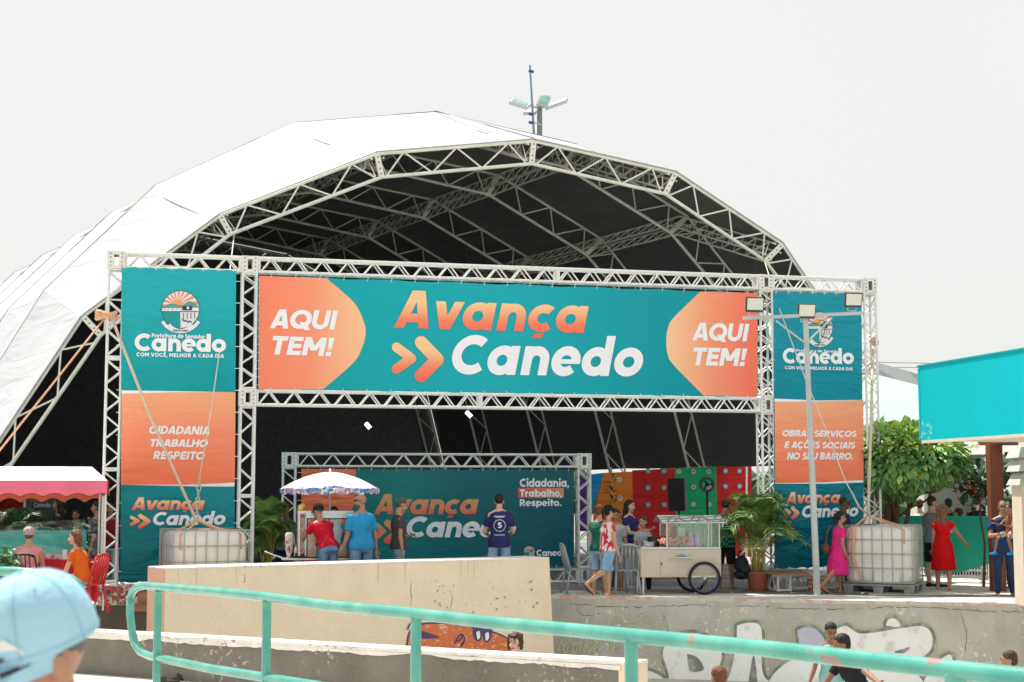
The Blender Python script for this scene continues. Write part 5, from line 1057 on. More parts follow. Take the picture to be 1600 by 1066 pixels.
# ---------------------------------------------------------------- plastic chairs
def plastic_chair(label, loc, rz, m=None, cat='chair', group='grey plastic chairs by the cart'):
    t_ = thing('plastic_chair', label, cat, loc, rz, group); m = m or M_chair
    b = MB(); rg = []
    for z_, k_ in ((.425, 1), (.44, 1.0), (.45, .92)): rg.append([(.22 * k_ * (1 if y_ < 0 else .9) * x_, .21 * y_ * k_, z_) for x_, y_ in ((-1, -.8), (-.8, -1), (.8, -1), (1, -.8), (1, .8), (.8, 1), (-.8, 1), (-1, .8))])
    b.loft(rg); b.build('seat', m, t_, smooth='auto')
    for sx in (-1, 1):
        b = MB(); b.loft([b.ring((.24 * sx, .23, 0), Z, .028, .022, 8), b.ring((.20 * sx, .18, .43), Z, .022, .022, 8)]); b.build('leg', m, t_, smooth=True)
        b = MB(); b.loft([b.ring((.23 * sx, -.27, 0), Z, .026, .022, 8), b.ring((.195 * sx, -.19, .43), Z, .022, .022, 8)]); b.build('leg', m, t_, smooth=True)
        b = MB(); b.loft([b.ring((.20 * sx, -.19, .43), Z, .025, .018, 8), b.ring((.205 * sx, -.25, .66), Z, .024, .015, 8), b.ring((.17 * sx, -.30, .86), Z, .020, .012, 8)]); b.build('back_post', m, t_, smooth=True)
    b = MB(); b.path([(-.17, -.30, .855), (-.09, -.315, .885), (.0, -.32, .893), (.09, -.315, .885), (.17, -.30, .855)], .020, 7); b.build('top_rail', m, t_, smooth=True)
    for i in range(4):
        x_ = -.105 + .07 * i; b = MB(); b.loft([b.ring((x_, -.205, .44), Z, .020, .006, 8), b.ring((x_, -.265, .68), Z, .022, .006, 8), b.ring((x_ * .9, -.312, .875), Z, .018, .006, 8)]); b.build('back_slat', m, t_, smooth=True)
    return t_
ch = P(904, 880, 27.8); ch.z = 0; plastic_chair('grey plastic chair standing alone at the end of the cream wall', (ch.x, ch.y + .1, 0), R(-80)); ch = P(977, 880, 27.5); ch.z = 0
plastic_chair('grey plastic chair seen from behind between the walking woman and the candy cart', (ch.x, ch.y + .15, 0), R(8)); ch = P(958, 880, 27.7); ch.z = 0; plastic_chair('grey plastic chair partly hidden behind the two women', (ch.x - .02, ch.y + .5, 0), R(15))
# ---------------------------------------------------------------- candy cart with bicycle wheels
M_cartw = mat('cream_cart_sheet', (.60, .53, .42), rough=.5, var=.08, scale=3, col2=(.44, .35, .25), lo=.60, hi=.72); M_alu = mat('sheet_aluminium', (.60, .61, .62), rough=.3, metal=.7, var=.1)
gl = bpy.data.materials.new('cart_glass'); gl.use_nodes = True; t = gl.node_tree; t.nodes.remove(t.nodes['Principled BSDF']); gb = t.nodes.new('ShaderNodeBsdfGlossy'); gb.inputs['Roughness'].default_value = .05; gb.inputs['Color'].default_value = (.9, .93, .92, 1); tb = t.nodes.new('ShaderNodeBsdfTransparent'); tb.inputs['Color'].default_value = (.90, .94, .92, 1)
mxs = t.nodes.new('ShaderNodeMixShader'); mxs.inputs[0].default_value = .06; t.links.new(tb.outputs[0], mxs.inputs[1]); t.links.new(gb.outputs[0], mxs.inputs[2]); t.links.new(mxs.outputs[0], t.nodes['Material Output'].inputs[0]); M_glass = gl
cp = P(1062, 850, 27.45); cp.z = 0; cart = thing('snack_cart', 'cream sheet metal snack cart with glass case and bicycle wheels', 'food cart', (cp.x, cp.y + .42, 0), R(6))
def cb_(name, c, d, m, bevel=0, par=None): b = MB(); b.box(c, d); return b.build(name, m, par or cart, bevel=bevel)
cb_('body', (0, 0, .56), (1.46, .62, .50), M_cartw, .01); cb_('counter', (0, 0, .825), (1.44, .66, .03), M_alu, .006); cb_('door', (-.24, -.318, .53), (.27, .012, .40), M_cartw, .004); cb_('door_handle', (-.355, -.328, .55), (.015, .02, .05), M_black)
for x_ in (-.25, .70):
    for y_ in (-.30, .30): cb_('case_post', (x_, y_, 1.05), (.022, .022, .44), M_alu)
cb_('case_post', (.50, -.30, 1.05), (.016, .016, .44), M_alu)
for nm, c, d in (('glass_pane', (.125, -.302, 1.05), (.73, .004, .41)), ('glass_pane', (.60, -.302, 1.05), (.19, .004, .41)), ('glass_pane', (-.252, 0, 1.05), (.004, .57, .41)), ('glass_pane', (.702, 0, 1.05), (.004, .57, .41)), ('glass_pane', (.225, .302, 1.05), (.93, .004, .41))): cb_(nm, c, d, M_glass)
b = MB(); b.loft([[(x_, -.40, 1.28), (x_, 0, 1.40), (x_, .40, 1.28), (x_, .40, 1.265), (x_, 0, 1.385), (x_, -.40, 1.265)] for x_ in (-.36, .80)]); b.build('roof', M_alu, cart)
cb_('menu_paper', (.08, .0, 1.10), (.14, .004, .17), M_white); cb_('shelf', (.05, -.36, .66), (.32, .10, .015), M_alu); cb_('front_leg', (-.68, -.28, .17), (.03, .03, .34), M_alu); cb_('front_leg', (-.68, .28, .17), (.03, .03, .34), M_alu); cb_('axle_bar', (.34, -.345, .325), (.55, .015, .03), M_alu)
M_tyre = mat('tyre_rubber', (.02, .02, .02), rough=.8); M_rim = mat('blue_rim', (.16, .14, .42), rough=.35, metal=.4)
for y_, x_ in ((-.40, .40), (.40, .36)):
    wh = bpy.data.objects.new('wheel', None); link(wh, cart); wh.location = (x_, y_, .295); b = MB(); cc = lambda r_, n=28: [(r_ * math.cos(a), 0, r_ * math.sin(a)) for a in [2 * math.pi * k / n for k in range(n)]]
    b.path(cc(.272), .023, 8, close=True); b.build('tyre', M_tyre, wh, smooth=True); b = MB(); b.path(cc(.242), .010, 6, close=True); b.build('rim', M_rim, wh, smooth=True); b = MB(); b.tube((0, -.04, 0), (0, .04, 0), .022, n=10); b.build('hub', M_alu, wh)
    for k in range(18): a = 2 * math.pi * k / 18; _bar_local('spoke', (.02 * math.cos(a + .8), .02 * (-1) ** k, .02 * math.sin(a + .8)), (.24 * math.cos(a), 0, .24 * math.sin(a)), .0022, M_alu, wh, 4)
random.seed(2)
M_pinkp = mat('pink_popcorn', (.88, .34, .27), rough=.8, var=.25, scale=30, bump=.8, bscale=60); M_purple = mat('purple_film', (.62, .34, .64), rough=.3, var=.2); M_pan = mat('pan_metal', (.42, .42, .42), rough=.3, metal=.8)
for k in range(6):
    x_ = -.28 + k * .095; b = MB()
    for j in range(14): b.ball((x_ + random.gauss(0, .025), random.gauss(-.14, .04), .87 + random.uniform(0, .13)), random.uniform(.02, .035), 6, 4)
    o_ = b.build('popcorn_bag', M_pinkp, None, smooth=True); o_.parent = cart
    w_ = o_; w_.parent = None; w_.location = cart.location; w_.rotation_euler = cart.rotation_euler; tag(w_, 'bag of pink popcorn in the cream cart, ' + ('leftmost of the row', 'second from the left', 'third from the left', 'fourth from the left', 'fifth, beside the lilac bag', 'last one before the lilac film')[k], 'popcorn bag', 'bags of pink popcorn on the cart')
for k, x_ in enumerate((.22, .34)):
    b = MB(); rg = []
    for z_, r_ in ((0, .06), (.08, .075), (.14, .05), (.2, .028), (.25, .06)): rg.append([(x_ + r_ * (1 + .25 * math.sin(j * 2.7)) * math.cos(j * .524), -.14 + r_ * math.sin(j * .524), .842 + z_) for j in range(12)])
    b.loft(rg); o_ = b.build('candy_bag', M_purple, None); o_.location = cart.location; o_.rotation_euler = cart.rotation_euler; tag(o_, 'lilac film candy bag inside the cream cart case, ' + ('the left one' if k == 0 else 'the right one'), 'candy bag', 'lilac candy bags in the cart')
def on_cart(name, label, cat, bfun, m): b = MB(); bfun(b); o_ = b.build(name, m, None, smooth='auto'); o_.location = cart.location; o_.rotation_euler = cart.rotation_euler; return tag(o_, label, cat)
on_cart('cooking_pan', 'low steel pan on the left end of the cream cart', 'pan', lambda b: b.lathe((-.56, -.14, .842), [(.12, 0), (.13, .09), (.135, .095), (.12, .095), (.115, .01)], 18), M_pan)
on_cart('cooking_pot', 'black pot on the cream cart in front of the girl', 'pot', lambda b: b.lathe((-.42, .02, .842), [(.10, 0), (.12, .05), (.12, .17), (.125, .175), (.10, .175)], 18), M_black)
on_cart('candle_stand', 'small metal stand inside the cart case right of the lilac bags', 'stand', lambda b: b.lathe((.50, .02, .842), [(.04, 0), (.01, .02), (.01, .18), (.03, .19), (.03, .21), (.01, .22), (.01, .3)], 10), M_alu)
on_cart('sponge_cloth', 'blue cloth lying on the small shelf above the wheel', 'cloth', lambda b: b.box((.0, -.36, .685), (.09, .06, .03)).box((.05, -.37, .68), (.06, .05, .02)), mat('blue_cloth', (.12, .30, .55)))
# ---------------------------------------------------------------- popcorn cart with parasol
pc = P(505, 800, 26.9); pop = thing('popcorn_cart', 'steel popcorn cart with glass case and red lettered front behind the cream wall', 'food cart', (pc.x, pc.y, 0), R(10))
def pb_(name, c, d, m, bevel=0): b = MB(); b.box(c, d); return b.build(name, m, pop, bevel=bevel)
M_redc = mat('red_cart_panel', (.55, .035, .035), rough=.4, var=.06)
pb_('body', (.0, 0, .44), (1.0, .55, .44), M_redc, .01); pb_('side_window', (-.44, -.277, .45), (.13, .01, .40), mat('green_glass', (.20, .40, .33), rough=.15)); pb_('counter', (-.05, 0, .675), (1.32, .66, .025), M_alu, .005)
for x_ in (-.42, -.30, .48):
    for y_ in (-.26, .26): pb_('case_post', (x_, y_, 1.07), (.03, .03, .77), M_alu)
pb_('case_top', (.03, 0, 1.47), (.96, .58, .05), M_alu, .005); pb_('case_head', (.09, -.27, 1.40), (.80, .03, .09), M_alu)
for x_, w_ in ((.09, .35), (.44 - .10, .0)): pass
for c, d in (((-.10, -.275, 1.03), (.36, .004, .64)), ((.28, -.275, 1.03), (.36, .004, .64)), ((-.36, -.262, 1.03), (.10, .004, .70)), ((-.425, 0, 1.05), (.004, .5, .72)), ((.485, 0, 1.05), (.004, .5, .72)), ((.09, .262, 1.05), (.78, .004, .72))): pb_('glass_pane', c, d, M_glass)
for x_, z_ , d in ((-.285, 1.03, (.02, .02, .66)), (.09, 1.03, (.02, .02, .66)), (.465, 1.03, (.02, .02, .66)), (.09, .70, (.77, .02, .02)), (.09, 1.36, (.77, .02, .02))): pb_('window_frame', (x_, -.278, z_), d, M_black)
pb_('window_handle', (.44, -.295, 1.05), (.02, .02, .09), M_black); pb_('inner_pan', (.09, .02, .80), (.5, .3, .20), M_pan); pb_('wheel_guard', (.0, .0, .19), (.9, .5, .05), M_alu)
for x_ in (-.35, .35):
    for y_ in (-.25, .25): b = MB(); b.tube((x_, y_ - .02, .1), (x_, y_ + .02, .1), .10, n=16); b.build('wheel', M_tyre, pop)
b = MB()
for x0_ in (-.40,):
    polys, wd = text_polys('PIPOCA')
    for qd, lay in polys:
        ar = sum(qd[i - 1][0] * qd[i][1] - qd[i][0] * qd[i - 1][1] for i in range(len(qd))); qd = qd if ar > 0 else qd[::-1]; b.quad(*[(-.33 + a * .80 / wd, -.2785 - lay * .0006, .47 + b_ * .165) for a, b_ in qd])
b.build('lettering', M_white, pop)
for k, pts in enumerate(([(-.66, -.1, .675), (-.85, -.1, .74), (-1.0, -.1, .80)], [(-.66, .1, .675), (-.80, .1, .72), (-.86, .1, .66)])): b = MB(); b.path(pts, .014, 6); b.build('push_handle', M_white, pop, smooth=True)
def on_pop(name, label, cat, bfun, m): b = MB(); bfun(b); o_ = b.build(name, m, None, smooth='auto'); o_.location = pop.location; o_.rotation_euler = pop.rotation_euler; return tag(o_, label, cat)
on_pop('cup_stack', 'tall white and red stack of paper popcorn bags on the cart counter', 'paper bags', lambda b: b.lathe((-.86 + .28, -.05, .69), [(.035, 0), (.06, .12), (.075, .2), (.075, .40), (.05, .43)], 14), mat('printed_bag_paper', (.72, .70, .68), rough=.8, col2=(.50, .10, .09), lo=.54, hi=.58, scale=22))
on_pop('sauce_bottle', 'clear bottle with orange label standing on the cart counter', 'bottle', lambda b: b.lathe((-.47, -.16, .69), [(.028, 0), (.03, .12), (.03, .16), (.012, .2), (.014, .23)], 12), mat('bottle_orange', (.66, .30, .10), rough=.3, col2=(.7, .68, .6), lo=.5, hi=.52, scale=6))
on_pop('snack_bag', 'red and pink snack bag lying beside the bottle on the counter', 'snack bag', lambda b: b.ball((-.36, -.18, .75), (.08, .05, .065), 10, 6), mat('snack_red', (.62, .12, .10), rough=.4, col2=(.7, .5, .4), lo=.5, hi=.55, scale=25))
on_pop('condiment_tray', 'small grey tray of condiments at the counter edge', 'tray', lambda b: b.box((-.40, -.25, .71), (.2, .08, .04)).box((-.46, -.25, .75), (.05, .05, .05)).box((-.36, -.25, .745), (.05, .05, .04)), M_black)
on_pop('yellow_bag', 'crumpled yellow bag on top left corner of the glass case', 'bag', lambda b: b.ball((-.40, -.2, 1.54), (.05, .05, .07), 8, 6).ball((-.36, -.2, 1.58), (.04, .04, .04), 8, 6), mat('yellow_plastic', (.70, .50, .14), rough=.4))
# parasol
pr = thing('parasol', 'white parasol with blue and pink flower print over the popcorn cart', 'parasol', (pc.x + .06, pc.y + .45, 0)); rad = .88; zt, zr = 2.17, 1.87
mp_ = bpy.data.materials.new('parasol_cloth'); mp_.use_nodes = True; t = mp_.node_tree; b0 = t.nodes['Principled BSDF']; b0.inputs['Roughness'].default_value = .8; co = t.nodes.new('ShaderNodeTexCoord'); sp = t.nodes.new('ShaderNodeSeparateXYZ'); t.links.new(co.outputs['Object'], sp.inputs[0])
n0 = t.nodes.new('ShaderNodeTexNoise'); n0.inputs['Scale'].default_value = 16; n0.inputs['Detail'].default_value = 4; t.links.new(co.outputs['Object'], n0.inputs['Vector'])
n3 = t.nodes.new('ShaderNodeTexNoise'); n3.inputs['Scale'].default_value = 5; t.links.new(co.outputs['Object'], n3.inputs['Vector'])
ra_ = t.nodes.new('ShaderNodeMapRange'); ra_.inputs[1].default_value = 2.0; ra_.inputs[2].default_value = 1.85; ra_.inputs[3].default_value = 0; ra_.inputs[4].default_value = .20; t.links.new(sp.outputs['Z'], ra_.inputs[0])
ad_ = t.nodes.new('ShaderNodeMath'); ad_.operation = 'ADD'; t.links.new(n0.outputs[0], ad_.inputs[0]); t.links.new(ra_.outputs[0], ad_.inputs[1]); th_ = t.nodes.new('ShaderNodeMapRange'); th_.inputs[1].default_value = .62; th_.inputs[2].default_value = .68; t.links.new(ad_.outputs[0], th_.inputs[0])
cr_ = t.nodes.new('ShaderNodeValToRGB'); t.links.new(n3.outputs[0], cr_.inputs[0]); e = cr_.color_ramp.elements; e[0].position = .42; e[0].color = (.12, .2, .5, 1); e[1].position = .58; e[1].color = (.55, .25, .35, 1); e.new(.5).color = (.2, .36, .6, 1)
mi_ = t.nodes.new('ShaderNodeMix'); mi_.data_type = 'RGBA'; mi_.inputs['A'].default_value = (.80, .79, .78, 1); t.links.new(cr_.outputs[0], mi_.inputs['B']); t.links.new(th_.outputs[0], mi_.inputs['Factor']); t.links.new(mi_.outputs['Result'], b0.inputs['Base Color'])
pp_ = lambda f_, a: Vector((rad * f_ * math.cos(a), rad * f_ * math.sin(a), zr + (zt - zr) * (1 - f_ ** 1.8)))
for k in range(8):
    b = MB(); a0 = 2 * math.pi * k / 8 + .2; a1 = a0 + math.pi / 4; vs = []; ni, nj = 8, 6
    for i in range(ni + 1):
        for j in range(nj + 1):
            f_ = i / ni; u_ = j / nj; p = pp_(f_, a0).lerp(pp_(f_, a1), u_); p.z += .018 * math.sin(math.pi * u_) * f_; vs.append(p)
    for j in range(nj + 1): p = pp_(1, a0).lerp(pp_(1, a1), j / nj); vs.append(p + Vector((0, 0, -.085 + .02 * math.cos(j * 6.28 / nj * 2))))
    fs = [(i * (nj + 1) + j, i * (nj + 1) + j + 1, (i + 1) * (nj + 1) + j + 1, (i + 1) * (nj + 1) + j) for i in range(ni + 1) for j in range(nj)]; b.add(vs, fs); b.build('canopy_panel', mp_, pr, smooth='auto')
    _bar_local('rib', pp_(.03, a0) - Z * .02, pp_(.5, a0) - Z * .02, .005, M_alu, pr); _bar_local('rib', pp_(.5, a0) - Z * .02, pp_(1, a0) - Z * .01, .005, M_alu, pr)
_bar_local('pole', (0, 0, 0), (0, 0, zt), .018, M_white, pr); b = MB(); b.ball((0, 0, zt + .03), (.025, .025, .035), 8, 6); b.build('finial', M_white, pr)
# ---------------------------------------------------------------- plants
M_stem = mat('palm_stem', (.50, .40, .10), rough=.6, var=.25, scale=9); M_leaf_y = mat('palm_leaf', (.15, .26, .06), rough=.5, var=.4, scale=4); M_leaf_d = mat('dark_leaf', (.035, .09, .03), rough=.45, var=.35, scale=5)
def palm(label, loc, Hh, n, spread, seed, pot=True, m=M_leaf_y, leaflen=.16, group=None):
    random.seed(seed); t_ = thing('potted_palm', label, 'palm', loc, 0, group); z0 = 0
    if pot:
        b = MB(); b.lathe((0, 0, 0), [(.15, 0), (.165, .02), (.20, .30), (.225, .30), (.225, .35), (.20, .355), (.195, .31)], 24); b.build('pot', mat('terracotta', (.42, .13, .07), rough=.6, var=.08, bump=.1), t_, smooth='auto'); b = MB(); b.lathe((0, 0, .28), [(.19, 0), (.001, .01)], 16); b.build('soil', mat('soil', (.05, .035, .025)), t_); z0 = .28
    for i in range(n):
        az = 6.283 * i / n + random.uniform(-.5, .5); f_ = random.random(); rch = spread * (.35 + .75 * f_); ht = (Hh - z0) * (1.0 - .35 * f_ * f_) * random.uniform(.78, 1.02); base = Vector((random.uniform(-.09, .09), random.uniform(-.09, .09), z0)); dirh = Vector((math.cos(az), math.sin(az), 0))
        pts = []; N = 12
        for j in range(N + 1):
            u_ = j / N; pts.append(base + dirh * rch * (u_ ** 1.9) + Z * ht * (1.25 * u_ - .42 * u_ ** 3 * (1 + f_ * .9)) / (1.25 - .42))
        b = MB(); b.path(pts[:8], [.011 - .0007 * j for j in range(8)], 5); st_ = b.build('stem', M_stem, t_, smooth=True)
        b = MB(); b.path(pts[6:], .004, 4)
        for j in range(34):
            u_ = .40 + .60 * (j + .5) / 34; x_ = u_ * N; a = int(x_); p = pts[a].lerp(pts[min(a + 1, N)], x_ - a); tg = (pts[min(a + 1, N)] - pts[a]).normalized(); sdv = tg.cross(Z); sdv = sdv.normalized() if sdv.length > .01 else Vector((1, 0, 0)); upv = sdv.cross(tg).normalized()
            ll = leaflen * (1.0 + .9 * math.sin(math.pi * (u_ - .35) / .75)) * random.uniform(.85, 1.15)
            for s_ in (-1, 1):
                d = (sdv * s_ * .8 + tg * .55 + upv * random.uniform(.05, .35)).normalized(); w_ = tg * .011; p2 = p + d * ll * .55; p3 = p + d * ll - Z * ll * .28; b.add([p - w_ * .5, p + w_ * .5, p2 + w_, p2 - w_, p3], [(0, 1, 2, 3), (3, 2, 4)])
        b.build('frond', m, t_)
    return t_
palm('potted areca palm in a terracotta pot beside the right banner', G(1184, 923), 1.92, 42, .82, 4, leaflen=.19)
pl_ = P(418, 880, 27.6); palm('areca palm behind the popcorn cart at the second gantry column', (pl_.x, pl_.y, 0), 1.72, 24, .55, 9)
pl_ = P(30, 860, 27.6); palm('palm in the shade behind the red stall at the left edge', (pl_.x, pl_.y, 0), 1.75, 16, .6, 12, m=M_leaf_d)
pl_ = P(50, 860, 26.8); palm('low drooping palm right of the other behind the red stall', (pl_.x + .5, pl_.y, 0), 1.35, 12, .6, 19, m=M_leaf_d)
def leafy(label, loc, Hh, seed, m=M_leaf_d):
    random.seed(seed); t_ = thing('potted_plant', label, 'plant', loc); b = MB(); b.lathe((0, 0, 0), [(.14, 0), (.19, .3), (.17, .3)], 16); b.build('pot', M_black, t_); b = MB(); b.path([(0, 0, .2), (.03, .02, Hh * .5), (-.02, 0, Hh)], [.02, .015, .006], 6); b.build('stem', M_stem, t_)
    M_pl = m
    for i in range(46):
        u_ = random.uniform(.35, 1); z_ = .25 + (Hh - .25) * u_; az = random.uniform(0, 6.28); el = random.uniform(-.1, .9); d = Vector((math.cos(az) * math.cos(el), math.sin(az) * math.cos(el), math.sin(el))); p = Vector((0, 0, z_)); ll = random.uniform(.16, .30); sd_ = d.cross(Z).normalized() * .035; b = MB(); e = p + d * ll + Z * -.05; mdl = p + d * ll * .5 + Z * .015
        b.add([p, mdl + sd_, e, mdl - sd_, mdl + Z * -.012], [(0, 4, 1), (1, 4, 2), (2, 4, 3), (3, 4, 0)]); b.build('leaf', M_pl, t_)
    return t_
pl_ = P(958, 850, 30.0); leafy('tall dark leaved plant between the inner frame and the stage backdrop', (pl_.x, pl_.y, 0), 2.05, 6)
# clipped tree at right
M_lf = mat('tree_leaf', (.20, .40, .12), rough=.38, var=.35, scale=.9, spec=.5); M_lf2 = mat('tree_leaf_young', (.48, .58, .14), rough=.4, var=.3, scale=1.2, spec=.5); M_bark = mat('bark', (.16, .085, .055), rough=.95, var=.3, scale=7, bump=1, bscale=20, stretch=(1, 1, .3)); M_flower = mat('red_flower', (.70, .04, .03), rough=.6, var=.2)
tb_ = P(1397, 860, 30.0); tree = thing('clipped_tree', 'broad clipped tree with large glossy green leaves behind the right tank', 'tree', (tb_.x, tb_.y, 0)); tree.scale = (1.04, 1.04, 1.13); random.seed(21)
def limb(pts, r0, r1, name='limb'): b = MB(); pts = [Vector(p) for p in smoothcurve([tuple(p) for p in pts], 4)]; n = len(pts); b.path([p + Vector((noise.noise(p * 6), noise.noise(p * 6 + Vector((9, 0, 0))), 0)) * .025 for p in pts], [r0 + (r1 - r0) * i / (n - 1) for i in range(n)], 8); return b.build(name, M_bark, tree, smooth=True)
limb([(-.18, 0, 0), (-.14, 0, .6), (-.10, .0, 1.2), (-.12, 0, 1.75)], .10, .065, 'trunk'); limb([(.05, .05, 0), (.02, 0, .7), (.06, 0, 1.3), (.02, 0, 1.8)], .085, .06, 'trunk'); limb([(.22, .1, 0), (.20, .05, .8), (.30, 0, 1.3), (.24, 0, 1.75)], .05, .035, 'trunk')
for pts in ([(.24, 0, 1.2), (.45, -.1, 1.55), (.8, -.1, 1.62), (1.0, 0, 1.85)], [(.06, 0, 1.15), (.3, -.2, 1.35), (.62, -.2, 1.5), (.72, -.2, 1.8)], [(-.10, 0, 1.0), (-.35, -.1, 1.4), (-.62, 0, 1.7)], [(.04, -.05, 1.1), (-.1, -.3, 1.45), (-.3, -.4, 1.8)], [(.2, 0, 1.5), (.55, .1, 1.72), (1.1, .2, 1.9)], [(.0, 0, 1.3), (.25, -.3, 1.6), (.5, -.5, 1.8)]): limb(pts, .028, .014)
def leaf_mesh(L_, w_): # folded oval leaf
    return [(0, 0, 0), (w_ * .8, L_ * .3, .012), (w_, L_ * .55, .014), (w_ * .45, L_ * .85, 0), (0, L_ * 1.05, -.03), (-w_ * .45, L_ * .85, 0), (-w_, L_ * .55, .014), (-w_ * .8, L_ * .3, .012), (0, L_ * .45, -.004)], [(0, 1, 8), (1, 2, 8), (2, 3, 8), (3, 4, 8), (4, 5, 8), (5, 6, 8), (6, 7, 8), (7, 0, 8)]
lv, lfc = leaf_mesh(.19, .058); shared = {}
for key, m_ in (('a', M_lf), ('b', M_lf2)):
    b = MB(); b.add(lv, lfc); me = b.mesh('leaf'); me.materials.append(m_); shared[key] = me
def crown_pt():
    while True:
        v_ = Vector((random.uniform(-1, 1), random.uniform(-1, 1), random.uniform(-1, 1)))
        if v_.length <= 1 and v_.length > .62: break
    p = Vector((.24 + v_.x * 1.10, v_.y * .92, 2.12 + v_.z * .60)); n1_ = noise.noise(p * 2.2); p += v_ * n1_ * .22
    if v_.z < 0: p.z = 2.10 + v_.z * (.56 if v_.x < .1 else .36) 
    return p, v_
leaves = []
for i in range(5600):
    p, v_ = crown_pt(); d = (v_ + Vector((random.uniform(-.6, .6), random.uniform(-.6, .6), random.uniform(-1.1, .15)))).normalized(); upv = (v_ + Vector((random.uniform(-.4, .4), random.uniform(-.4, .4), random.uniform(-.1, .9)))); sdv = d.cross(upv); 
    if sdv.length < .05: continue
    sdv.normalize(); nu_ = sdv.cross(d).normalized(); leaves.append((p, Matrix((sdv, d, nu_)).transposed(), random.uniform(.7, 1.15), v_))
leaves.sort(key=lambda q_: q_[0].y - abs(q_[3].z) * .1); mass = {'a': MB(), 'b': MB()}; near = set(random.sample(range(900), 300))
for i, (p, M3, s_, v_) in enumerate(leaves):
    key = 'b' if (v_.z > .25 and random.random() < .48) or random.random() < .06 else 'a'
    if i in near:
        o_ = link(bpy.data.objects.new('leaf', shared[key]), tree); o_.matrix_local = Matrix.Translation(p) @ M3.to_4x4() @ Matrix.Scale(s_, 4)
    else: mass[key].add([p + M3 @ (Vector(q_) * s_) for q_ in lv], lfc)
for key, m_ in (('a', M_lf), ('b', M_lf2)): tag(mass[key].build('foliage' if key == 'a' else 'young_foliage', m_, tree), kind='stuff')
# red flowering shrub right of it
fb_ = P(1535, 850, 29.8); fs_ = thing('flowering_shrub', 'shrub with bright red flowers beside the dark timber post', 'shrub', (fb_.x, fb_.y, 0)); random.seed(8); b = MB()
for i in range(46): p = Vector((random.gauss(0, .16), random.gauss(0, .15), 1.86 + random.gauss(0, .16))); b.ball(p, (random.uniform(.02, .045), random.uniform(.02, .045), random.uniform(.015, .03)), 6, 4)
tag(b.build('flowers', M_flower, fs_, smooth=True), kind='stuff'); b = MB()
for i in range(190):
    p = Vector((random.gauss(0, .22), random.gauss(0, .2), 2.0 + random.gauss(0, .22))); d = Vector((random.uniform(-1, 1), random.uniform(-1, 1), random.uniform(-1, .3))).normalized(); sdv = d.cross(Z).normalized(); M3 = Matrix((sdv, d, sdv.cross(d))).transposed(); b.add([p + M3 @ Vector(q_) for q_ in lv], lfc)
tag(b.build('foliage', M_leaf_d, fs_), kind='stuff'); b = MB(); b.path([(0, 0, 0), (.05, 0, .8), (-.03, 0, 1.4), (0, 0, 2.0)], [.03, .025, .02, .01], 6); b.build('stem', M_bark, fs_)
# ---------------------------------------------------------------- kiosk at right: teal fascia, beige pillar
M_paq_s = mat('scuffed_turquoise', (.18, .58, .60)); kz = [P(1436, 577, 24.0), P(1600, 548.5, 21.0), P(1442, 691, 24.0), P(1600, 674, 21.0)]
kio = thing('kiosk', 'kiosk with a wide bright turquoise fascia and beige corner pillar at the right edge', 'kiosk', (8.6, 23, 0)); M_turq = mat('turquoise_fascia', (.0, .47, .53), rough=.6, spec=.15, var=.03, scale=1.5); M_bg = mat('beige_render', (.66, .57, .46), rough=.9, var=.06, scale=3, bump=.3)
A = Vector((kz[0].x, kz[0].y, 0)); B = Vector((kz[1].x, kz[1].y, 0)); kd = (B - A).normalized(); B2 = A + kd * 8; nk = Vector((kd.y, -kd.x, 0)); nk = nk if nk.x < 0 else -nk; z1, z0 = 3.77, 2.62
fi = thing('fascia_dummy', '', '') if False else None
b = MB(); wallbox(b, A, B2, nk, .05, z0, z1); b.build('fascia', M_turq, kio, world=True)
b = MB(); wallbox(b, A - kd * .05, A + kd * .02 , nk, 6, z0 + .02, z1 - .02); b.build('fascia', M_turq, kio, world=True)
b = MB(); wallbox(b, A - nk * .06 + kd * .03, B2 - nk * .06, nk, 5.5, z0 - .015, z0 + .06); b.build('soffit', M_bg, kio, world=True)
b = MB(); wallbox(b, A - nk * .0 + kd * .03, B2 + nk * .012, nk, .05, z0 - .045, z0 - .0); b.build('edge_bead', M_bg, kio, world=True)
b = MB(); wallbox(b, A - nk * .06 + kd * .03, B2 - nk * .06, nk, 5.5, z1 - .1, z1 - .04); b.build('roof', M_bg, kio, world=True)
bp_ = P(1526, 694, 22.3); b = MB(); b.lathe(bp_ - Z * .03, [(.012, .06), (.035, .03), (.038, .0), (.02, -.035)], 12); b.build('bulb', mat('frosted_bulb', (.75, .72, .62), rough=.3), kio, world=True, smooth=True)
M_wood = mat('red_brown_timber', (.19, .055, .028), rough=.6, var=.25, scale=4, stretch=(1, 1, .2))
for k in range(4):
    zb = 2.58 - .001; o_ = A + kd * (.6 + k * 1.1) - nk * .8; b = MB(); 
pc_ = P(1604, 900, 25.0); pcx, pcy = pc_.x + .16, pc_.y
b = MB(); b.box((pcx, pcy, 1.0), (.56, .5, 2.0)); b.build('pillar', M_bg, kio, world=True, bevel=.01)
for k in range(3):
    zc = 1.93 + k * .22; b = MB(); b.loft([[(pcx + sx * (.34 - 0) , pcy + sy * .33, zc) for sx, sy in ((-1, -1), (1, -1), (1, 1), (-1, 1))], [(pcx + sx * .27, pcy + sy * .26, zc + .17) for sx, sy in ((-1, -1), (1, -1), (1, 1), (-1, 1))], [(pcx + sx * .24, pcy + sy * .23, zc + .2) for sx, sy in ((-1, -1), (1, -1), (1, 1), (-1, 1))]]); b.build('louvre_ring', mat('louvre_grey', (.50, .50, .46), rough=.8), kio, world=True)
b = MB(); b.box((pcx, pcy, 2.58), (.34, .34, .10)); b.build('pillar_head', M_bg, kio, world=True)
M_seamt = mat('fascia_seam', (.0, .34, .39), rough=.6); 
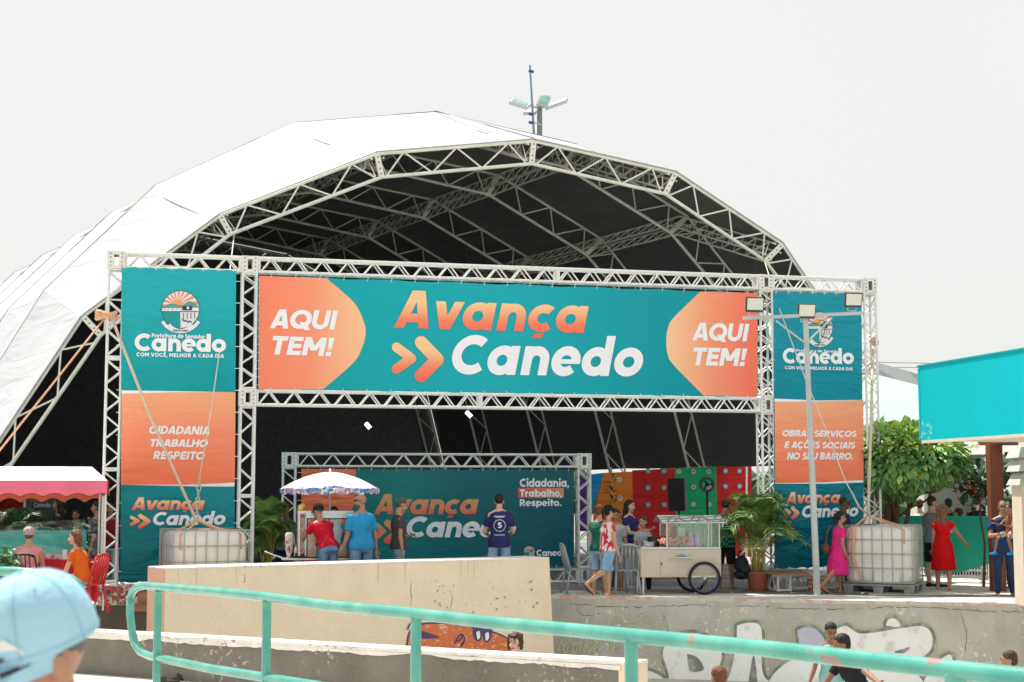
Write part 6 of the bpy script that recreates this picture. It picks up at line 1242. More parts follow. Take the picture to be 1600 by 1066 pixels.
for k in range(3, 4): p = A + kd * (k * 1.22) + nk * .0015; b = MB(); wallbox(b, p, p + kd * .012, nk, .004, z0 + .01, z1 - .01); b.build('panel_joint', M_seamt, kio, world=True)
b = MB(); wallbox(b, A + nk * .014 - kd * .05, B2 + nk * .014, nk, .075, z1 + .001, z1 + .028); b.build('roof_trim', M_seamt, kio, world=True)
random.seed(5)
for k in range(16): p = A + kd * random.uniform(.02, .35) + nk * .002; r_ = random.uniform(.01, .045); zc_ = z0 + random.uniform(.03, .28); b = MB(); b.quad(*[p + kd * r_ * math.cos(a) * random.uniform(.4, 1.2) + Z * (zc_ - p.z + r_ * math.sin(a) * random.uniform(.4, 1.2)) for a in [j * 1.047 for j in range(6)]]); b.build('paint_scuff', M_paq_s, kio, world=True)
tp_ = P(1556, 800, 28.5); tpost = thing('timber_shelter', 'dark red brown timber post and beam behind the man holding a child', 'shelter', (tp_.x, tp_.y, 0)); b = MB(); b.box((tp_.x, tp_.y, 1.35), (.24, .24, 2.7)); b.build('post', M_wood, tpost, world=True)
b = MB(); b.box((tp_.x + 1.3, tp_.y - 1.5, 2.60), (2.5, .15, .2)); b.build('beam', M_wood, tpost, world=True); b = MB(); b.box((tp_.x + 1.5, tp_.y - .6, 2.74), (3.0, 3.4, .07)); b.build('shelter_roof', M_wood, tpost, world=True)
for k in range(1, 4): b = MB(); b.box((tp_.x - .25 + .6 * k, tp_.y - .9, 2.52), (.06, 2.6, .08)); b.build('rafter', M_wood, tpost, world=True)
# ---------------------------------------------------------------- green cloth barrier, marquee behind
M_grn = mat('green_cloth', (.02, .44, .31), rough=.6, var=.06, scale=1.2, bump=.5, bscale=2.5)
ba = P(1366, 807, 32.0); bb = P(1640, 805, 30.6); ba.z = bb.z = 0; bdv = (bb - ba); bl = bdv.length; bdv.normalize(); bnv = Vector((bdv.y, -bdv.x, 0))
bar_t = thing('crowd_barrier', 'steel crowd barrier draped with a bright green cloth behind the woman in red', 'barrier', ba); b = MB(); vs = []; NX, NZ = 60, 10
for th in (0, -.012):
    for i in range(NX + 1):
        for j in range(NZ + 1):
            u_ = i / NX; x_ = u_ * bl; zl = .30 + .12 * math.sin(u_ * 9 + 1) * math.sin(u_ * 3) + .10 * (1 - math.sin(u_ * 3.14)); z_ = 1.33 + (zl - 1.33) * j / NZ; vs.append(ba + bdv * x_ + Z * z_ + bnv * (.05 + th + .03 * noise.noise(Vector((x_ * 1.6, z_ * 2, 0))) * j / NZ * 2))
N = (NX + 1) * (NZ + 1)
fs = [(i * (NZ + 1) + j, i * (NZ + 1) + j + 1, (i + 1) * (NZ + 1) + j + 1, (i + 1) * (NZ + 1) + j) for i in range(NX) for j in range(NZ)]; b.add(vs, fs + [tuple(a + N for a in reversed(f_)) for f_ in fs]); b.build('cloth', M_grn, bar_t, world=True, smooth=True)
for z_ in (.12, .24, 1.30): bar('rail', ba + Z * z_, bb + Z * z_, .018, M_truss, bar_t)
for i in range(60): p = ba + bdv * bl * (i + .5) / 60; bar('baluster', p + Z * .12, p + Z * .36, .010, M_truss, bar_t)
for i in range(4): p = ba + bdv * bl * (i + .1) / 3.4; bar('foot', p - bnv * .3 + Z * .02, p + bnv * .3 + Z * .02, .02, M_truss, bar_t); bar('upright', p, p + Z * 1.3, .02, M_truss, bar_t)
M_greyt = mat('grey_tent_cloth', (.36, .365, .345), rough=.6, var=.10, scale=.8, bump=.8, bscale=1.5); mq = thing('marquee', 'grey walled marquee standing behind the green barrier', 'tent', P(1500, 800, 34) * 1); mq.location.z = 0
p0 = P(1447, 800, 34); p1 = P(1562, 800, 33.4); b = MB(); vs = []; 
for i in range(25):
    for z_ in (0, .8, 1.7, 2.6): u_ = i / 24; p = p0.lerp(p1, u_); vs.append(Vector((p.x, p.y + .05 * math.sin(u_ * 14 + z_), z_)))
b.add(vs, [(i * 4 + j, (i + 1) * 4 + j, (i + 1) * 4 + j + 1, i * 4 + j + 1) for i in range(24) for j in range(3)]); b.build('side_wall', M_greyt, mq, world=True, smooth=True)
b = MB(); q_ = P(1436, 800, 36.5); b.quad((p0.x, p0.y, 0), (q_.x, q_.y + 1, 0), (q_.x, q_.y + 1, 2.6), (p0.x, p0.y, 2.6)); b.build('side_wall', mat('pale_tent_cloth', (.62, .62, .58), rough=.7), mq, world=True)
for x_, D in ((1447, 33.95), (1545, 31.8), (1436, 37)): p = P(x_, 800, D); bar('pole', (p.x, p.y, 0), (p.x, p.y, 2.6), .045, M_white, mq)
b = MB(); pR = [P(1440, 700, 33), P(1640, 700, 32), P(1640, 700, 38), P(1436, 700, 38)]; zc = 2.6; ap_ = sum(pR, Vector()) / 4; b.add([Vector((p.x, p.y, zc)) for p in pR] + [Vector((ap_.x, ap_.y, 3.4))], [(0, 1, 4), (1, 2, 4), (2, 3, 4), (3, 0, 4), (3, 2, 1, 0)]); b.build('roof', M_greyt, mq, world=True)
# pale canopies far right
M_paq = mat('pale_aqua_canopy', (.33, .47, .455), rough=.7, var=.08, scale=.4); M_pw = mat('white_canopy', (.46, .49, .48), rough=.7, var=.04)
cn = thing('canopy_tent', 'big pale aqua canopy roof seen between the right gantry leg and the kiosk', 'tent', P(1410, 700, 46)); cn.location.z = 0
pts = [P(1340, 578, 47), P(1450, 606, 44), P(1470, 668, 42), P(1340, 666, 44)]; b = MB(); b.loft([pts, [p + Vector((.4, 2.0, -.1)) for p in pts]]); b.build('roof_slope', M_paq, cn, world=True)
pts = [P(1330, 668, 43.5), P(1475, 670, 41.8), P(1475, 664, 41.8), P(1330, 664, 43.5)]; b = MB(); b.loft([pts, [p + Vector((0, .1, 0)) for p in pts]]); b.build('eave_trim', mat('eave_teal', (.02, .22, .22)), cn, world=True)
pts = [P(1345, 560, 50), P(1420, 580, 49), P(1475, 600, 48), P(1480, 640, 48), P(1345, 640, 50)]; b = MB(); b.loft([pts, [p + Vector((.4, 2.0, -.1)) for p in pts]]); b.build('upper_slope', M_pw, cn, world=True)
for x_, D in ((1352, 44), (1462, 42.5)): p = P(x_, 700, D); bar('pole', (p.x, p.y, 0), (p.x, p.y, 3.4), .06, M_white, cn)
for k, (ya, yb) in enumerate(((566, 556), (585, 570), (574, 560))):
    pa, pb1 = P(1340, ya, 60), P(1700, yb - 14, 40); line_thing('overhead_wire', 'thin dark wire crossing the sky above the turquoise fascia, ' + ('the middle one', 'the lowest one', 'the top one')[k], 'wire', [pa, (pa + pb1) / 2 - Z * .25, pb1], .012, M_black)
# distant town wall/hedge beyond the plaza so the horizon closes
hz = thing('tree_line', 'low belt of dark green trees far behind the plaza', 'trees', (0, 120, 0)); random.seed(31); b = MB()
for i in range(420): x_ = random.uniform(-130, 130); b.ball((x_, random.uniform(-5, 5), random.uniform(0, 3.0 + 1.6 * noise.noise(Vector((x_ * .09, 0, 0))))), (random.uniform(1.2, 2.6), random.uniform(1, 2), random.uniform(.8, 1.8)), 7, 5)
for q_ in range(len(b.v)): b.v[q_] += Vector((noise.noise(b.v[q_] * .9), 0, noise.noise(b.v[q_] * 1.1))) * .9
tag(b.build('far_trees', mat('far_foliage', (.06, .11, .05), var=.5, scale=.8), hz), kind='stuff')
# ---------------------------------------------------------------- colourful stage backdrop behind the tent's open side
bq = thing('stage_backdrop', 'patchwork backdrop in blue, orange, red and green with paper stars and flowers', 'backdrop', P(1050, 850, 38.5)); bq.location.z = 0
BK = Plane(Vector((P(1050, 800, 38.5).x, P(1050, 800, 38.5).y, 0)), Vector((1, .2, 0)))
cm = lambda nm, c: vinyl('festa_' + nm, [(0, c), (1, c)], amt=.5, rough=.5)
cB, cO, cR_, cG_, cPu = cm('blue', (.02, .30, .62)), cm('orange', (.86, .22, .03)), cm('red', (.62, .02, .02)), cm('green', (.01, .42, .17)), cm('purple', (.16, .03, .25))
for i, (pp, m_) in enumerate((([(905, 742), (925, 741), (920, 830), (905, 830)], cPu), ([(925, 741), (944, 739), (926, 800), (918, 830), (918, 800)], cB), ([(944, 739), (988, 737), (990, 870), (922, 870), (928, 800)], cO), ([(988, 735), (1054, 732), (1056, 870), (990, 870)], cR_), ([(1054, 732), (1119, 729), (1122, 870), (1056, 870)], cG_), ([(1119, 729), (1165, 726), (1164, 870), (1122, 870)], cR_), ([(1165, 726), (1168, 726), (1168, 870), (1164, 870)], whitev), ([(1168, 725), (1174, 725), (1174, 870), (1168, 870)], cR_))): 
    b = MB(); pts = [BK.sz(*p) for p in pp]; ar = sum(pts[k - 1][0] * pts[k][1] - pts[k][0] * pts[k - 1][1] for k in range(len(pts))); pts = pts if ar > 0 else pts[::-1]; fr = [BK.pt(a, z, i * .003) for a, z in pts]; b.loft([[p - BK.n * .02 for p in fr], fr]); b.build('panel', m_, bq, world=True)
st_m = [cm('yellow', (.80, .50, .10)), cm('sky', (.10, .45, .60)), cm('white', (.75, .73, .70)), cm('rose', (.60, .10, .12))]
def star(cx, cy, r, m_, m2, k):
    f_ = lambda n, rr, ph=0, st=0: [(cx + rr * (1 if not st or i % 2 == 0 else .45) * math.sin(2 * math.pi * i / n + ph), cy - rr * (1 if not st or i % 2 == 0 else .45) * math.cos(2 * math.pi * i / n + ph)) for i in range(n)]
    if m2: flat(BK, cw(f_(12, r)), m2, bq, .03, 'paper_disc')
    flat(BK, cw(f_(10, r * (1.0 if not m2 else .8), 0, 1) if k == 's' else f_(12, r * .6)), m_, bq, .036, 'paper_star' if k == 's' else 'paper_flower')
for x_ in (1060, 1083, 1107):
    for y_ in (737, 761, 788): star(x_, y_, 3.7, st_m[0] if (x_ + y_) % 2 else st_m[3], st_m[2], 's')
for x_ in (1012, 1037):
    for y_ in (736, 762, 789): star(x_, y_, 4.2, st_m[0], st_m[1], 's')
for x_ in (1133, 1155):
    for y_ in (736, 760, 784): star(x_, y_, 4.0, st_m[2], st_m[1], 'f')
for x_, y_ in ((967, 750), (968, 779), (950, 800), (975, 805)): star(x_, y_, 4.6, st_m[0], st_m[2], 's')
for x_ in (955, 1080, 1160): p = P(x_, 800, 38.9); bar('pole', (p.x, p.y, 0), (p.x, p.y, BK.sz(x_, 730)[1]), .04, M_truss, bq)
# speaker on a stand, round fan on a stand
sp_ = P(1062, 850, 34.5); spk = thing('loudspeaker', 'black loudspeaker tilted on a tripod in front of the green backdrop', 'speaker', (sp_.x, sp_.y, 0), R(-24)); cz = P(1062, 773, 34.5).z
b = MB(); b.loft([[(-.19, -.17, cz - .36), (.19, -.17, cz - .36), (.13, .2, cz - .36), (-.13, .2, cz - .36)], [(-.19, -.17 - .08, cz + .36), (.19, -.17 - .08, cz + .36), (.13, .2 - .08, cz + .36), (-.13, .2 - .08, cz + .36)]]); b.build('cabinet', M_black, spk); b = MB(); b.add([(-.17, -.19, cz - .33), (.17, -.19, cz - .33), (.17, -.258, cz + .33), (-.17, -.258, cz + .33)], [(0, 1, 2, 3)]); b.build('grille', mat('grille_cloth', (.035, .035, .035), rough=.9, bump=.3, bscale=200), spk)
_bar_local('stand_pole', (0, 0, .4), (0, 0, cz - .3), .022, M_black, spk)
for k in range(3): a = 2.09 * k; _bar_local('stand_leg', (0, 0, .7), (.45 * math.cos(a), .45 * math.sin(a), 0), .015, M_black, spk)
fa_ = P(1106, 850, 35.5); fan = thing('pedestal_fan', 'dark round pedestal fan standing in front of the green backdrop', 'fan', (fa_.x, fa_.y, 0)); fz = P(1106, 757, 35.5).z; b = MB(); b.path([(.15 * math.cos(a), 0, fz + .15 * math.sin(a)) for a in [k * .314 for k in range(20)]], .035, 8, close=True); b.build('guard', mat('fan_grey', (.10, .09, .085)), fan, smooth=True)
b = MB(); b.ball((0, 0, fz), (.05, .04, .05), 8, 6); b.build('hub', M_black, fan)
for k in range(3): a = 2.09 * k; _bar_local('blade', (0, 0, fz), (.12 * math.cos(a), 0, fz + .12 * math.sin(a)), .02, M_black, fan)
_bar_local('stand', (0, 0, 0), (0, 0, fz - .18), .03, M_black, fan); b = MB(); b.lathe((0, 0, 0), [(.2, 0), (.2, .03), (.03, .05)], 14); b.build('base', M_black, fan)
# ---------------------------------------------------------------- red stall at left
sx0, sx1 = P(-220, 752, 24.0), P(168, 752, 24.0); stl = thing('market_stall', 'market stall with white topped pink and orange scalloped canopy at the left edge', 'stall', (sx1.x, sx1.y, 0))
M_sc = mat('pink_canopy', (.82, .17, .26), rough=.6, var=.1, scale=2); M_so = mat('orange_valance', (.76, .14, .08), rough=.6, var=.1, scale=2); M_cw = mat('white_canopy_top', (.80, .77, .75), rough=.5, var=.05, bump=.4, bscale=3)
ze = 2.0; zr_ = 2.23; dp = 1.9; L0, L1 = sx0.x, sx1.x; y0 = 24.0; L1b = P(160, 752, 25.9).x
b = MB(); b.add([(L0, y0, ze), (L1, y0, ze), ((L1 + L1b) / 2 - .22, y0 + dp * .5, zr_), (L0 - .3, y0 + dp * .5, zr_), (L0 - .6, y0 + dp, ze), (L1b, y0 + dp, ze)], [(0, 1, 2, 3), (1, 5, 2), (3, 2, 5, 4)]); b.build('canopy', M_cw, stl, world=True)
def valance(xa, ya, xb, yb, z_, hh, m, name='valance'):
    b = MB(); n = 80; vs = []; L = math.hypot(xb - xa, yb - ya); nx, ny = -(yb - ya) / L, (xb - xa) / L
    for th in (0, .008):
        for i in range(n + 1):
            u_ = i / n; x_, y_ = xa + (xb - xa) * u_, ya + (yb - ya) * u_; sc_ = hh * (1 - .22 * abs(math.sin(u_ * L / .36 * math.pi / 1.0))); of = .015 * math.sin(u_ * L * 9)
            vs += [(x_ - nx * th, y_ - ny * th, z_), (x_ - nx * (th + .01 + of), y_ - ny * (th + .01 + of), z_ - sc_)]
    k = 2 * (n + 1); fs = [(2 * i, 2 * i + 1, 2 * i + 3, 2 * i + 2) for i in range(n)]; b.add(vs, fs + [tuple(k + a for a in reversed(f_)) for f_ in fs]); b.build(name, m, stl, world=True, smooth='auto')
    b = MB(); b.path([Vector(v) for v in vs[1:k:2]], .006, 4); b.build('valance_piping', M_black, stl, world=True)
valance(L0, y0 - .01, L1, y0 - .01, ze, .25, M_sc); valance(L1 + .01, y0, L1b + .01, y0 + dp, ze, .25, M_so); valance(L0 - .6, y0 + dp, L1b, y0 + dp, ze, .36, M_so)
for x_, y_ in ((L1 - .03, y0 + .03), (L1b - .03, y0 + dp - .03), (L0 + 1.5, y0 + .03)): bar('pole', (x_, y_, 0), (x_, y_, ze), .016, M_white, stl)
# clear plastic sheet wrapped round the stall end and its teal counter cloth
pf = bpy.data.materials.new('clear_film'); pf.use_nodes = True; t = pf.node_tree; t.nodes.remove(t.nodes['Principled BSDF']); g1_ = t.nodes.new('ShaderNodeBsdfGlossy'); g1_.inputs['Roughness'].default_value = .25; d1_ = t.nodes.new('ShaderNodeBsdfDiffuse'); d1_.inputs['Color'].default_value = (.6, .65, .63, 1); t1_ = t.nodes.new('ShaderNodeBsdfTransparent')
m1_ = t.nodes.new('ShaderNodeMixShader'); m1_.inputs[0].default_value = .5; m2_ = t.nodes.new('ShaderNodeMixShader'); nn_ = t.nodes.new('ShaderNodeTexNoise'); nn_.inputs['Scale'].default_value = 3; nn_.inputs['Detail'].default_value = 6; nn_.inputs['Distortion'].default_value = 2; cc_ = t.nodes.new('ShaderNodeTexCoord'); mpp = t.nodes.new('ShaderNodeMapping'); mpp.inputs['Scale'].default_value = (.6, 1, 4); t.links.new(cc_.outputs['Object'], mpp.inputs[0]); t.links.new(mpp.outputs[0], nn_.inputs['Vector']); rr_ = t.nodes.new('ShaderNodeMapRange'); rr_.inputs[1].default_value = .4; rr_.inputs[2].default_value = .7; rr_.inputs[3].default_value = .03; rr_.inputs[4].default_value = .30; t.links.new(nn_.outputs[0], rr_.inputs[0])
t.links.new(g1_.outputs[0], m1_.inputs[1]); t.links.new(d1_.outputs[0], m1_.inputs[2]); t.links.new(rr_.outputs[0], m2_.inputs[0]); t.links.new(t1_.outputs[0], m2_.inputs[1]); t.links.new(m1_.outputs[0], m2_.inputs[2]); t.links.new(m2_.outputs[0], t.nodes['Material Output'].inputs[0])
def rumpled(name, pts, m, par, amp=.03, n=24, mthick=0):
    """wavy sheet through four corner points"""
    a, b1, c, d = [Vector(p) for p in pts]; nr_ = (b1 - a).cross(d - a).normalized(); b = MB(); vs = []
    for i in range(n + 1):
        for j in range(n + 1): u_, v_ = i / n, j / n; p = a.lerp(b1, u_).lerp(d.lerp(c, u_), v_); vs.append(p + nr_ * amp * noise.noise(Vector((u_ * 5, v_ * 4, a.x))))
    b.add(vs, [(i * (n + 1) + j, (i + 1) * (n + 1) + j, (i + 1) * (n + 1) + j + 1, i * (n + 1) + j + 1) for i in range(n) for j in range(n)]); return b.build(name, m, par, world=True, smooth=True)
fy = y0 + .5
rumpled('plastic_film', [(P(138, 808, fy)), P(163, 808, fy - .3), P(160, 900, fy - .3), P(136, 880, fy)], pf, stl, .05)
M_tc = mat('teal_counter_cloth', (.02, .42, .38), rough=.35, var=.35, scale=2.2, bump=.8, bscale=4)
cbx = P(-160, 830, 25.6); cby = P(136, 830, 25.6); rumpled('counter_cloth', [(cbx.x, 25.6, 1.16), (cby.x, 25.6, 1.20), (cby.x, 25.5, .0), (cbx.x, 25.5, .0)], M_tc, stl, .07, 30)
rumpled('plastic_film', [(cbx.x, 25.52, 1.16), (cby.x, 25.52, 1.38), (cby.x, 25.4, .75), (cbx.x, 25.4, .75)], pf, stl, .07, 30)
tbx = P(115, 868, 24.35); tab = thing('table', 'table with bright red cloth in front of the seated women', 'table', (tbx.x, 24.35, 0)); b = MB(); x0_, x1_ = P(40, 868, 24.3).x, P(150, 868, 24.3).x; b.box(((x0_ + x1_) / 2, 24.4, .74), (x1_ - x0_, .75, .03)); b.build('tabletop', M_white, tab, world=True)
b = MB(); vs = []
for i in range(49):
    u_ = i / 48; x_ = x0_ + (x1_ - x0_) * u_; vs += [(x_, 24.02, .765), (x_, 24.0 + .02 * math.sin(i * 1.3), .5), (x_, 23.97 + .05 * math.sin(i * 1.1), .08)]
b.add(vs, [(i * 3 + j, i * 3 + j + 1, i * 3 + 3 + j + 1, i * 3 + 3 + j) for i in range(48) for j in range(2)]); b.quad((x0_, 24.02, .765), (x1_, 24.02, .765), (x1_, 24.8, .765), (x0_, 24.8, .765)); b.build('tablecloth', mat('red_table_cloth', (.60, .012, .018), rough=.6, var=.1, scale=2), tab, world=True, smooth='auto')
for x_ in (x0_ + .1, x1_ - .1):
    for y_ in (24.1, 24.7): bar('leg', (x_, y_, 0), (x_, y_, .73), .02, M_steel, tab)
def on_table(name, label, cat, x, y, D, d, m, rz=0): p = P(x, y, D); b = MB(); b.box((0, 0, d[2] / 2), d); o_ = b.build(name, m, bevel=.01); o_.location = (p.x, p.y, .768); o_.rotation_euler = (0, 0, rz); return tag(o_, label, cat)
on_table('folded_cloth', 'pile of pink folded cloth on the red table between the women', 'cloth', 88, 868, 24.25, (.34, .22, .09), mat('pink_cloth', (.62, .22, .27), rough=.8, col2=(.72, .60, .60), lo=.5, hi=.55, scale=14)); on_table('paper_packet', 'white printed packet leaning on the red table by the orange shirt', 'packet', 101, 868, 24.12, (.07, .04, .16), M_white, .3)
on_table('folded_cloth', 'flat white and pink cloth at the back of the red table', 'cloth', 105, 862, 24.6, (.4, .2, .07), mat('white_pink_cloth', (.7, .55, .55), rough=.8), .1)
rc_ = P(150, 900, 24.0); rumpled('red_sheet', [P(137, 890, 24.1), P(157, 876, 23.9), P(150, 942, 23.8), P(140, 936, 23.8)], mat('red_vinyl_sheet', (.62, .015, .02), rough=.35, var=.1), tag(thing('draped_cover', 'red vinyl cover hanging behind the woman in the orange shirt', 'cover', (rc_.x, 24.0, 0))) , .06)
# dark printed banner and black drape behind the stall
db = thing('notice_banner', 'dark printed banner with faint Canedo lettering behind the red stall', 'banner', P(75, 850, 29.5)); db.location.z = 0; DB = Plane(Vector((P(75, 800, 29.5).x, 29.5, 0)), Vector((1, .25, 0)))
b = MB(); pts = [DB.hit(*p) for p in ((38, 775), (100, 775), (100, 822), (38, 822))]; b.loft([pts[::-1], [p - DB.n * .03 for p in pts[::-1]]]); b.build('panel', mat('dark_print', (.022, .035, .04), rough=.4), db, world=True); lettering(DB, 'Canedo', 53, 785, 793, 79, mat('dim_white_print', (.30, .30, .32)), db, .03); lettering(DB, 'Avança', 47, 777, 784, 74, mat('dim_orange_print', (.30, .10, .06)), db, .03)
for x_ in (38, 100): p = DB.hit(x_, 800); bar('pole', (p.x, p.y, 0), (p.x, p.y, DB.sz(x_, 775)[1]), .03, M_steel, db)
rd_ = thing('red_curtain', 'red curtain hanging in the shade at the far left of the tent', 'curtain', P(20, 850, 30)); rd_.location.z = 0
rumpled('drape', [P(-30, 778, 30.2), P(38, 778, 30.2), P(38, 850, 30.2), P(-30, 850, 30.2)], mat('red_drape', (.32, .01, .012), rough=.8), rd_, .12)
# small foreground litter on the plaza edge
random.seed(17); 
for k, (x_, y_) in enumerate(((894, 931), (1088, 929), (1143, 928), (1238, 929), (1016, 921), (906, 917), (1197, 918), (1520, 921), (1450, 903), (1348, 929), (1246, 922))):
    p = G(x_, y_); b = MB(); r_ = random.uniform(.03, .08); b.add([Vector((math.cos(a) * r_ * random.uniform(.5, 1.3), math.sin(a) * r_ * random.uniform(.5, 1.3), random.uniform(.004, .03))) for a in [i * 1.047 for i in range(6)]] + [Vector((0, 0, .03))], [(i, (i + 1) % 6, 6) for i in range(6)]); o_ = b.build('paper_scrap', M_white); o_.location = (p.x, p.y, .006); tag(o_, 'crumpled white paper scrap ' + ['at the plaza edge by the end of the cream wall', 'at the plaza edge below the snack cart wheel', 'at the edge in front of the checked shirt man', 'at the edge just left of the floodlight pole foot', 'under the middle of the snack cart', 'under the lone plastic chair', 'right of the terracotta palm pot', 'in front of the man holding a child', 'on the bright paving behind the right tank', 'below the right water tank front', 'before the red block under the right banner'][k], 'litter', 'paper scraps on the plaza')
cbd = P(1230, 903, 28.2); o_ = MB().box((0, 0, .02), (.75, .5, .035)).build('cardboard_sheet', mat('cardboard', (.42, .27, .15), rough=.9)); o_.location = (cbd.x + .05, cbd.y + .35, .31); o_.rotation_euler = (R(6), 0, R(12)); tag(o_, 'flat cardboard sheet lying on the base truss under the right banner', 'cardboard')
cbd = P(222, 905, 25.7); o_ = MB().box((0, 0, .02), (.45, .4, .3)).build('cardboard_box', mat('cardboard_orange', (.55, .30, .16), rough=.9)); o_.location = (cbd.x, cbd.y, .0); o_.rotation_euler = (0, 0, R(12)); tag(o_, 'orange brown cardboard box beside the left gantry foot', 'box')
bkp = P(1150, 880, 28.7); b = MB(); b.ball((0, 0, .47), (.14, .11, .18), 10, 8); b.ball((.05, -.09, .40), (.11, .05, .10), 10, 8); b.ball((0, 0, .30), (.15, .12, .10), 8, 6); b.path([(-.06, 0, .62), (-.05, 0, .72), (.05, 0, .72), (.06, 0, .62)], .012, 6); o_ = b.build('backpack', mat('dark_bag', (.02, .022, .035), rough=.6, bump=.6, bscale=8), smooth=True); o_.location = (bkp.x + .1, bkp.y, 0); tag(o_, 'dark bag resting in the shade left of the potted palm', 'bag')
# ---------------------------------------------------------------- the cast
red = cloth('red', (.55, .012, .035)); blue = cloth('bright_blue', (.03, .30, .60)); gry = cloth('charcoal', (.085, .075, .08)); navy = cloth('navy', (.03, .035, .14)); dkg = cloth('dark_green', (.018, .14, .09)); lgt = cloth('light_grey', (.42, .44, .48)); drk = cloth('black', (.02, .02, .025)); orange = cloth('orange', (.75, .14, .02)); pink = cloth('salmon_pink', (.72, .30, .30)); hotp = cloth('hot_pink', (.75, .03, .22)); redd = cloth('scarlet', (.70, .008, .012)); wht = cloth('white', (.70, .71, .76)); teal_c = cloth('pale_teal', (.25, .48, .46)); dkb = cloth('dark_blue', (.02, .045, .11))
prt = cloth('red_white_print', (.72, .66, .64), col2=(.62, .04, .07), lo=.49, hi=.52, scale=13, detail=1); 
plaid = cloth('green_plaid', (.02, .16, .13)); t = plaid.node_tree; b0 = t.nodes['Principled BSDF']; ck = t.nodes.new('ShaderNodeTexChecker'); ck.inputs['Scale'].default_value = 22; ck.inputs['Color1'].default_value = (.015, .05, .05, 1); ck.inputs['Color2'].default_value = (.06, .36, .28, 1); co = t.nodes.new('ShaderNodeTexCoord'); t.links.new(co.outputs['Object'], ck.inputs['Vector']); t.links.new(ck.outputs[0], b0.inputs['Base Color'])
swh = ('shoe', cloth('shoe_white', (.55, .55, .55))); sbk = ('shoe', drk); snd = ('sandal', mat('sandal_brown', (.12, .06, .04))); snk = ('sandal', M_black)
M_blackcap = cloth('cap_black', (.018, .017, .016), scale=20)
# by the popcorn cart
I = person('man in red t-shirt and black cap bending over the popcorn cart', at_d(514, 26.25), 42, 1.70, 'tan', red, .6, jeans, lean=30, arms=((52, 4, 8, 25), (34, 10, 40, 10)), legs=((6, 4, 6), (4, 4, 8)), head=(10, 10), hair='buzz', hc='grey', g=1.03, shoes=sbk, hem=-.04); cap_hat(I, M_blackcap)
I = person('bearded man in bright blue t-shirt and glasses looking left beside the popcorn cart', at_d(565, 26.3), 38, 1.80, 'tan', blue, .7, jeans, arms=((6, 9, 14, 0), (-4, 10, 12, 0)), head=(78, 2), hair='none', g=1.16, belly=.03, beard=True, glasses=True, shoes=sbk, hem=-.09)
I = person('grey haired man in charcoal t-shirt looking at his phone before the inner banner', at_d(623, 27.4), -75, 1.74, 'mid', gry, .55, jeans_l, arms=((-12, 4, 100, 14), (-2, 6, 10, 0)), head=(0, 24), hair='short', hc='grey', shoes=sbk, hem=-.10)
w_, fa, sd_, nr_, pc_h = I['hands'][1]; 
ph = MB(); ph.box((0, 0, 0), (.07, .012, .14)); hw = I['hands'][0]; k_ = 1.74 / 1.7; o_ = ph.build('phone', M_black); R3 = Matrix.Rotation(R(-75), 3, 'Z'); hp3 = R3 @ (hw[4] * k_) + Vector(I['rt'].location) + R3 @ (hw[1] * .05 + Vector((0, 0, .02))); o_.location = hp3; o_.rotation_euler = (R(60), 0, R(-75)); tag(o_, 'dark phone held up by the man in charcoal', 'phone')
I5 = person('man in navy t-shirt printed with a number 5 standing with his back turned', at_d(780, 28.0), 4, 1.80, 'light', navy, .62, jeans_l, arms=((12, 12, 62, 32), (12, 12, 62, 32)), head=(-6, 24), hair='short', hc='black', face=False, g=1.03, shoes=swh, hem=-.12, legs=((0, 6, 0), (0, 6, 0)))
# two women walking
person('woman with tied hair in dark green top and denim shorts', at_d(937, 27.55), -38, 1.60, 'mid', dkg, .35, jeans_l, 'bermuda', arms=((8, 6, 10, 0), (0, 6, 14, 0)), head=(-10, 0), hair='bun', hc='auburn', female=True, g=1.16, shoes=snd, face=False)
I = person('woman in black cap and red and white patterned top walking in denim shorts', at_d(950, 27.0), -62, 1.60, 'mid', prt, .35, jeans_l, 'bermuda', arms=((-6, 6, 10, 0), (4, 5, 16, 0)), legs=((10, 2, 10), (-22, 2, 38)), head=(5, 6), hair='ponytail', hc='black', female=True, g=1.06, shoes=snd, face=False, hem=-.05); cap_hat(I, M_blackcap)
person('boy in pale grey t-shirt standing behind the two women', at_d(962, 28.8), 170, 1.50, 'tan', lgt, .6, lgt, 'bermuda', head=(0, 8), child=.4, shoes=snk)
person('dark haired woman in navy t-shirt and white trousers serving beside the cart', at_d(983, 29.4), -128, 1.68, 'light', navy, .5, wht, 'long', arms=((38, 10, 60, 30), (30, 10, 55, 10)), head=(0, 6), hair='long', hc='black', female=True, shoes=swh)
person('girl in light grey printed t-shirt and black leggings standing behind the cart handle', at_d(1005, 28.4), 165, 1.36, 'mid', lgt, .55, drk, 'long', arms=((20, 8, 70, 25), (10, 10, 60, 25)), head=(-12, 4), hair='ponytail', hc='brown', child=.6, female=True, shoes=snd)
person('man in green checked shirt and black shorts standing right of the snack cart', at_d(1133, 29.3), -28, 1.70, 'tan', plaid, .6, drk, 'bermuda', arms=((25, 10, 40, 10), (5, 8, 12, 0)), head=(-8, 26), hair='short', hc='black', g=1.02, shoes=snk, face=False, hem=-.12)
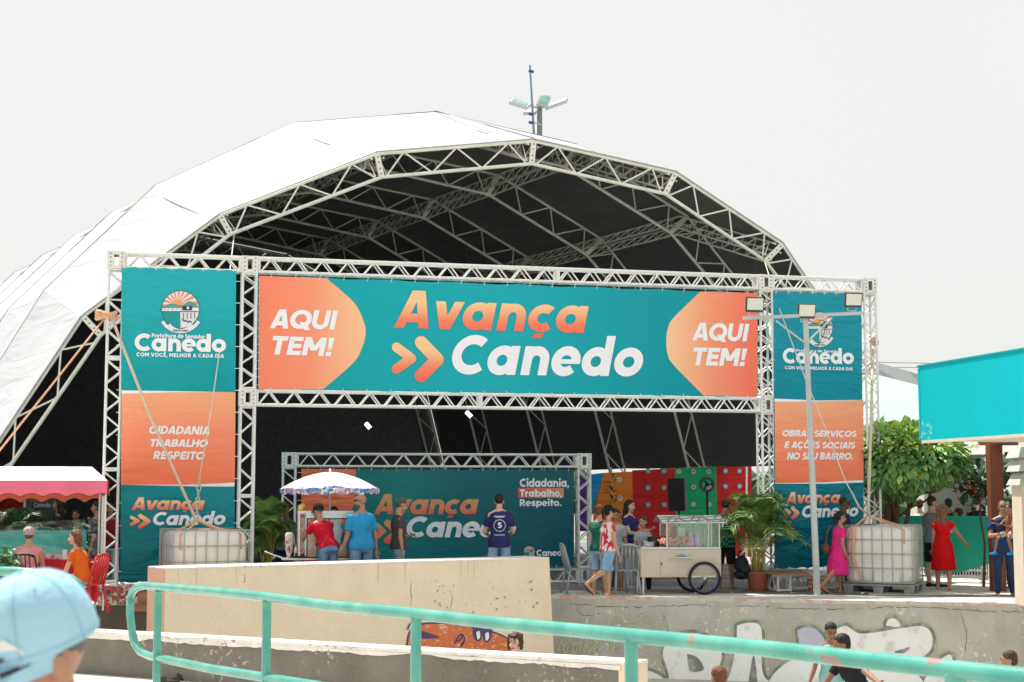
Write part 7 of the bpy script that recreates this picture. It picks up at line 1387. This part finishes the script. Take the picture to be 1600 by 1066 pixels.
# girl in pink, man behind
I = person('girl in hot pink dress with glasses walking left of the right tank', at_d(1307, 28.0), -72, 1.49, 'tan', hotp, .5, hotp, 'dress', arms=((0, 8, 14, 0), (0, 8, 30, 12)), legs=((12, 2, 6), (-18, 2, 26)), lean=8, head=(-8, 4), hair='ponytail', hc='black', female=True, child=.2, glasses=True, shoes=snd)
hb_ = thing('handbag', 'brown leather handbag at the side of the girl in pink', 'handbag', (I['rt'].location.x - .22, I['rt'].location.y - .05, .80)); b = MB(); b.ball((0, 0, 0), (.07, .10, .10), 10, 8); b.build('pouch', mat('brown_bag', (.16, .06, .03), rough=.4), hb_, smooth=True); b = MB(); b.path([(0, -.08, .06), (.02, -.05, .3), (.1, 0, .42), (.06, .06, .3), (0, .08, .06)], .008, 5); b.build('strap', mat('brown_bag', (.16, .06, .03)), hb_)
person('man with dark sunglasses standing behind the girl in pink', at_d(1318, 28.8), -100, 1.74, 'dark', dkb, .6, dkb, 'long', head=(0, 4), hair='buzz', hc='black', glasses=True, shoes=sbk)
# woman in red and companions
I = person('woman in short scarlet dress with long wavy hair seen from behind', at_d(1472, 28.9), -22, 1.60, 'mid', redd, .3, redd, 'dress', arms=((8, 6, 10, 0), (32, 26, 14, 0)), legs=((6, 3, 4), (-6, 3, 8)), head=(-10, 0), hair='longcurl', hc='light', female=True, g=1.04, face=False, shoes=snd)
ph = MB(); ph.box((0, 0, 0), (.06, .012, .12)); o_ = ph.build('phone', M_black); R3 = Matrix.Rotation(R(-22), 3, 'Z'); hw = I['hands'][1]; o_.location = I['rt'].location + R3 @ ((hw[4] + hw[1] * .06) * 1.60 / 1.7); o_.rotation_euler = (R(40), 0, R(-22)); tag(o_, 'dark phone in the lowered hand of the woman in red', 'phone')
person('man in grey t-shirt and black shorts standing just behind the woman in red', at_d(1456, 29.8), -60, 1.74, 'light', cloth('steel_grey', (.20, .23, .25)), .6, drk, 'bermuda', arms=((4, 6, 12, 0), (20, 6, 70, 10)), head=(-30, 4), hair='short', hc='brown', face=True, shoes=sbk)
I = person('man in navy shirt and dark trousers holding a small child', at_px(1571, 931), 176, 1.68, 'tan', dkb, .6, dkb, 'long', arms=((22, 14, 78, 48), (24, 14, 76, 48)), head=(0, 2), hair='buzz', hc='grey', g=1.12, belly=.03, shoes=snd, glasses=True, lean=-3); L0_ = Vector(I['rt'].location)
person('small child in rust red shirt and grey shorts carried in the arms of a man', (L0_.x + .06, L0_.y - .19, 1.04), 115, .98, 'brown', cloth('rust', (.26, .07, .03)), .2, lgt, 'shorts', seat=.02, legs=((62, 24, 66), (58, 24, 60)), arms=((30, 10, 70, 10), (44, 10, 60, 20)), head=(-10, 4), hair='buzz', hc='black', child=1.0, shoes=('shoe', cloth('shoe_blue', (.03, .25, .60))))
person('man in black cap turned back standing behind the green barrier', at_d(1527, 33.2), -35, 1.74, 'light', drk, .6, drk, 'long', head=(-12, 0), hair='short', hc='black', face=False); I = person('short dark haired boy peeking over the green barrier', at_d(1497, 33.0), 60, 1.46, 'brown', drk, .6, drk, 'long', hair='curly', hc='black', child=.3)
person('person in white printed t-shirt behind the tree trunk', at_d(1437, 33.3), -20, 1.66, 'mid', wht, .6, dkb, 'long', hair='short', hc='black', face=False); person('person with head turned away half hidden at the far right behind the child', at_d(1583, 29.3), 20, 1.74, 'tan', dkb, .6, dkb, 'long', hair='short', hc='black', face=False)
person('person in pale shirt standing beyond the right gantry leg', at_d(1372, 33.5), 40, 1.66, 'mid', cloth('faded_cream', (.60, .50, .44)), .6, dkb, 'long', hair='bun', hc='auburn', face=False, female=True); person('dark haired person standing behind the man in the grey t-shirt', at_d(1482, 33.2), 10, 1.68, 'brown', drk, .6, drk, 'long', hair='short', hc='black', face=False)
person('long haired person in black with back turned beside the tree trunk', at_d(1391, 33), 10, 1.62, 'tan', drk, .6, drk, 'long', hair='long', hc='black', face=False, female=True)
# vendor behind the popcorn cart, people in the tent's shade at left
person('vendor in patterned shirt working behind the popcorn cart', at_d(447, 28.0), 170, 1.60, 'tan', cloth('speckled', (.16, .28, .30), col2=(.45, .48, .48), lo=.5, hi=.55, scale=30), .6, dkb, 'long', head=(0, 15), hair='buzz', hc='grey'); person('person in light blue shirt behind the glass of the popcorn cart', at_d(522, 28.2), 175, 1.56, 'mid', cloth('sky_shirt', (.22, .38, .62)), .7, dkb, 'long', hair='short')
person('standing figure with bulky dark hair behind the red stall', at_d(92, 28.5), 100, 1.72, 'brown', drk, .9, drk, 'long', hair='longcurl', hc='black'); person('short dark figure right of the bulky haired one behind the stall', at_d(119, 28.5), 180, 1.50, 'brown', drk, .9, drk, 'long', hair='curly', hc='black'); person('person in red shirt seen through the left gantry leg', at_d(173, 28.6), 190, 1.62, 'tan', cloth('dull_red', (.30, .02, .03)), .8, wht, 'long', hair='short')
person('dark person half hidden by the outer chord of the left gantry leg', at_d(152, 28.3), 90, 1.66, 'tan', drk, .8, drk, 'long', hair='short')
# seated women at the stall
p_ = P(44, 850, 23.7); I = person('woman in sleeveless salmon pink dress and hairnet seated with her back turned', (p_.x, 23.7, 0), 4, 1.66, 'mid', pink, 0, pink, 'long', seat=.42, legs=((80, 8, 80), (80, 8, 80)), arms=((20, 10, 50, 10), (20, 10, 50, 10)), lean=5, hair='net', hc='grey', female=True, g=1.18, face=False, shoes=snd)
hp = I['hp']; b = MB(); b.ball(hp(0, -.03, .045), (.094 * I['k'], .104 * I['k'], .088 * I['k']), 14, 10, I['HM']); o_ = b.build('hairnet', mat('net_white', (.62, .52, .56), rough=.8, col2=(.25, .17, .17), lo=.45, hi=.6, scale=60), I['rt'], smooth=True)
p_ = P(127, 850, 23.4); I = person('young woman with tied auburn hair in orange t-shirt and pale jeans seated facing left', (p_.x + .05, 23.4, 0), 72, 1.62, 'light', orange, .4, cloth('pale_denim', (.55, .62, .72)), 'long', seat=.42, legs=((78, 6, 78), (74, 8, 72)), arms=((36, 6, 30, 6), (36, 6, 30, 8)), lean=16, head=(28, 4), hair='bob', hc='auburn', female=True, shoes=snd)
plastic_chair('black plastic chair under the woman in salmon pink', (P(44, 850, 23.55).x, 23.62, 0), 0, M_black, group='chairs at the stall'); plastic_chair('red plastic chair under the woman in orange', (p_.x + .07, 23.4, 0), R(72), M_redc, group='chairs at the stall')
pg = P(10, 880, 22.9); gg = thing('round_back_chair', 'empty grey tub chair at the left edge behind the blue cap', 'chair', (pg.x, 22.9, 0)); b = MB(); b.path([(-.28 * math.cos(a) + 0, .2 - .3 * math.sin(a) * .6, .45 + .42 * math.sin(a)) for a in [math.pi * k / 14 for k in range(15)]], .035, 8); b.build('backrest_loop', mat('dark_grey_plastic', (.08, .09, .09), rough=.4), gg, smooth=True); b = MB(); b.box((0, .25, .43), (.5, .5, .04)); b.build('seat', M_black, gg)
for x_ in (-.22, .22):
    for y_ in (.05, .45): _bar_local('leg', (x_, y_, 0), (x_, y_, .42), .02, M_black, gg)
pp_l = P(12, 872, 22.3); b = leafy('small green leafy plant in a red pot at the left edge', (pp_l.x, 22.3, .35), .62, 44, mat('fresh_leaf', (.10, .25, .06), rough=.5)); 
st2 = MB().box((0, 0, .17), (.4, .4, .34)).build('plant_stool', M_redc); st2.location = (pp_l.x, 22.3, 0); tag(st2, 'red box stool under the small leafy plant', 'stool')
# boys in the bowl
zb = -1.47
def inbowl(label, x, D, ytop, **k):
    p = P(x, ytop, D); Hh = (p.z - zb) * k.pop('hs', 1.0); return person(label, (p.x, p.y, zb), H=Hh, **k)
inbowl('boy in pale teal t-shirt and light jeans standing before the graffiti wall', 1297, 21.0, 978, hs=1.03, yaw=160, skin='brown', shirt=teal_c, sleeve=.6, pants=jeans_l, ptype='long', head=(20, 18), hair='short', hc='black', child=.45, shoes=swh, arms=((8, 12, 20, 0), (8, 14, 20, 0)))
inbowl('boy in black t-shirt crouching forward with one arm stretched out', 1345, 19.0, 998, hs=1.12, yaw=125, skin='brown', shirt=drk, sleeve=.5, pants=jeans, ptype='bermuda', lean=32, head=(-25, 10), hair='short', hc='black', child=.45, shoes=sbk, arms=((60, 62, 5, 0), (30, 20, 20, 0)), legs=((30, 8, 50), (10, 8, 30)), face=False)
inbowl('boy with cropped brown hair looking left at the right edge', 1578, 17.9, 1018, yaw=78, skin='tan', shirt=lgt, sleeve=.5, pants=jeans, ptype='bermuda', head=(0, 4), hair='short', hc='brown', child=.45, shoes=sbk)
inbowl('boy seen only by his brown hair above the rail end', 1124, 16.0, 1043, yaw=20, skin='tan', shirt=gry, sleeve=.5, pants=jeans, ptype='bermuda', head=(0, 6), hair='short', hc='auburn', child=.45, shoes=sbk, face=False)
inbowl('smiling boy with shaggy dark hair peeking over the grey ledge', 806, 19.6, 989, hs=1.0, yaw=172, skin='light', shirt=drk, sleeve=.5, pants=jeans, ptype='bermuda', head=(-15, 6), hair='shaggy', hc='brown', child=.45, shoes=sbk)
# man with the light blue cap, close to the camera
cz_ = P(70, 885, 2.45); I = person('man in light blue cap and sunglasses close by at the lower left corner', (P(70, 900, 2.45).x + .012, 2.47, cz_.z - 1.668), 142, 1.66, 'tan', wht, .6, jeans, 'long', head=(0, 17), hair='buzz', hc='grey', shoes=None, vox=.009, glasses=True)
M_bc = mat('light_blue_cap', (.36, .60, .72), rough=.85, var=.06, scale=12, bump=.2, bscale=60); cap_hat(I, M_bc); hp = I['hp']
b = MB(); c_ = lambda a, z_: hp(.0885 * math.cos(a), -.020 + .109 * math.sin(a), z_); b.quad(c_(1.9, .035), c_(2.5, .035), c_(2.2, .065)); b.build('cap_patch', M_white, I['rt'])
for k in range(6):
    a = k * math.pi / 3 + .3; b = MB(); pts = []
    for i in range(10): t_ = math.pi / 2 * i / 9.5; pts.append(hp(.0892 * math.cos(t_) ** .8 * math.cos(a), -.020 + .1092 * math.cos(t_) ** .8 * math.sin(a), .020 + .1186 * math.sin(t_) ** .9))
    b.path(pts, .0006, 4); b.build('hat_seam', mat('cap_stitching', (.27, .50, .62), rough=.9), I['rt'], smooth=True)
    a += math.pi / 6; t_ = math.pi / 2 * .62; b = MB(); b.ball(hp(.0895 * math.cos(t_) ** .8 * math.cos(a), -.020 + .1095 * math.cos(t_) ** .8 * math.sin(a), .020 + .119 * math.sin(t_) ** .9), .0022, 8, 5); b.build('eyelet', mat('cap_stitching', (.27, .50, .62)), I['rt'])
b = MB(); b.path([hp(.0893 * math.cos(a), -.02 + .1093 * math.sin(a), .028) for a in [2 * math.pi * i / 30 for i in range(30)]], .0006, 4, close=True); b.build('hat_seam', MATS['cap_stitching'], I['rt'], smooth=True)
finish_soft()
# print on the navy shirt, laid on the cloth
so5 = I5['shirt']; bv = bvhtree.BVHTree.FromPolygons([v.co for v in so5.data.vertices], [tuple(p.vertices) for p in so5.data.polygons])
def shirt_print(txt, cx, cz, w_, h_):
    polys, wd = text_polys(txt); b = MB()
    for qd, lay in polys:
        ar = sum(qd[i - 1][0] * qd[i][1] - qd[i][0] * qd[i - 1][1] for i in range(len(qd))); qd = qd if ar > 0 else qd[::-1]; pts = []
        for a, z_ in qd:
            x_ = cx + (a / wd - .5) * w_; zz_ = cz + z_ * h_; hit = bv.ray_cast(Vector((x_, -2, zz_)), Vector((0, 1, 0)))[0]; pts.append(Vector((x_, (hit.y if hit else -.12) - .004 - lay * .0005, zz_)))
        b.quad(*pts)
    return b.build('shirt_print', whitev, I5['rt'])
shirt_print('5', .0, 1.17, .08, .10)
pts = []; b = MB()
for k in range(26):
    a0 = 2 * math.pi * k / 26; a1 = a0 + .13; q4 = []
    for a, r_ in ((a0, .095), (a1, .095), (a1, .112), (a0, .112)):
        x_, z_ = r_ * math.cos(a), 1.215 + r_ * math.sin(a); hit = bv.ray_cast(Vector((x_, -2, z_)), Vector((0, 1, 0)))[0]; q4.append(Vector((x_, (hit.y if hit else -.12) - .005, z_)))
    b.quad(*q4)
b.build('shirt_print', whitev, I5['rt'])
for z_, w_ in ((1.375, .20), (1.36, .15), (1.04, .19)):
    b = MB()
    for k in range(12):
        q4 = []
        for x_, zz_ in ((-w_ / 2 + w_ * k / 12, z_), (-w_ / 2 + w_ * (k + .8) / 12, z_), (-w_ / 2 + w_ * (k + .8) / 12, z_ + .012), (-w_ / 2 + w_ * k / 12, z_ + .012)):
            hit = bv.ray_cast(Vector((x_, -2, zz_)), Vector((0, 1, 0)))[0]; q4.append(Vector((x_, (hit.y if hit else -.12) - .005, zz_)))
        b.quad(*q4)
    b.build('shirt_print', whitev, I5['rt'])
